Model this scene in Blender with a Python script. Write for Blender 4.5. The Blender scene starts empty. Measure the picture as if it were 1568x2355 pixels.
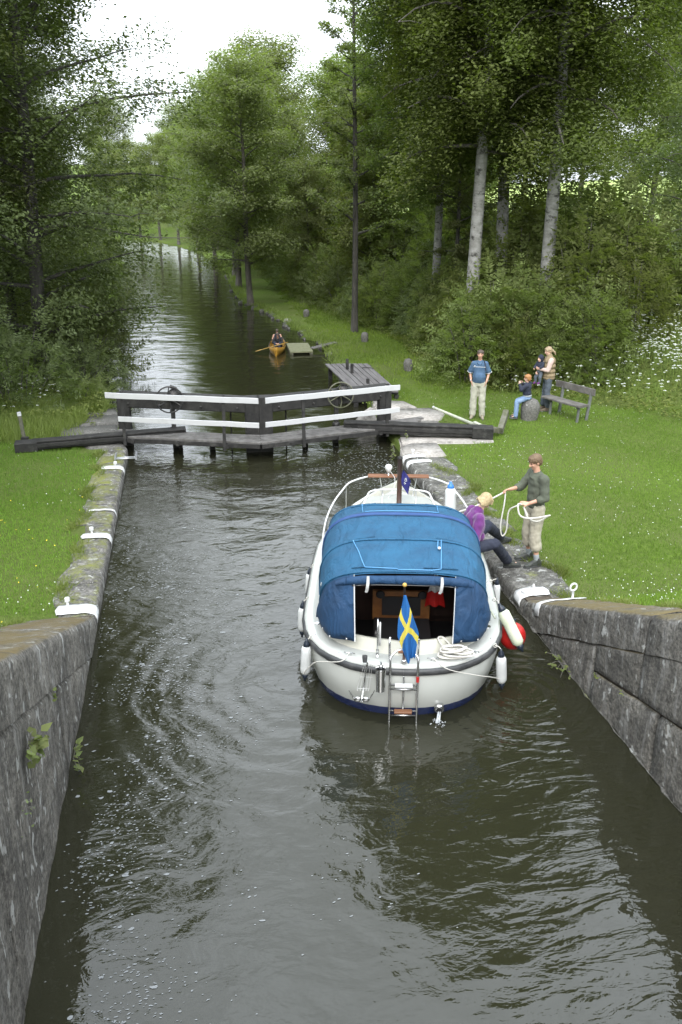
import bpy, bmesh, math, random
import numpy as np
from mathutils import Vector, Matrix, noise as mnoise
R = math.radians
sc = bpy.context.scene
COL = sc.collection
# ------------------------------------------------------------ camera, sky, light
cam_d = bpy.data.cameras.new('camera')
cam = bpy.data.objects.new('camera', cam_d); COL.objects.link(cam)
cam_d.sensor_fit = 'VERTICAL'; cam_d.sensor_height = 36.0; cam_d.sensor_width = 24.0
cam_d.lens = 2000.0 / 2354.0 * 36.0
cam_d.clip_start = 0.1; cam_d.clip_end = 3000
PITCH = math.atan(747 / 2000.0); YAW = R(10)
cam.location = (0, 0, 5.75)
cam.rotation_euler = (math.pi / 2 - PITCH, 0, -YAW)
sc.camera = cam

w = bpy.data.worlds.new('World'); sc.world = w; w.use_nodes = True
nt = w.node_tree; nt.nodes.clear()
out = nt.nodes.new('ShaderNodeOutputWorld')
sky = nt.nodes.new('ShaderNodeTexSky'); sky.sky_type = 'NISHITA'; sky.sun_disc = False
SUN_EL, SUN_ROT = R(42), R(196)
sky.sun_elevation = SUN_EL; sky.sun_rotation = SUN_ROT
sky.dust_density = 3.0
hs = nt.nodes.new('ShaderNodeHueSaturation'); hs.inputs['Saturation'].default_value = 0.22
b1 = nt.nodes.new('ShaderNodeBackground'); b1.inputs['Strength'].default_value = 0.10
nt.links.new(sky.outputs[0], hs.inputs['Color']); nt.links.new(hs.outputs[0], b1.inputs['Color'])
# closed cloud deck over the clear sky: brighter towards the zenith, as an overcast sky is
tc = nt.nodes.new('ShaderNodeTexCoord'); sx = nt.nodes.new('ShaderNodeSeparateXYZ')
nt.links.new(tc.outputs['Generated'], sx.inputs[0])
mx = nt.nodes.new('ShaderNodeMath'); mx.operation = 'MAXIMUM'; mx.inputs[1].default_value = 0.0
nt.links.new(sx.outputs['Z'], mx.inputs[0])
ma = nt.nodes.new('ShaderNodeMath'); ma.operation = 'MULTIPLY_ADD'
ma.inputs[1].default_value = 2.3; ma.inputs[2].default_value = 1.0
nt.links.new(mx.outputs[0], ma.inputs[0])
cn = nt.nodes.new('ShaderNodeTexNoise'); cn.inputs['Scale'].default_value = 5.0; cn.inputs['Detail'].default_value = 5
nt.links.new(tc.outputs['Generated'], cn.inputs['Vector'])
cm = nt.nodes.new('ShaderNodeMath'); cm.operation = 'MULTIPLY_ADD'; cm.inputs[1].default_value = 1.0; cm.inputs[2].default_value = 0.5
nt.links.new(cn.outputs[0], cm.inputs[0])
mm = nt.nodes.new('ShaderNodeMath'); mm.operation = 'MULTIPLY'
nt.links.new(ma.outputs[0], mm.inputs[0]); nt.links.new(cm.outputs[0], mm.inputs[1])
b2 = nt.nodes.new('ShaderNodeBackground'); b2.inputs['Color'].default_value = (0.86, 0.93, 1.0, 1)
nt.links.new(mm.outputs[0], b2.inputs['Strength'])
ad = nt.nodes.new('ShaderNodeAddShader')
nt.links.new(b1.outputs[0], ad.inputs[0]); nt.links.new(b2.outputs[0], ad.inputs[1])
nt.links.new(ad.outputs[0], out.inputs['Surface'])

sl = bpy.data.lights.new('sun', 'SUN'); sl.energy = 1.4; sl.angle = R(25); sl.color = (1, .97, .92)
so = bpy.data.objects.new('sun', sl); COL.objects.link(so)
sdir = Vector((math.sin(SUN_ROT) * math.cos(SUN_EL), math.cos(SUN_ROT) * math.cos(SUN_EL), math.sin(SUN_EL)))
so.rotation_euler = (-sdir).to_track_quat('-Z', 'Y').to_euler()
sc.view_settings.view_transform = 'Standard'; sc.view_settings.look = 'None'
sc.view_settings.exposure = 0.38; sc.view_settings.gamma = 1.0
sc.view_settings.use_curve_mapping = False
sc.render.engine = 'CYCLES'
cy = sc.cycles
cy.max_bounces = 7; cy.diffuse_bounces = 3; cy.glossy_bounces = 3; cy.transmission_bounces = 4; cy.transparent_max_bounces = 6
cy.use_denoising = True; cy.use_adaptive_sampling = True; cy.adaptive_threshold = 0.02
cy.caustics_reflective = False; cy.caustics_refractive = False

# ------------------------------------------------------------ helpers
rnd = random.Random(11)
def tag(o, label=None, cat=None, group=None, kind=None):
    if label: o['label'] = label
    if cat: o['category'] = cat
    if group: o['group'] = group
    if kind: o['kind'] = kind
    return o
def empty(name, loc=(0, 0, 0), rz=0, label=None, cat=None, group=None):
    o = bpy.data.objects.new(name, None); COL.objects.link(o)
    o.location = loc; o.rotation_euler = (0, 0, rz); o.empty_display_size = .1
    return tag(o, label, cat, group)
def link_mesh(name, me, parent=None, mat=None, loc=None):
    o = bpy.data.objects.new(name, me); COL.objects.link(o)
    if mat is not None: me.materials.append(mat)
    if parent is not None: o.parent = parent
    if loc is not None: o.location = loc
    return o
class MB:
    "collects shapes for ONE mesh"
    def __init__(s): s.v = []; s.f = []; s.m = []; s.mi = 0
    def add(s, vs, fs):
        b = len(s.v); s.v += [tuple(p) for p in vs]
        s.f += [tuple(b + i for i in f) for f in fs]; s.m += [s.mi] * len(fs); return s
    def box(s, c, d, rz=0, M=None, jit=0):
        x, y, z = [k / 2 for k in d]
        P = [Vector((a * x, b * y, e * z)) for e in (-1, 1) for b in (-1, 1) for a in (-1, 1)]
        T = Matrix.Translation(c) @ Matrix.Rotation(rz, 4, 'Z')
        if M is not None: T = Matrix.Translation(c) @ M
        P = [T @ p for p in P]
        if jit: P = [p + Vector((rnd.uniform(-jit, jit), rnd.uniform(-jit, jit), rnd.uniform(-jit, jit))) for p in P]
        return s.add(P, [(0, 2, 3, 1), (4, 5, 7, 6), (0, 1, 5, 4), (2, 6, 7, 3), (0, 4, 6, 2), (1, 3, 7, 5)])
    def beam(s, a, b, wd, h, up=(0, 0, 1)):
        a, b = Vector(a), Vector(b); t = (b - a).normalized(); side = t.cross(Vector(up)).normalized(); u = side.cross(t)
        P = []
        for q in (a, b):
            for i, j in ((-1, -1), (1, -1), (1, 1), (-1, 1)): P.append(q + side * i * wd / 2 + u * j * h / 2)
        return s.add(P, [(0, 1, 2, 3), (7, 6, 5, 4), (0, 4, 5, 1), (1, 5, 6, 2), (2, 6, 7, 3), (3, 7, 4, 0)])
    def tube(s, pts, r, n=8, cap=True, squash=1.0):
        pts = [Vector(p) for p in pts]; m = len(pts)
        if not isinstance(r, (list, tuple)): r = [r] * m
        vs = []; ref = Vector((0, 0, 1))
        t0 = (pts[1] - pts[0]).normalized()
        if abs(t0.dot(ref)) > .95: ref = Vector((1, 0, 0))
        for i in range(m):
            t = (pts[min(i + 1, m - 1)] - pts[max(i - 1, 0)])
            t = t.normalized() if t.length > 1e-9 else t0
            a = (ref - t * ref.dot(t))
            a = a.normalized() if a.length > 1e-6 else t.orthogonal().normalized()
            ref = a; b = t.cross(a)
            for k in range(n):
                an = 2 * math.pi * k / n
                vs.append(pts[i] + (a * math.cos(an) * squash + b * math.sin(an)) * r[i])
        fs = []
        for i in range(m - 1):
            for k in range(n):
                k2 = (k + 1) % n
                fs.append((i * n + k, (i + 1) * n + k, (i + 1) * n + k2, i * n + k2)[::-1])
        if cap: fs.append(tuple(range(n))[::1]); fs.append(tuple((m - 1) * n + k for k in range(n))[::-1])
        return s.add(vs, fs)
    def lathe(s, c, prof, n=16, M=None):
        c = Vector(c); vs = []; 
        for (r, z) in prof:
            for k in range(n):
                an = 2 * math.pi * k / n
                p = Vector((max(r, 1e-4) * math.cos(an), max(r, 1e-4) * math.sin(an), z))
                if M is not None: p = M @ p
                vs.append(c + p)
        fs = [(i * n + k, i * n + (k + 1) % n, (i + 1) * n + (k + 1) % n, (i + 1) * n + k) for i in range(len(prof) - 1) for k in range(n)]
        fs.append(tuple(range(n))[::-1]); fs.append(tuple((len(prof) - 1) * n + k for k in range(n)))
        return s.add(vs, fs)
    def loft(s, secs, closed=False, caps=False):
        n = len(secs[0]); vs = [p for q in secs for p in q]; fs = []
        for i in range(len(secs) - 1):
            for k in range(n if closed else n - 1):
                k2 = (k + 1) % n
                fs.append((i * n + k, i * n + k2, (i + 1) * n + k2, (i + 1) * n + k))
        if caps: fs.append(tuple(range(n))[::-1]); fs.append(tuple((len(secs) - 1) * n + k for k in range(n)))
        return s.add(vs, fs)
    def ell(s, c, r, M=None, n=12, m=8):
        prof = [(math.sin(math.pi * i / m), -math.cos(math.pi * i / m)) for i in range(m + 1)]
        c = Vector(c); vs = []; fs = []
        for (a, z) in prof[1:-1]:
            for k in range(n):
                an = 2 * math.pi * k / n
                p = Vector((a * math.cos(an) * r[0], a * math.sin(an) * r[1], z * r[2]))
                vs.append(p)
        vs.append(Vector((0, 0, -r[2]))); vs.append(Vector((0, 0, r[2])))
        if M is not None: vs = [M @ p for p in vs]
        vs = [c + p for p in vs]; q = m - 1
        for i in range(q - 1):
            for k in range(n):
                k2 = (k + 1) % n
                fs.append((i * n + k, i * n + k2, (i + 1) * n + k2, (i + 1) * n + k))
        for k in range(n):
            k2 = (k + 1) % n
            fs.append((q * n, k2, k)); fs.append((q * n + 1, (q - 1) * n + k, (q - 1) * n + k2))
        return s.add(vs, fs)
    def caps(s, p0, r0, p1, r1, n=10):
        "tapered capsule, closed"
        p0, p1 = Vector(p0), Vector(p1); t = (p1 - p0); L = t.length
        if L < 1e-5: return s.ell(p0, (r0, r0, r0))
        t.normalize(); a = t.orthogonal().normalized(); b = t.cross(a)
        rings = []
        for i in range(1, 4): an = math.pi / 2 * (1 - i / 3); rings.append((-r0 * math.sin(an), r0 * math.cos(an)))
        for i in range(0, 3): an = math.pi / 2 * i / 3; rings.append((L + r1 * math.sin(an), r1 * math.cos(an)))
        vs = []
        for (z, r) in rings:
            for k in range(n):
                an = 2 * math.pi * k / n; vs.append(p0 + t * z + (a * math.cos(an) + b * math.sin(an)) * r)
        vs.append(p0 - t * r0); vs.append(p1 + t * r1); q = len(rings); fs = []
        for i in range(q - 1):
            for k in range(n):
                k2 = (k + 1) % n; fs.append((i * n + k, i * n + k2, (i + 1) * n + k2, (i + 1) * n + k))
        for k in range(n):
            k2 = (k + 1) % n; fs.append((q * n, k2, k)); fs.append((q * n + 1, (q - 1) * n + k, (q - 1) * n + k2))
        return s.add(vs, fs)
    def build(s, name, mat, parent=None, smooth=False, bevel=0, loc=None, auto=None):
        me = bpy.data.meshes.new(name); me.from_pydata(s.v, [], s.f)
        for mt in (mat if isinstance(mat, (list, tuple)) else [mat]): me.materials.append(mt)
        if max(s.m, default=0): me.polygons.foreach_set('material_index', s.m)
        if bevel or auto is not None:
            bm = bmesh.new(); bm.from_mesh(me)
            bmesh.ops.remove_doubles(bm, verts=bm.verts, dist=1e-5)
            bmesh.ops.recalc_face_normals(bm, faces=bm.faces)
            if bevel:
                es = [e for e in bm.edges if len(e.link_faces) == 2 and e.calc_face_angle(0) > .6]
                bmesh.ops.bevel(bm, geom=es, offset=bevel, segments=1, affect='EDGES', clamp_overlap=True)
            bm.to_mesh(me); bm.free()
        if smooth: me.polygons.foreach_set('use_smooth', [True] * len(me.polygons))
        me.update()
        o = bpy.data.objects.new(name, me); COL.objects.link(o)
        if parent is not None: o.parent = parent
        if loc is not None: o.location = loc
        return o
def blob(mb, name, mat, parent, voxel=.012, smooth=3, wrinkle=0, wscale=.12, seed=0):
    "union of overlapping closed shapes into one continuous smooth skin"
    o = mb.build(name, mat, parent, smooth=True)
    m = o.modifiers.new('remesh', 'REMESH'); m.mode = 'VOXEL'; m.voxel_size = voxel; m.use_smooth_shade = True
    if smooth:
        k = o.modifiers.new('smooth', 'SMOOTH'); k.factor = .5; k.iterations = smooth
    if wrinkle:
        tx = bpy.data.textures.new(name + '_folds', 'CLOUDS'); tx.noise_scale = wscale; tx.noise_depth = 1
        d = o.modifiers.new('folds', 'DISPLACE'); d.texture = tx; d.strength = wrinkle; d.mid_level = .5; d.texture_coords = 'GLOBAL'
    dg = bpy.context.evaluated_depsgraph_get(); dg.update()
    me = bpy.data.meshes.new_from_object(o.evaluated_get(dg)); old = o.data
    o.modifiers.clear(); o.data = me; me.name = name
    bpy.data.meshes.remove(old)
    if not me.materials: me.materials.append(mat)
    me.polygons.foreach_set('use_smooth', [True] * len(me.polygons))
    return o
def np_mesh(name, V, F, mat, tint=None, smooth=False):
    "quads from numpy arrays"
    me = bpy.data.meshes.new(name); n = len(F); k = F.shape[1]
    me.vertices.add(len(V)); me.vertices.foreach_set('co', V.astype(np.float32).ravel())
    me.loops.add(n * k); me.loops.foreach_set('vertex_index', F.astype(np.int32).ravel())
    me.polygons.add(n); me.polygons.foreach_set('loop_start', np.arange(0, n * k, k, dtype=np.int32))
    if tint is not None:
        at = me.attributes.new('tint', 'FLOAT', 'FACE'); at.data.foreach_set('value', tint.astype(np.float32))
    if smooth: me.polygons.foreach_set('use_smooth', np.ones(n, dtype=bool))
    me.update(calc_edges=True)
    if mat is not None: me.materials.append(mat)
    return me
def curve_pts(pts, n=12):
    "Catmull-Rom through points"
    P = [Vector(p) for p in pts]; P = [P[0] * 2 - P[1]] + P + [P[-1] * 2 - P[-2]]; o = []
    for i in range(1, len(P) - 2):
        for k in range(n):
            t = k / n; a, b, c, d = P[i - 1], P[i], P[i + 1], P[i + 2]
            o.append(.5 * ((2 * b) + (c - a) * t + (2 * a - 5 * b + 4 * c - d) * t * t + (3 * b - a - 3 * c + d) * t ** 3))
    o.append(P[-2]); return o
def cable(name, pts, r, mat, parent=None, n=8, sub=10):
    return MB().tube(curve_pts(pts, sub), r, n).build(name, mat, parent, smooth=True)

# ------------------------------------------------------------ materials
def N(nt, t, **kw):
    n = nt.nodes.new(t)
    for k, v in kw.items():
        if k in n.inputs: n.inputs[k].default_value = v
        else: setattr(n, k, v)
    return n
def mat(name, col, rough=.6, col2=None, scale=8, bump=0, bscale=None, metal=0, detail=5, coat=0, spec=.5, stretch=(1, 1, 1), col3=None, s3=1.5, t3=(.5, .62), coords='Object', contrast=(.35, .65), sheen=0):
    m = bpy.data.materials.new(name); m.use_nodes = True; nt = m.node_tree; b = nt.nodes['Principled BSDF']
    b.inputs['Base Color'].default_value = (*col, 1); b.inputs['Roughness'].default_value = rough
    b.inputs['Metallic'].default_value = metal; b.inputs['Specular IOR Level'].default_value = spec
    b.inputs['Coat Weight'].default_value = coat; b.inputs['Coat Roughness'].default_value = .1
    b.inputs['Sheen Weight'].default_value = sheen
    tc = N(nt, 'ShaderNodeTexCoord'); mp = N(nt, 'ShaderNodeMapping'); mp.inputs['Scale'].default_value = stretch
    nt.links.new(tc.outputs[coords], mp.inputs[0])
    last = None
    if col2 is not None:
        n = N(nt, 'ShaderNodeTexNoise', Scale=scale, Detail=detail, Roughness=.65); nt.links.new(mp.outputs[0], n.inputs['Vector'])
        mr = N(nt, 'ShaderNodeMapRange'); mr.inputs['From Min'].default_value = contrast[0]; mr.inputs['From Max'].default_value = contrast[1]
        nt.links.new(n.outputs[0], mr.inputs[0])
        mi = N(nt, 'ShaderNodeMix', data_type='RGBA'); mi.inputs[6].default_value = (*col, 1); mi.inputs[7].default_value = (*col2, 1)
        nt.links.new(mr.outputs[0], mi.inputs[0]); last = mi.outputs[2]
        if col3 is not None:
            n3 = N(nt, 'ShaderNodeTexNoise', Scale=s3, Detail=8, Roughness=.7); nt.links.new(mp.outputs[0], n3.inputs['Vector'])
            m3 = N(nt, 'ShaderNodeMapRange'); m3.inputs['From Min'].default_value = t3[0]; m3.inputs['From Max'].default_value = t3[1]
            nt.links.new(n3.outputs[0], m3.inputs[0])
            mi3 = N(nt, 'ShaderNodeMix', data_type='RGBA'); mi3.inputs[7].default_value = (*col3, 1)
            nt.links.new(m3.outputs[0], mi3.inputs[0]); nt.links.new(last, mi3.inputs[6]); last = mi3.outputs[2]
        nt.links.new(last, b.inputs['Base Color'])
    if bump:
        n2 = N(nt, 'ShaderNodeTexNoise', Scale=bscale or scale * 4, Detail=6, Roughness=.7); nt.links.new(mp.outputs[0], n2.inputs['Vector'])
        bp = N(nt, 'ShaderNodeBump', Strength=1.0, Distance=bump); nt.links.new(n2.outputs[0], bp.inputs['Height'])
        nt.links.new(bp.outputs[0], b.inputs['Normal'])
    return m
def leaf_mat(name, dark, light, trans=.35, tr_col=None):
    m = bpy.data.materials.new(name); m.use_nodes = True; nt = m.node_tree; nt.nodes.clear()
    o = N(nt, 'ShaderNodeOutputMaterial'); at = N(nt, 'ShaderNodeAttribute', attribute_name='tint')
    oi = N(nt, 'ShaderNodeObjectInfo')
    mi = N(nt, 'ShaderNodeMix', data_type='RGBA'); mi.inputs[6].default_value = (*dark, 1); mi.inputs[7].default_value = (*light, 1)
    nt.links.new(at.outputs['Fac'], mi.inputs[0])
    # every plant of a kind has its own slight hue
    hs = N(nt, 'ShaderNodeHueSaturation'); mr = N(nt, 'ShaderNodeMapRange'); mr.inputs['To Min'].default_value = .485; mr.inputs['To Max'].default_value = .515
    nt.links.new(oi.outputs['Random'], mr.inputs[0]); nt.links.new(mr.outputs[0], hs.inputs['Hue'])
    mr2 = N(nt, 'ShaderNodeMapRange'); mr2.inputs['To Min'].default_value = .85; mr2.inputs['To Max'].default_value = 1.15
    nt.links.new(oi.outputs['Random'], mr2.inputs[0]); nt.links.new(mr2.outputs[0], hs.inputs['Value'])
    nt.links.new(mi.outputs[2], hs.inputs['Color'])
    d = N(nt, 'ShaderNodeBsdfPrincipled', Roughness=.6); d.inputs['Specular IOR Level'].default_value = .2
    nt.links.new(hs.outputs[0], d.inputs['Base Color'])
    t = N(nt, 'ShaderNodeBsdfTranslucent'); 
    gm = N(nt, 'ShaderNodeMix', data_type='RGBA', blend_type='MULTIPLY'); gm.inputs[0].default_value = 1; gm.inputs[7].default_value = (*(tr_col or (1.3, 1.5, .55)), 1)
    nt.links.new(hs.outputs[0], gm.inputs[6]); nt.links.new(gm.outputs[2], t.inputs['Color'])
    ms = N(nt, 'ShaderNodeMixShader'); ms.inputs[0].default_value = trans
    nt.links.new(d.outputs[0], ms.inputs[1]); nt.links.new(t.outputs[0], ms.inputs[2]); nt.links.new(ms.outputs[0], o.inputs[0])
    return m
M = {}
M['leaf_alder'] = leaf_mat('leaf_alder', (.064, .082, .032), (.136, .164, .062))
M['leaf_mid'] = leaf_mat('leaf_mid', (.096, .116, .046), (.184, .208, .088), .46)
M['leaf_aspen'] = leaf_mat('leaf_aspen', (.072, .096, .028), (.150, .188, .056), .42)
M['leaf_bright'] = leaf_mat('leaf_bright', (.104, .130, .042), (.204, .236, .084), .45)
M['leaf_shrub'] = leaf_mat('leaf_shrub', (.115, .140, .052), (.225, .264, .098), .45)
M['leaf_greygreen'] = leaf_mat('leaf_greygreen', (.100, .126, .056), (.190, .228, .105), .38)
M['grass_blade'] = leaf_mat('grass_blade', (.092, .150, .022), (.190, .290, .046), .3, (1.1, 1.2, .5))
M['weed'] = leaf_mat('weed', (.105, .140, .035), (.215, .260, .075), .35)
M['bark'] = mat('bark', (.055, .05, .042), .9, (.12, .11, .095), 9, .03, 20, stretch=(1, 1, .25))
M['bark_dark'] = mat('bark_dark', (.03, .028, .024), .9, (.075, .07, .06), 9, .03, 20, stretch=(1, 1, .25))
M['bark_pale'] = mat('bark_pale', (.20, .195, .18), .8, (.32, .315, .30), 5, .02, 14, col3=(.05, .047, .042), s3=2.6, t3=(.54, .62), stretch=(1, 1, 1.7))
M['twig'] = mat('twig', (.10, .09, .075), .85, (.2, .19, .17), 6)
# ---- stone, wood, paint, metal, cloth
M['granite'] = mat('granite', (.075, .072, .065), .85, (.17, .163, .15), 22, .012, 60, col3=(.36, .35, .33), s3=4.5, t3=(.60, .68))
M['granite_pale'] = mat('granite_pale', (.26, .24, .215), .85, (.42, .39, .36), 14, .01, 60, col3=(.15, .14, .125), s3=3, t3=(.5, .65))
def wall_stone(name, base, light, streak, moss, moss_lo, moss_hi):
    "weathered granite: grain, downward streaks, lichen spots, moss on upper faces"
    m = bpy.data.materials.new(name); m.use_nodes = True; nt = m.node_tree; b = nt.nodes['Principled BSDF']; L = nt.links.new
    b.inputs['Roughness'].default_value = .88
    tc = N(nt, 'ShaderNodeTexCoord'); oi = N(nt, 'ShaderNodeObjectInfo')
    n1 = N(nt, 'ShaderNodeTexNoise', Scale=26, Detail=8, Roughness=.75); L(tc.outputs['Object'], n1.inputs[0])
    r1 = N(nt, 'ShaderNodeMapRange'); r1.inputs['From Min'].default_value = .42; r1.inputs['From Max'].default_value = .60; L(n1.outputs[0], r1.inputs[0])
    c1 = N(nt, 'ShaderNodeMix', data_type='RGBA'); c1.inputs[6].default_value = (*base, 1); c1.inputs[7].default_value = (*light, 1); L(r1.outputs[0], c1.inputs[0])
    # big soft patches
    nb = N(nt, 'ShaderNodeTexNoise', Scale=1.6, Detail=5, Roughness=.6); L(tc.outputs['Object'], nb.inputs[0])
    rb = N(nt, 'ShaderNodeMapRange'); rb.inputs['From Min'].default_value = .35; rb.inputs['From Max'].default_value = .65; rb.inputs['To Min'].default_value = .55; rb.inputs['To Max'].default_value = 1.25; L(nb.outputs[0], rb.inputs[0])
    c2 = N(nt, 'ShaderNodeMix', data_type='RGBA', blend_type='MULTIPLY'); c2.inputs[0].default_value = 1
    cb = N(nt, 'ShaderNodeCombineColor'); [L(rb.outputs[0], cb.inputs[i]) for i in range(3)]
    L(c1.outputs[2], c2.inputs[6]); L(cb.outputs[0], c2.inputs[7])
    # streaks running down the face
    mp = N(nt, 'ShaderNodeMapping'); mp.inputs['Scale'].default_value = (3.5, 3.5, .42); L(tc.outputs['Object'], mp.inputs[0])
    n2 = N(nt, 'ShaderNodeTexNoise', Scale=2.6, Detail=7, Roughness=.7); L(mp.outputs[0], n2.inputs[0])
    r2 = N(nt, 'ShaderNodeMapRange'); r2.inputs['From Min'].default_value = .52; r2.inputs['From Max'].default_value = .70; r2.inputs['To Max'].default_value = .9; L(n2.outputs[0], r2.inputs[0])
    c3 = N(nt, 'ShaderNodeMix', data_type='RGBA'); c3.inputs[7].default_value = (*streak, 1); L(r2.outputs[0], c3.inputs[0]); L(c2.outputs[2], c3.inputs[6])
    r2b = N(nt, 'ShaderNodeMapRange'); r2b.inputs['From Min'].default_value = .48; r2b.inputs['From Max'].default_value = .36; r2b.inputs['To Max'].default_value = .6; L(n2.outputs[0], r2b.inputs[0])
    c3b = N(nt, 'ShaderNodeMix', data_type='RGBA'); c3b.inputs[7].default_value = (.045, .043, .04, 1); L(r2b.outputs[0], c3b.inputs[0]); L(c3.outputs[2], c3b.inputs[6])
    # lichen spots
    mpl = N(nt, 'ShaderNodeMapping'); mpl.inputs['Scale'].default_value = (1, 1, .6); L(tc.outputs['Object'], mpl.inputs[0])
    n3 = N(nt, 'ShaderNodeTexNoise', Scale=7.5, Detail=3, Roughness=.55, Distortion=.4); L(mpl.outputs[0], n3.inputs[0])
    r3 = N(nt, 'ShaderNodeMapRange'); r3.inputs['From Min'].default_value = .62; r3.inputs['From Max'].default_value = .645; r3.inputs['To Max'].default_value = .85; L(n3.outputs[0], r3.inputs[0])
    c4 = N(nt, 'ShaderNodeMix', data_type='RGBA'); c4.inputs[7].default_value = (.36, .36, .34, 1); L(r3.outputs[0], c4.inputs[0]); L(c3b.outputs[2], c4.inputs[6])
    # moss, on faces that look up
    ge = N(nt, 'ShaderNodeNewGeometry'); sp = N(nt, 'ShaderNodeSeparateXYZ'); L(ge.outputs['Normal'], sp.inputs[0])
    n4 = N(nt, 'ShaderNodeTexNoise', Scale=2.3, Detail=9, Roughness=.72); L(tc.outputs['Object'], n4.inputs[0])
    r4 = N(nt, 'ShaderNodeMapRange'); r4.inputs['From Min'].default_value = moss_lo; r4.inputs['From Max'].default_value = moss_hi; L(n4.outputs[0], r4.inputs[0])
    r5 = N(nt, 'ShaderNodeMapRange'); r5.inputs['From Min'].default_value = .55; r5.inputs['From Max'].default_value = .85; L(sp.outputs[2], r5.inputs[0])
    mu = N(nt, 'ShaderNodeMath', operation='MULTIPLY'); L(r4.outputs[0], mu.inputs[0]); L(r5.outputs[0], mu.inputs[1])
    c5 = N(nt, 'ShaderNodeMix', data_type='RGBA'); c5.inputs[7].default_value = (*moss, 1); L(mu.outputs[0], c5.inputs[0]); L(c4.outputs[2], c5.inputs[6])
    L(c5.outputs[2], b.inputs['Base Color'])
    nn = N(nt, 'ShaderNodeTexNoise', Scale=34, Detail=8, Roughness=.75); L(tc.outputs['Object'], nn.inputs[0])
    bp = N(nt, 'ShaderNodeBump', Strength=1, Distance=.022); L(nn.outputs[0], bp.inputs['Height'])
    n6 = N(nt, 'ShaderNodeTexNoise', Scale=5, Detail=4); L(tc.outputs['Object'], n6.inputs[0])
    bp2 = N(nt, 'ShaderNodeBump', Strength=1, Distance=.09); L(n6.outputs[0], bp2.inputs['Height']); L(bp.outputs[0], bp2.inputs['Normal'])
    L(bp2.outputs[0], b.inputs['Normal'])
    return m
M['stone_left'] = wall_stone('stone_left', (.075, .070, .062), (.20, .19, .172), (.26, .25, .235), (.15, .16, .03), .44, .60)
M['stone_left_wing'] = wall_stone('stone_left_wing', (.070, .063, .053), (.225, .21, .18), (.24, .232, .215), (.115, .085, .032), .36, .52)
M['stone_wing'] = wall_stone('stone_wing', (.070, .065, .056), (.195, .182, .158), (.23, .225, .215), (.13, .10, .04), .34, .52)
M['stone_right'] = wall_stone('stone_right', (.07, .066, .058), (.175, .168, .15), (.25, .245, .225), (.15, .16, .05), .56, .68)
M['stone_bank'] = wall_stone('stone_bank', (.06, .058, .05), (.16, .155, .14), (.2, .2, .18), (.08, .11, .03), .42, .6)
M['paint_white'] = mat('paint_white', (.58, .58, .575), .55, (.62, .61, .58), 14, .002, 50, contrast=(.55, .8))
M['wood_black'] = mat('wood_black', (.008, .0075, .007), .75, (.028, .026, .024), 6, .006, 26, stretch=(1, 1, 1), col3=(.065, .062, .056), s3=3.4, t3=(.57, .72))
M['wood_plank'] = mat('wood_plank', (.065, .061, .057), .85, (.15, .142, .135), 5, .005, 30, col3=(.20, .195, .185), s3=12, t3=(.6, .75))
M['wood_deck'] = mat('wood_deck', (.10, .092, .092), .85, (.16, .152, .152), 3, .004, 30, stretch=(3, .4, 1))
M['wood_bench'] = mat('wood_bench', (.085, .078, .07), .8, (.15, .14, .128), 6, .003, 30)
M['iron'] = mat('iron', (.03, .03, .032), .5, (.07, .065, .06), 10, .002, metal=.6)
M['paint_bench'] = mat('paint_bench', (.10, .105, .10), .5, (.14, .145, .14), 8)
M['rail_white'] = mat('rail_white', (.47, .47, .475), .45, (.39, .39, .39), 3, .001, 30, contrast=(.55, .8))
M['pole_grey'] = mat('pole_grey', (.42, .43, .36), .6, (.30, .32, .24), 8)
M['moss_wood'] = mat('moss_wood', (.07, .075, .035), .9, (.13, .125, .10), 7, .004, 30)
M['mossy'] = mat('mossy', (.13, .14, .07), .95, (.20, .20, .13), 9, .01, 40)
M['gelcoat'] = mat('gelcoat', (.47, .48, .45), .22, (.41, .42, .395), 2.5, coat=.4)
M['deck_grey'] = mat('deck_grey', (.37, .38, .36), .6, (.33, .34, .325), 60, .001, 200)
M['coaming'] = mat('coaming', (.46, .45, .38), .35, (.41, .40, .34), 4)
M['hull_blue'] = mat('hull_blue', (.012, .022, .075), .35, (.02, .03, .08), 6)
M['rubber'] = mat('rubber', (.028, .030, .032), .45, (.06, .06, .06), 9)
def canvas(name, c1, c2, c3, fade=0):
    m = mat(name, c1, .75, c2, 3.5, .004, 260, detail=6)
    nt = m.node_tree; b = nt.nodes['Principled BSDF']; L = nt.links.new
    # broad slack folds over the weave
    tc = N(nt, 'ShaderNodeTexCoord'); mp = N(nt, 'ShaderNodeMapping'); mp.inputs['Scale'].default_value = (2.2, .8, 1.2); L(tc.outputs['Object'], mp.inputs[0])
    n = N(nt, 'ShaderNodeTexNoise', Scale=2.4, Detail=3, Roughness=.5, Distortion=.8); L(mp.outputs[0], n.inputs[0])
    bp = N(nt, 'ShaderNodeBump', Strength=1, Distance=.07); L(n.outputs[0], bp.inputs['Height'])
    old = b.inputs['Normal'].links[0].from_socket; L(old, bp.inputs['Normal']); L(bp.outputs[0], b.inputs['Normal'])
    return m
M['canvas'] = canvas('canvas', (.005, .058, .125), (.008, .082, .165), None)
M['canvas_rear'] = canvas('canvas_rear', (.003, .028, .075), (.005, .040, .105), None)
M['canvas_trim'] = mat('canvas_trim', (.012, .045, .15), .7, (.018, .06, .18), 6)
M['cord_blue'] = mat('cord_blue', (.10, .28, .50), .6)
M['cord_white'] = mat('cord_white', (.72, .71, .66), .7)
M['steel'] = mat('steel', (.62, .62, .62), .22, metal=1.0)
M['teak'] = mat('teak', (.20, .088, .042), .5, (.14, .06, .03), 8, .001, 30, stretch=(.4, 4, 4))
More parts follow.
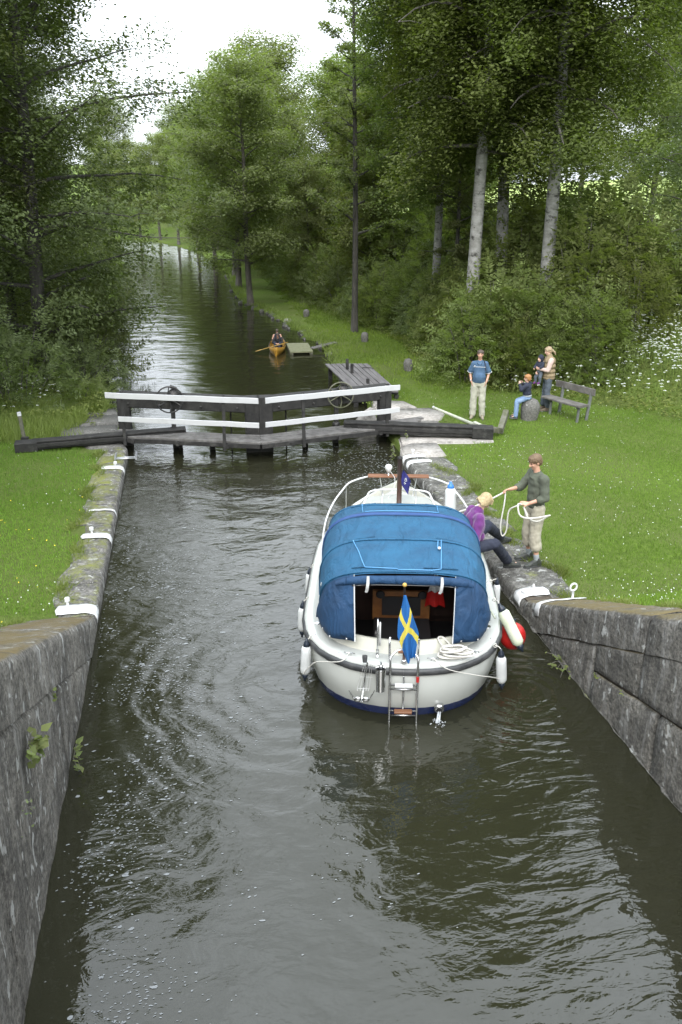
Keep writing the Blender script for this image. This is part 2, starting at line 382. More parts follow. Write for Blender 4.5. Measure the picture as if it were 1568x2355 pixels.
M['mast_wood'] = mat('mast_wood', (.07, .035, .022), .45, (.05, .025, .018), 6, stretch=(4, 4, .4))
M['interior'] = mat('interior', (.030, .013, .008), .5, (.02, .009, .006), 5, stretch=(3, 3, .5))
M['interior_black'] = mat('interior_black', (.012, .011, .012), .6)
M['panel_wood'] = mat('panel_wood', (.22, .095, .03), .4, (.15, .06, .02), 7)
M['plastic_white'] = mat('plastic_white', (.52, .52, .51), .4)
M['rope'] = mat('rope', (.52, .50, .46), .85, (.55, .53, .47), 60, .004, 120)
M['fender_white'] = mat('fender_white', (.52, .53, .52), .4, (.42, .43, .42), 5, contrast=(.5, .75))
M['fender_green'] = mat('fender_green', (.46, .50, .36), .5, (.58, .60, .48), 4, .001, 40)
M['fender_red'] = mat('fender_red', (.42, .012, .009), .4, (.34, .01, .009), 4)
M['fender_cap'] = mat('fender_cap', (.012, .018, .03), .4)
M['fender_cap_blue'] = mat('fender_cap_blue', (.03, .16, .50), .4)
M['flag_blue'] = mat('flag_blue', (.006, .085, .27), .8, (.008, .10, .30), 5, .003, 60)
M['flag_yellow'] = mat('flag_yellow', (.52, .44, .06), .8, (.46, .38, .05), 5)
M['pennant'] = mat('pennant', (.018, .018, .12), .8)
M['galv'] = mat('galv', (.55, .56, .58), .35, (.45, .46, .48), 20, metal=.8)
M['glass_black'] = mat('glass_black', (.01, .01, .012), .08, spec=.6)
M['soil'] = mat('soil', (.045, .035, .024), .95, (.09, .07, .05), 12, .02, 40)
M['skin'] = mat('skin', (.52, .30, .21), .5, (.46, .25, .17), 14)
M['skin_pale'] = mat('skin_pale', (.60, .38, .29), .5, (.55, .33, .25), 14)
M['hair_brown'] = mat('hair_brown', (.09, .055, .032), .6, (.17, .11, .06), 40, .006, 90, stretch=(3, 3, .5))
M['hair_dark'] = mat('hair_dark', (.045, .032, .024), .6, (.09, .065, .05), 40, .004, 90)
M['hair_blond'] = mat('hair_blond', (.52, .41, .24), .6, (.30, .22, .11), 22, .012, 60, stretch=(3, 3, .35))
M['hair_ash'] = mat('hair_ash', (.36, .27, .17), .6, (.24, .18, .11), 30, .004, 60)
M['hair_ginger'] = mat('hair_ginger', (.36, .17, .06), .6, (.26, .12, .045), 30, .004, 60)
M['lip'] = mat('lip', (.36, .17, .13), .5)
M['eye'] = mat('eye', (.05, .035, .03), .3)
M['shirt_olive'] = mat('shirt_olive', (.065, .072, .052), .9, (.085, .095, .068), 4, .006, 14)
M['chino'] = mat('chino', (.36, .33, .26), .85, (.30, .275, .21), 5, .008, 9)
M['chino_pale'] = mat('chino_pale', (.40, .39, .32), .85, (.33, .32, .26), 5, .008, 9)
M['shoe_dark'] = mat('shoe_dark', (.018, .019, .018), .6, (.05, .055, .045), 24)
M['shoe_tan'] = mat('shoe_tan', (.22, .19, .14), .7)
M['sock'] = mat('sock', (.25, .27, .28), .9)
M['fleece_purple'] = mat('fleece_purple', (.085, .014, .105), .95, (.115, .02, .135), 5, .006, 12, sheen=.3)
M['navy'] = mat('navy', (.013, .016, .032), .85, (.022, .026, .045), 5, .006, 10)
M['shirt_blue'] = mat('shirt_blue', (.045, .09, .16), .85, (.065, .12, .20), 4, .006, 12)
M['vest_khaki'] = mat('vest_khaki', (.24, .18, .105), .8, (.20, .15, .085), 4, .004, 20)
M['sweater_pink'] = mat('sweater_pink', (.50, .37, .33), .9)
M['jeans_grey'] = mat('jeans_grey', (.06, .075, .095), .9, (.085, .10, .12), 6, .005, 12)
M['jeans_blue'] = mat('jeans_blue', (.13, .20, .33), .9, (.20, .28, .42), 6, .005, 12)
M['boot_brown'] = mat('boot_brown', (.13, .10, .07), .8)
M['canoe_yellow'] = mat('canoe_yellow', (.42, .23, .03), .4, (.36, .19, .03), 3)
M['paddle'] = mat('paddle', (.42, .27, .06), .5)
M['pack_black'] = mat('pack_black', (.015, .016, .02), .8)
M['flower_white'] = mat('flower_white', (.50, .52, .46), .8)
M['flower_yellow'] = mat('flower_yellow', (.60, .48, .03), .8)
M['foam'] = mat('foam', (.20, .21, .215), .6)
M['splash'] = mat('splash', (.4, .42, .44), .2)
M['leaf_autumn'] = mat('leaf_autumn', (.30, .16, .07), .7)

# ground: soil and short turf, with worn bare patches
def ground_mat():
    m = bpy.data.materials.new('turf_ground'); m.use_nodes = True; nt = m.node_tree; b = nt.nodes['Principled BSDF']; L = nt.links.new
    b.inputs['Roughness'].default_value = .95; b.inputs['Specular IOR Level'].default_value = .1
    tc = N(nt, 'ShaderNodeTexCoord')
    n1 = N(nt, 'ShaderNodeTexNoise', Scale=9, Detail=9, Roughness=.75); L(tc.outputs['Object'], n1.inputs[0])
    r = N(nt, 'ShaderNodeMapRange'); r.inputs['From Min'].default_value = .35; r.inputs['From Max'].default_value = .65; L(n1.outputs[0], r.inputs[0])
    c = N(nt, 'ShaderNodeMix', data_type='RGBA'); c.inputs[6].default_value = (.066, .105, .018, 1); c.inputs[7].default_value = (.13, .19, .034, 1); L(r.outputs[0], c.inputs[0])
    n2 = N(nt, 'ShaderNodeTexNoise', Scale=.45, Detail=5, Roughness=.6); L(tc.outputs['Object'], n2.inputs[0])
    r2 = N(nt, 'ShaderNodeMapRange'); r2.inputs['From Min'].default_value = .40; r2.inputs['From Max'].default_value = .62; r2.inputs['To Max'].default_value = .8; L(n2.outputs[0], r2.inputs[0])
    c2 = N(nt, 'ShaderNodeMix', data_type='RGBA'); c2.inputs[7].default_value = (.12, .145, .045, 1); L(r2.outputs[0], c2.inputs[0]); L(c.outputs[2], c2.inputs[6])
    L(c2.outputs[2], b.inputs['Base Color'])
    bp = N(nt, 'ShaderNodeBump', Strength=1, Distance=.05); n3 = N(nt, 'ShaderNodeTexNoise', Scale=40, Detail=6, Roughness=.7); L(tc.outputs['Object'], n3.inputs[0]); L(n3.outputs[0], bp.inputs['Height']); L(bp.outputs[0], b.inputs['Normal'])
    return m
M['ground'] = ground_mat()
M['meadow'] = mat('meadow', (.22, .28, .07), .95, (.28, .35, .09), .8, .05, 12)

def water_mat():
    m = bpy.data.materials.new('canal_water'); m.use_nodes = True; nt = m.node_tree; b = nt.nodes['Principled BSDF']; L = nt.links.new
    b.inputs['Base Color'].default_value = (.018, .018, .010, 1); b.inputs['Roughness'].default_value = .035
    b.inputs['IOR'].default_value = 1.52
    tc = N(nt, 'ShaderNodeTexCoord'); sp = N(nt, 'ShaderNodeSeparateXYZ'); L(tc.outputs['Object'], sp.inputs[0])
    def math_(op, a, bb=None, cc=None):
        n = N(nt, 'ShaderNodeMath', operation=op)
        for i, q in enumerate((a, bb, cc)):
            if q is None: continue
            if isinstance(q, (int, float)): n.inputs[i].default_value = q
            else: L(q, n.inputs[i])
        return n.outputs[0]
    def rng(v, a, b_, c=0., d=1., sm=True):
        n = N(nt, 'ShaderNodeMapRange'); n.interpolation_type = 'SMOOTHSTEP' if sm else 'LINEAR'
        for k, q in zip(('From Min', 'From Max', 'To Min', 'To Max'), (a, b_, c, d)): n.inputs[k].default_value = q
        L(v, n.inputs[0]); return n.outputs[0]
    def noise(scale, st=(1, 1, 1), rot=0, det=2, rough=.5, dist=0.):
        mp = N(nt, 'ShaderNodeMapping'); mp.inputs['Scale'].default_value = st; mp.inputs['Rotation'].default_value = (0, 0, rot); L(tc.outputs['Object'], mp.inputs[0])
        n = N(nt, 'ShaderNodeTexNoise', Scale=scale, Detail=det, Roughness=rough, Distortion=dist); L(mp.outputs[0], n.inputs[0]); return n.outputs[0]
    def rings(x0, y0, wl, a, b_, c, d, wob=.9):
        "concentric ripples about a point, fading in from a to b and out from c to d metres"
        dx = math_('SUBTRACT', sp.outputs[0], x0); dy = math_('SUBTRACT', sp.outputs[1], y0)
        r = math_('SQRT', math_('ADD', math_('MULTIPLY', dx, dx), math_('MULTIPLY', dy, dy)))
        rw = math_('ADD', r, math_('MULTIPLY', noise(1.1, det=3), wob))
        s = math_('SINE', math_('MULTIPLY', rw, 2 * math.pi / wl))
        return math_('MULTIPLY', s, math_('MULTIPLY', rng(r, a, b_), rng(r, c, d, 1, 0)))
    X, Y = sp.outputs[0], sp.outputs[1]
    up = rng(Y, 19, 22)                      # beyond the gate
    near_ = rng(Y, 9, 5.2, 0, 1)             # calmer foreground
    # medium chop in the chamber
    chop = noise(1.9, (1, 1.5, 1), R(10), 3, .5, .8)
    chop_amt = math_('MULTIPLY', math_('SUBTRACT', 1.0, up), math_('SUBTRACT', 1.0, math_('MULTIPLY', near_, .45)))
    right_ = math_('MULTIPLY', rng(X, 1.8, 3.4), rng(Y, 9.0, 7.4))
    h = math_('MULTIPLY', math_('MULTIPLY', chop, .022), chop_amt)
    fine = noise(6.5, (1, 1.7, 1), R(-15), 3, .6, .5)
    h = math_('ADD', h, math_('MULTIPLY', math_('MULTIPLY', fine, .0042), math_('ADD', .35, math_('MULTIPLY', chop_amt, .9))))
    # long swell that bends the reflections in the foreground
    h = math_('ADD', h, math_('MULTIPLY', noise(.8, (1, 1.3, 1), R(25), 2), .045))
    # rings off the stern, the wake train towards the right wall
    h = math_('ADD', h, math_('MULTIPLY', rings(3.75, 8.6, .17, .1, .4, .9, 1.6, .25), .004))
    h = math_('ADD', h, math_('MULTIPLY', math_('MULTIPLY', rings(1.3, 9.3, .34, .3, 1.0, 2.2, 3.6, .5), rng(X, 1.6, .8)), .0022))
    mpw = N(nt, 'ShaderNodeMapping'); mpw.inputs['Rotation'].default_value = (0, 0, R(-28)); L(tc.outputs['Object'], mpw.inputs[0])
    wv = N(nt, 'ShaderNodeTexWave', Scale=2.1, Distortion=9.0, Detail=3); wv.inputs['Detail Scale'].default_value = 1.2; wv.bands_direction = 'Y'; L(mpw.outputs[0], wv.inputs[0])
    h = math_('ADD', h, math_('MULTIPLY', math_('MULTIPLY', noise(1.5, (1.0, 3.4, 1), R(-24), 3, .55, .7), .021), right_))
    # the far pool: fine wind ripples across the canal
    far = noise(3.2, (.35, 1.6, 1), 0, 3, .6, .2)
    h = math_('ADD', h, math_('MULTIPLY', math_('MULTIPLY', far, .008), up))
    bp = N(nt, 'ShaderNodeBump', Strength=1.0, Distance=1.0); L(h, bp.inputs['Height']); L(bp.outputs[0], b.inputs['Normal'])
    return m
M['water'] = water_mat()
# ------------------------------------------------------------ land and water
rg = np.random.default_rng(5)
QZ = 0.22
FOREST = np.array([(22, 4), (18.5, 11), (15.5, 16.2), (12.5, 19.3), (10.2, 22.2), (8.6, 23.6), (8.0, 27), (8.3, 33), (7.2, 38), (5.9, 48), (5.6, 60), (5.2, 75), (5.0, 90), (3, 104), (-2, 116), (-14, 124)], float)
def forest_dist(X, Y):
    "signed metres beyond the edge of the trees on the right bank"
    X = np.asarray(X, float); Y = np.asarray(Y, float); best = np.full(X.shape, 1e9); sg = np.full(X.shape, -1.)
    for a, b in zip(FOREST[:-1], FOREST[1:]):
        d = b - a; L2 = d @ d
        t = np.clip(((X - a[0]) * d[0] + (Y - a[1]) * d[1]) / L2, 0, 1)
        dx = X - (a[0] + t * d[0]); dy = Y - (a[1] + t * d[1]); r = np.hypot(dx, dy)
        side = np.sign(d[0] * (Y - a[1]) - d[1] * (X - a[0])) * -1
        m = r < best; best = np.where(m, r, best); sg = np.where(m, side, sg)
    return best * sg
def sstep(t): t = np.clip(t, 0, 1); return t * t * (3 - 2 * t)
def wob(X, Y, s=1.0): return (np.sin(X * 1.7 * s + 1.3) * np.cos(Y * 1.3 * s + .4) + np.sin(X * .6 * s - Y * .9 * s) * .8) * .5
def ground(X, Y):
    X = np.asarray(X, float); Y = np.asarray(Y, float)
    right = X > 2.0 - np.clip(Y - 70, 0, 60) * .16
    right = np.where(Y > 108, True, right)
    s = forest_dist(X, Y)
    zr = .19 + .44 * np.clip(10.5 - Y, 0, 6.5) + 2.0 * sstep(s / 6.5) * (s > 0) + .062 * np.clip(s - 8, 0, 160)
    zr = zr + .05 * wob(X, Y) * sstep((X - 5.4) / 3) + .05 * sstep((X - 6) / 5)
    zl = .19 + .44 * np.clip(11.1 - Y, 0, 8) + .04 * np.clip(-X - 5.5, 0, 60) + .05 * wob(X, Y) * sstep((-X - 2.6) / 2)
    # upstream the banks come down to just above the water
    return np.where(right, zr, zl)
RE = np.array([(-6, 4.62), (10.3, 4.62), (21.8, 4.7), (22.3, 4.9), (29.4, 4.95), (32, 5.2), (35.7, 4.8), (42.6, 4.0), (47, 3.1), (54, 3.05), (65.5, 3.25), (78.5, 2.3), (90, 1.0), (102, -2.1), (112, -7), (118, -16), (122, -40), (124, -110), (126, -260), (400, -260)])
LE = np.array([(-6, -1.6), (11, -1.6), (22, -1.7), (23, -2.0), (27, -2.5), (34, -3.0), (47, -3.6), (75, -4.7), (95, -7.5), (106, -14), (112, -40), (114, -120)])
def bank_edge(Y, T): return np.interp(Y, T[:, 0], T[:, 1])
def terrain(name, side, Ys, T, mat_, tmax):
    t = np.concatenate([[0, 0.02, .15], np.geomspace(.4, tmax, 46)])
    G = []
    for y in Ys:
        e = bank_edge(y, T)
        if y > 22: e += side * (.16 * math.sin(y * 2.1) + .12 * math.sin(y * 5.3 + 1) + .05 * math.sin(y * 11)) * (.3 if y < 30 else 1)
        x = e + side * t; z = ground(x, np.full_like(x, y))
        if y > 22: z = np.minimum(z, .07 + .35 * t + (z - .15) * sstep(t / 2.0)); z[2] += .03 * math.sin(y * 7)
        z[0] = -.7
        if y <= 22: z[1] = z[2] = z[3] - .02
        G.append(np.stack([x, np.full_like(x, y), z], 1))
    V = np.concatenate(G); n = len(t); F = []
    for i in range(len(Ys) - 1):
        for k in range(n - 1):
            q = (i * n + k, i * n + k + 1, (i + 1) * n + k + 1, (i + 1) * n + k)
            F.append(q if side > 0 else q[::-1])
    me = np_mesh(name, V, np.array(F), mat_, smooth=True)
    return tag(link_mesh(name, me), kind='structure')
ysr = np.concatenate([np.arange(-6, 22, .5), np.arange(22, 60, .4), np.arange(60, 126, 1.0), np.geomspace(126.5, 400, 24)])
ysl = np.concatenate([np.arange(-6, 22, .5), np.arange(22, 60, .4), np.arange(60, 114, 1.0)])
terrain('bank_ground', 1, ysr, RE, M['ground'], 320)
terrain('bank_ground', -1, ysl, LE, M['ground'], 260)
wm = MB().add([(-300, -40, 0), (60, -40, 0), (60, 135, 0), (-300, 135, 0)], [(0, 1, 2, 3)])
tag(wm.build('canal_water', M['water']), kind='structure')
# pale hay meadow behind the trees: its own lighter sward
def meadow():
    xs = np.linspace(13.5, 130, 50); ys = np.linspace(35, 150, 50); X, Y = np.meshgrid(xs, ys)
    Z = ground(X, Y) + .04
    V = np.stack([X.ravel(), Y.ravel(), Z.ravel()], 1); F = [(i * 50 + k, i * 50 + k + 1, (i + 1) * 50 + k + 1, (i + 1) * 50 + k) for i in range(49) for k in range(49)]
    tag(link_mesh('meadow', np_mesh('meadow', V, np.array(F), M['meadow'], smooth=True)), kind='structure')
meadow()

# ------------------------------------------------------------ lock walls, stone by stone
def ltop(Y): return QZ + .44 * max(0., 11.15 - Y)
def rtop(Y): return QZ + .44 * max(0., 10.55 - Y)
def coping(parent, m, X, s, Ya, Yb, width, top, thick=.52, seed=0):
    r = random.Random(seed); g = .006; secs = []; n = max(3, int((Yb - Ya) / .22)); rr = r.uniform(.07, .11)
    prof = [(0.0, -thick), (0.0, -.20), (.004, -rr), (rr * .30, -rr * .32), (rr * .8, -rr * .07), (rr * 1.5, 0), (width * .45, .006), (width * .8, .004), (width - .03, -.006), (width, -.03), (width, -.2)]
    ph = r.uniform(0, 9); dz = r.uniform(-.008, .008)
    ys = [Ya + g + (Yb - Ya - 2 * g) * i / n for i in range(n + 1)]
    ys = [Ya + g] + [Ya + g + .015] + ys[1:-1] + [Yb - g - .015, Yb - g]
    for j, y in enumerate(ys):
        end = j in (0, len(ys) - 1); q = []
        for i, (a, z) in enumerate(prof):
            jx = .012 * math.sin(y * 7 + i * 1.7 + ph) * (1 if i > 2 else .6)
            jz = .008 * math.sin(y * 9 + i * 2.3 + ph)
            wv = (.07 * math.sin(y * 3.1 + ph) + .03 * math.sin(y * 8 + ph)) if i > 7 else 0
            e = .012 if end and i not in (0, len(prof) - 1) else 0
            aa = a + jx * .5 + wv + (e if i < 4 else 0)
            q.append((X + s * aa, y, top(y) + dz + z + jz - (e if 3 <= i <= 9 else 0)))
        secs.append(q)
    mb = MB(); mb.loft(secs, caps=True)
    if s > 0: pass
    o = mb.build('coping_stone', m, parent, smooth=False, auto=True)
    for p in o.data.polygons: p.use_smooth = len(p.vertices) == 4
    return o
def face_stone(parent, m, X, s, Ya, Yb, lo, hi, seed):
    r = random.Random(seed); g = .011; nu = max(4, int((Yb - Ya) / .16)); nv = 6
    us = [0, .012 / (Yb - Ya)] + [i / nu for i in range(1, nu)] + [1 - .012 / (Yb - Ya), 1]
    vs = [0, .03] + [i / nv for i in range(1, nv)] + [.97, 1]
    d0 = r.uniform(-.012, .012); V = []; F = []
    for u in us:
        for v in vs:
            y = Ya + g + (Yb - Ya - 2 * g) * u; z0, z1 = lo(y) + g, hi(y) - g; z = z0 + (z1 - z0) * v
            edge = (u in (0, 1)) or (v in (0, 1))
            dn = .034 * mnoise.noise(Vector((y * 2.1 + seed, z * 2.6, 3.3))) + .008 * mnoise.noise(Vector((y * 7, z * 8 + seed, 1)))
            jy = .012 * mnoise.noise(Vector((z * 5, seed, y))) if u in (0, 1) else 0
            jz = .012 * mnoise.noise(Vector((y * 4, seed * 3., 1))) if v in (0, 1) else 0
            V.append((X + s * (d0 + dn + .01 + (.03 if edge else 0)), y + jy, z + jz))
    nv_ = len(vs)
    for i in range(len(us) - 1):
        for k in range(nv_ - 1):
            q = (i * nv_ + k, i * nv_ + k + 1, (i + 1) * nv_ + k + 1, (i + 1) * nv_ + k)
            F.append(q if s > 0 else q[::-1])
    mb = MB(); mb.add(V, F); return mb.build('wall_stone', m, parent, smooth=True)
XL, XR = -1.47, 4.5
wl_ = empty('lock_wall', (0, 0, 0), 0, 'mossy granite lock wall along the left side, rising towards the lower left corner', 'wall')
wr_ = empty('lock_wall', (0, 0, 0), 0, 'dark granite lock wall behind the boat on the right, rising in big jointed blocks', 'wall')
def run(parent, m, X, s, Y0, Y1, top, seed, wmin, wmax, lmin=1.0, lmax=1.5, thick=.52):
    y = Y0; r = random.Random(seed); k = 0
    while y < Y1 - .01:
        L = r.uniform(lmin, lmax); y2 = y + L if y + L < Y1 - .6 else Y1
        coping(parent, m, X, s, y, y2, r.uniform(wmin, wmax), top, thick, seed * 50 + k); y = y2; k += 1
run(wl_, M['stone_left'], XL, -1, 11.15, 19.6, ltop, 3, .50, .68)
run(wl_, M['stone_left_wing'], XL, -1, -2, 11.15, ltop, 4, .95, 1.15, 1.8, 2.6, .55)
run(wr_, M['stone_right'], XR, 1, 10.55, 17.6, rtop, 6, .72, .95)
run(wr_, M['stone_wing'], XR, 1, -2, 10.55, rtop, 7, .62, .7, 2.6, 3.6, .45)
# courses below the copings
def course(parent, m, X, s, cuts, lo, hi, seed):
    for i, (a, b) in enumerate(zip(cuts[:-1], cuts[1:])):
        ym = (a + b) / 2
        if hi(ym) < lo(ym) + .04: continue
        face_stone(parent, m, X, s, a, b, lambda y: min(lo(y), hi(y) - .03), hi, seed * 31 + i)
R1 = lambda y: rtop(y) - .45
R2 = lambda y: .375 + .235 * max(0, 8.35 - y) - (0.6 * max(0, y - 8.35))
R3 = lambda y: -.14 + .2 * max(0, 6.6 - y) if y < 6.6 else -.45
c0 = lambda y: -.6
course(wr_, M['stone_wing'], XR, 1, [-2, 0.2, 2.4, 4.4, 6.2, 7.35, 8.35], R2, R1, 1)
course(wr_, M['stone_wing'], XR, 1, [8.35, 10.55], c0, R1, 9)
course(wr_, M['stone_wing'], XR, 1, [-2, .9, 3.1, 5.2, 6.15, 6.9, 8.35], R3, R2, 2)
course(wr_, M['stone_wing'], XR, 1, [-2, 1.6, 3.4, 5, 7.2], c0, R3, 3)
course(wr_, M['stone_right'], XR, 1, [10.55, 12.4, 14.1, 16, 17.6], c0, lambda y: rtop(y) - .52, 4)
L1 = lambda y: ltop(y) - .55
L2 = lambda y: .62 + .30 * max(0, 8.2 - y) - .7 * max(0, y - 8.2)
L3 = lambda y: -.05 + .22 * max(0, 6.8 - y) if y < 6.8 else -.45
course(wl_, M['stone_left_wing'], XL, -1, [-2, 0.4, 2.6, 5.1, 7.9], c0, L1, 5)
course(wl_, M['stone_left_wing'], XL, -1, [7.9, 11.15], c0, L1, 10)
course(wl_, M['stone_left'], XL, -1, [11.15, 13, 15.2, 17.3, 19.6], c0, lambda y: ltop(y) - .52, 8)
# backing masonry and the rough ledge at the water line
for par, X, s, top in ((wl_, XL, -1, ltop), (wr_, XR, 1, rtop)):
    mb = MB(); secs = []
    for y in (-2.2, 2, 5, 8, 10.4, 11.3, 17.5):
        secs.append([(X + s * .06, y, -.9), (X + s * .06, y, top(y) - .05), (X + s * .45, y, top(y) - .05), (X + s * .45, y, -.9)])
    mb.loft(secs, caps=True); mb.build('backing', M['soil'], par, auto=True)
mb = MB(); pts = []
for k in range(130):
    y = 3 + k * .075; pts.append((XR - .015 + .02 * mnoise.noise(Vector((y * 4, 0, 0))), y, .012 + .03 * mnoise.noise(Vector((y * 3, 5, 0)))))
mb.tube(pts, [.004 + .045 * max(0, mnoise.noise(Vector((p[1] * 6, 9, 0)))) for p in pts], 6)
mb.build('foot_ledge', M['stone_right'], wr_, smooth=True)
# rounded recess corners and slabs round the gate
def slab(parent, m, pts, z, th=.3, name='paving_slab', rnd_=.04):
    bm = bmesh.new(); vs = [bm.verts.new((p[0], p[1], z - th)) for p in pts]
    f = bm.faces.new(vs); bm.normal_update()
    if f.normal.z < 0: f.normal_flip()
    ex = bmesh.ops.extrude_face_region(bm, geom=[f]); up = [g for g in ex['geom'] if isinstance(g, bmesh.types.BMVert)]
    bmesh.ops.translate(bm, verts=up, vec=(0, 0, th))
    bmesh.ops.recalc_face_normals(bm, faces=bm.faces)
    bmesh.ops.bevel(bm, geom=[e for e in bm.edges], offset=rnd_, segments=3, affect='EDGES', clamp_overlap=True)
    me = bpy.data.meshes.new(name); bm.to_mesh(me); bm.free(); me.materials.append(m)
    o = bpy.data.objects.new(name, me); COL.objects.link(o)
    if parent: o.parent = parent
    for p in me.polygons: p.use_smooth = True
    return o
qr = empty('gate_quay', (0, 0, 0), 0, 'pale stone paving round the right-hand foot of the lock gate', 'quay')
ql = empty('gate_quay', (0, 0, 0), 0, 'lichen-grey stone paving round the left-hand foot of the lock gate', 'quay')
for P_ in ([(4.52, 17.64), (5.5, 17.7), (5.56, 18.7), (4.9, 18.75), (4.62, 18.5)], [(4.66, 18.55), (4.92, 18.78), (6.9, 18.5), (7.0, 19.2), (5.2, 19.5), (4.78, 19.3)],
           [(4.9, 19.52), (5.9, 19.4), (6.15, 20.6), (4.95, 20.9)], [(4.93, 20.92), (6.16, 20.62), (6.55, 21.4), (6.3, 22.0), (4.9, 22.1)], [(4.86, 22.12), (6.0, 22.05), (5.8, 22.9), (4.92, 23.1)]):
    slab(qr, M['granite_pale'], P_, QZ + .012 + rnd.uniform(-.01, .01), .55)
for P_ in ([(-1.5, 19.62), (-2.35, 19.62), (-2.75, 20.5), (-1.8, 20.6)], [(-1.82, 20.62), (-2.77, 20.52), (-3.3, 21.3), (-3.1, 21.6), (-1.8, 21.7)], [(-1.8, 21.72), (-3.1, 21.62), (-3.7, 22.1), (-3.5, 22.6), (-1.78, 22.7)], [(-1.85, 22.72), (-2.9, 22.65), (-2.6, 23.3), (-2.0, 23.4)]):
    slab(ql, M['granite'], P_, QZ + .012 + rnd.uniform(-.01, .01), .55)

# ---- white painted marks laid over the copings: thin coats that follow the stone's rounded nose
def paint_mark(parent, X, s, Ya, Yb, a0, a1, top, rr=.09, down=.14):
    prof = [(-.006, -down), (-.006, -rr), (rr * .28 - .004, -rr * .30 + .006), (rr * .8, -rr * .05 + .010), (rr * 1.5, .016)]
    na = 6
    for i in range(1, na + 1): prof.append((rr * 1.5 + (a1 - rr * 1.5) * i / na, .019))
    prof.append((a1 + .002, .002))
    secs = []
    for y in np.linspace(Ya, Yb, 5):
        t = (y - Ya) / (Yb - Ya); sh = .035 * (1 - abs(2 * t - 1))
        secs.append([(X + s * (a + (sh if i > 9 else 0)), y + .008 * math.sin(i * 2.1 + Ya), top(y) + z) for i, (a, z) in enumerate(prof) if a >= a0 - .01])
    mb = MB(); mb.loft(secs); o = mb.build('paint_mark', M['paint_white'], parent, smooth=True)
    sd = o.modifiers.new('coat', 'SOLIDIFY'); sd.thickness = .006; sd.offset = -1 if s < 0 else 1
    return o
for (Ya, Yb, a1) in ((11.22, 11.50, .52), (14.03, 14.24, .45), (15.37, 15.44, .44), (17.90, 18.12, .42)):
    paint_mark(wl_, XL, -1, Ya, Yb, -1, a1, ltop)
for (Ya, Yb, a1) in ((17.62 - .02, 17.86 - .04, .46), (17.22, 17.42, .5), (10.66, 10.92, .44)):
    paint_mark(wr_, XR, 1, Ya, Yb, -1, a1, rtop)
paint_mark(wr_, XR, 1, 9.98, 10.14, -1, .66, rtop, down=.2)
def pin(loc, label, h=.17, r=.018):
    o = empty('mooring_pin', loc, 0, label, 'mooring pin', 'white mooring pins along the lock edge')
    MB().lathe((0, 0, 0), [(r, -.02), (r * .95, h - .04)], 10).build('shaft', M['paint_white'], o, smooth=True)
    MB().lathe((0, 0, 0), [(r * 1.9, h - .045), (r * 2.0, h - .03), (r * 2.0, h), (r * 1.7, h + .008)], 12).build('head', M['paint_white'], o, auto=True)
pin((-1.86, 11.42, QZ), 'white mooring pin standing on the nearest painted mark of the left wall')
pin((-1.77, 14.12, QZ), 'white mooring pin on the left wall beside the mossiest stones, second from the viewer')
pin((-1.63, 17.98, QZ), 'white mooring pin beside the metal ladder at the far end of the left wall', .14)
pin((4.72, 17.72, QZ), 'white mooring pin on the right wall beyond the boat, nearest the balance beam', .16)
def ringpin(loc, label, h, rr, rz=0, thick=.016):
    o = empty('mooring_ring', loc, rz, label, 'mooring ring')
    MB().tube([(0, 0, -.03), (0, 0, h)], thick, 8).build('shaft', M['paint_white'], o, smooth=True)
    MB().tube([(rr * math.sin(t * math.pi / 8), 0, h + rr - rr * math.cos(t * math.pi / 8)) for t in range(17)], thick * .85, 8, cap=False).build('ring', M['paint_white'], o, smooth=True)
ringpin((4.72, 17.33, QZ), 'thin white ring pin on the second painted mark beyond the boat', .11, .05, R(10), .008)
ringpin((5.02, 10.10, rtop(10.1)), 'upright white eye bolt on top of the near right wall', .14, .052, R(10))
mb = MB(); mb.tube([(.09 * math.cos(t * math.pi / 8) , .05 * math.sin(t * math.pi / 8), .0) for t in range(17)], .014, 8, cap=False)
o = empty('mooring_ring', (4.66, 10.80, QZ + .04), R(15), 'white ring lying flat on the painted corner stone by the near right wall', 'mooring ring')
mb.build('ring', M['paint_white'], o, smooth=True); MB().lathe((.10, 0, -.02), [(.022, 0), (.02, .08), (.012, .1)], 10).build('pin', M['paint_white'], o, smooth=True)
# ---- metal ladder let into the left wall
o = empty('wall_ladder', (-1.50, 18.55, .16), 0, 'short galvanised ladder with two rails let into the far left wall', 'ladder')
for dx in (-.22, .22): MB().box((dx + .05, .1, .12), (.035, .42, .06)).build('rail', M['galv'], o)
for k in range(2): MB().tube([(-.17, -.02 + k * .2, .10 - k * .03), (.27, -.02 + k * .2, .10 - k * .03)], .014, 8).build('rung', M['galv'], o, smooth=True)

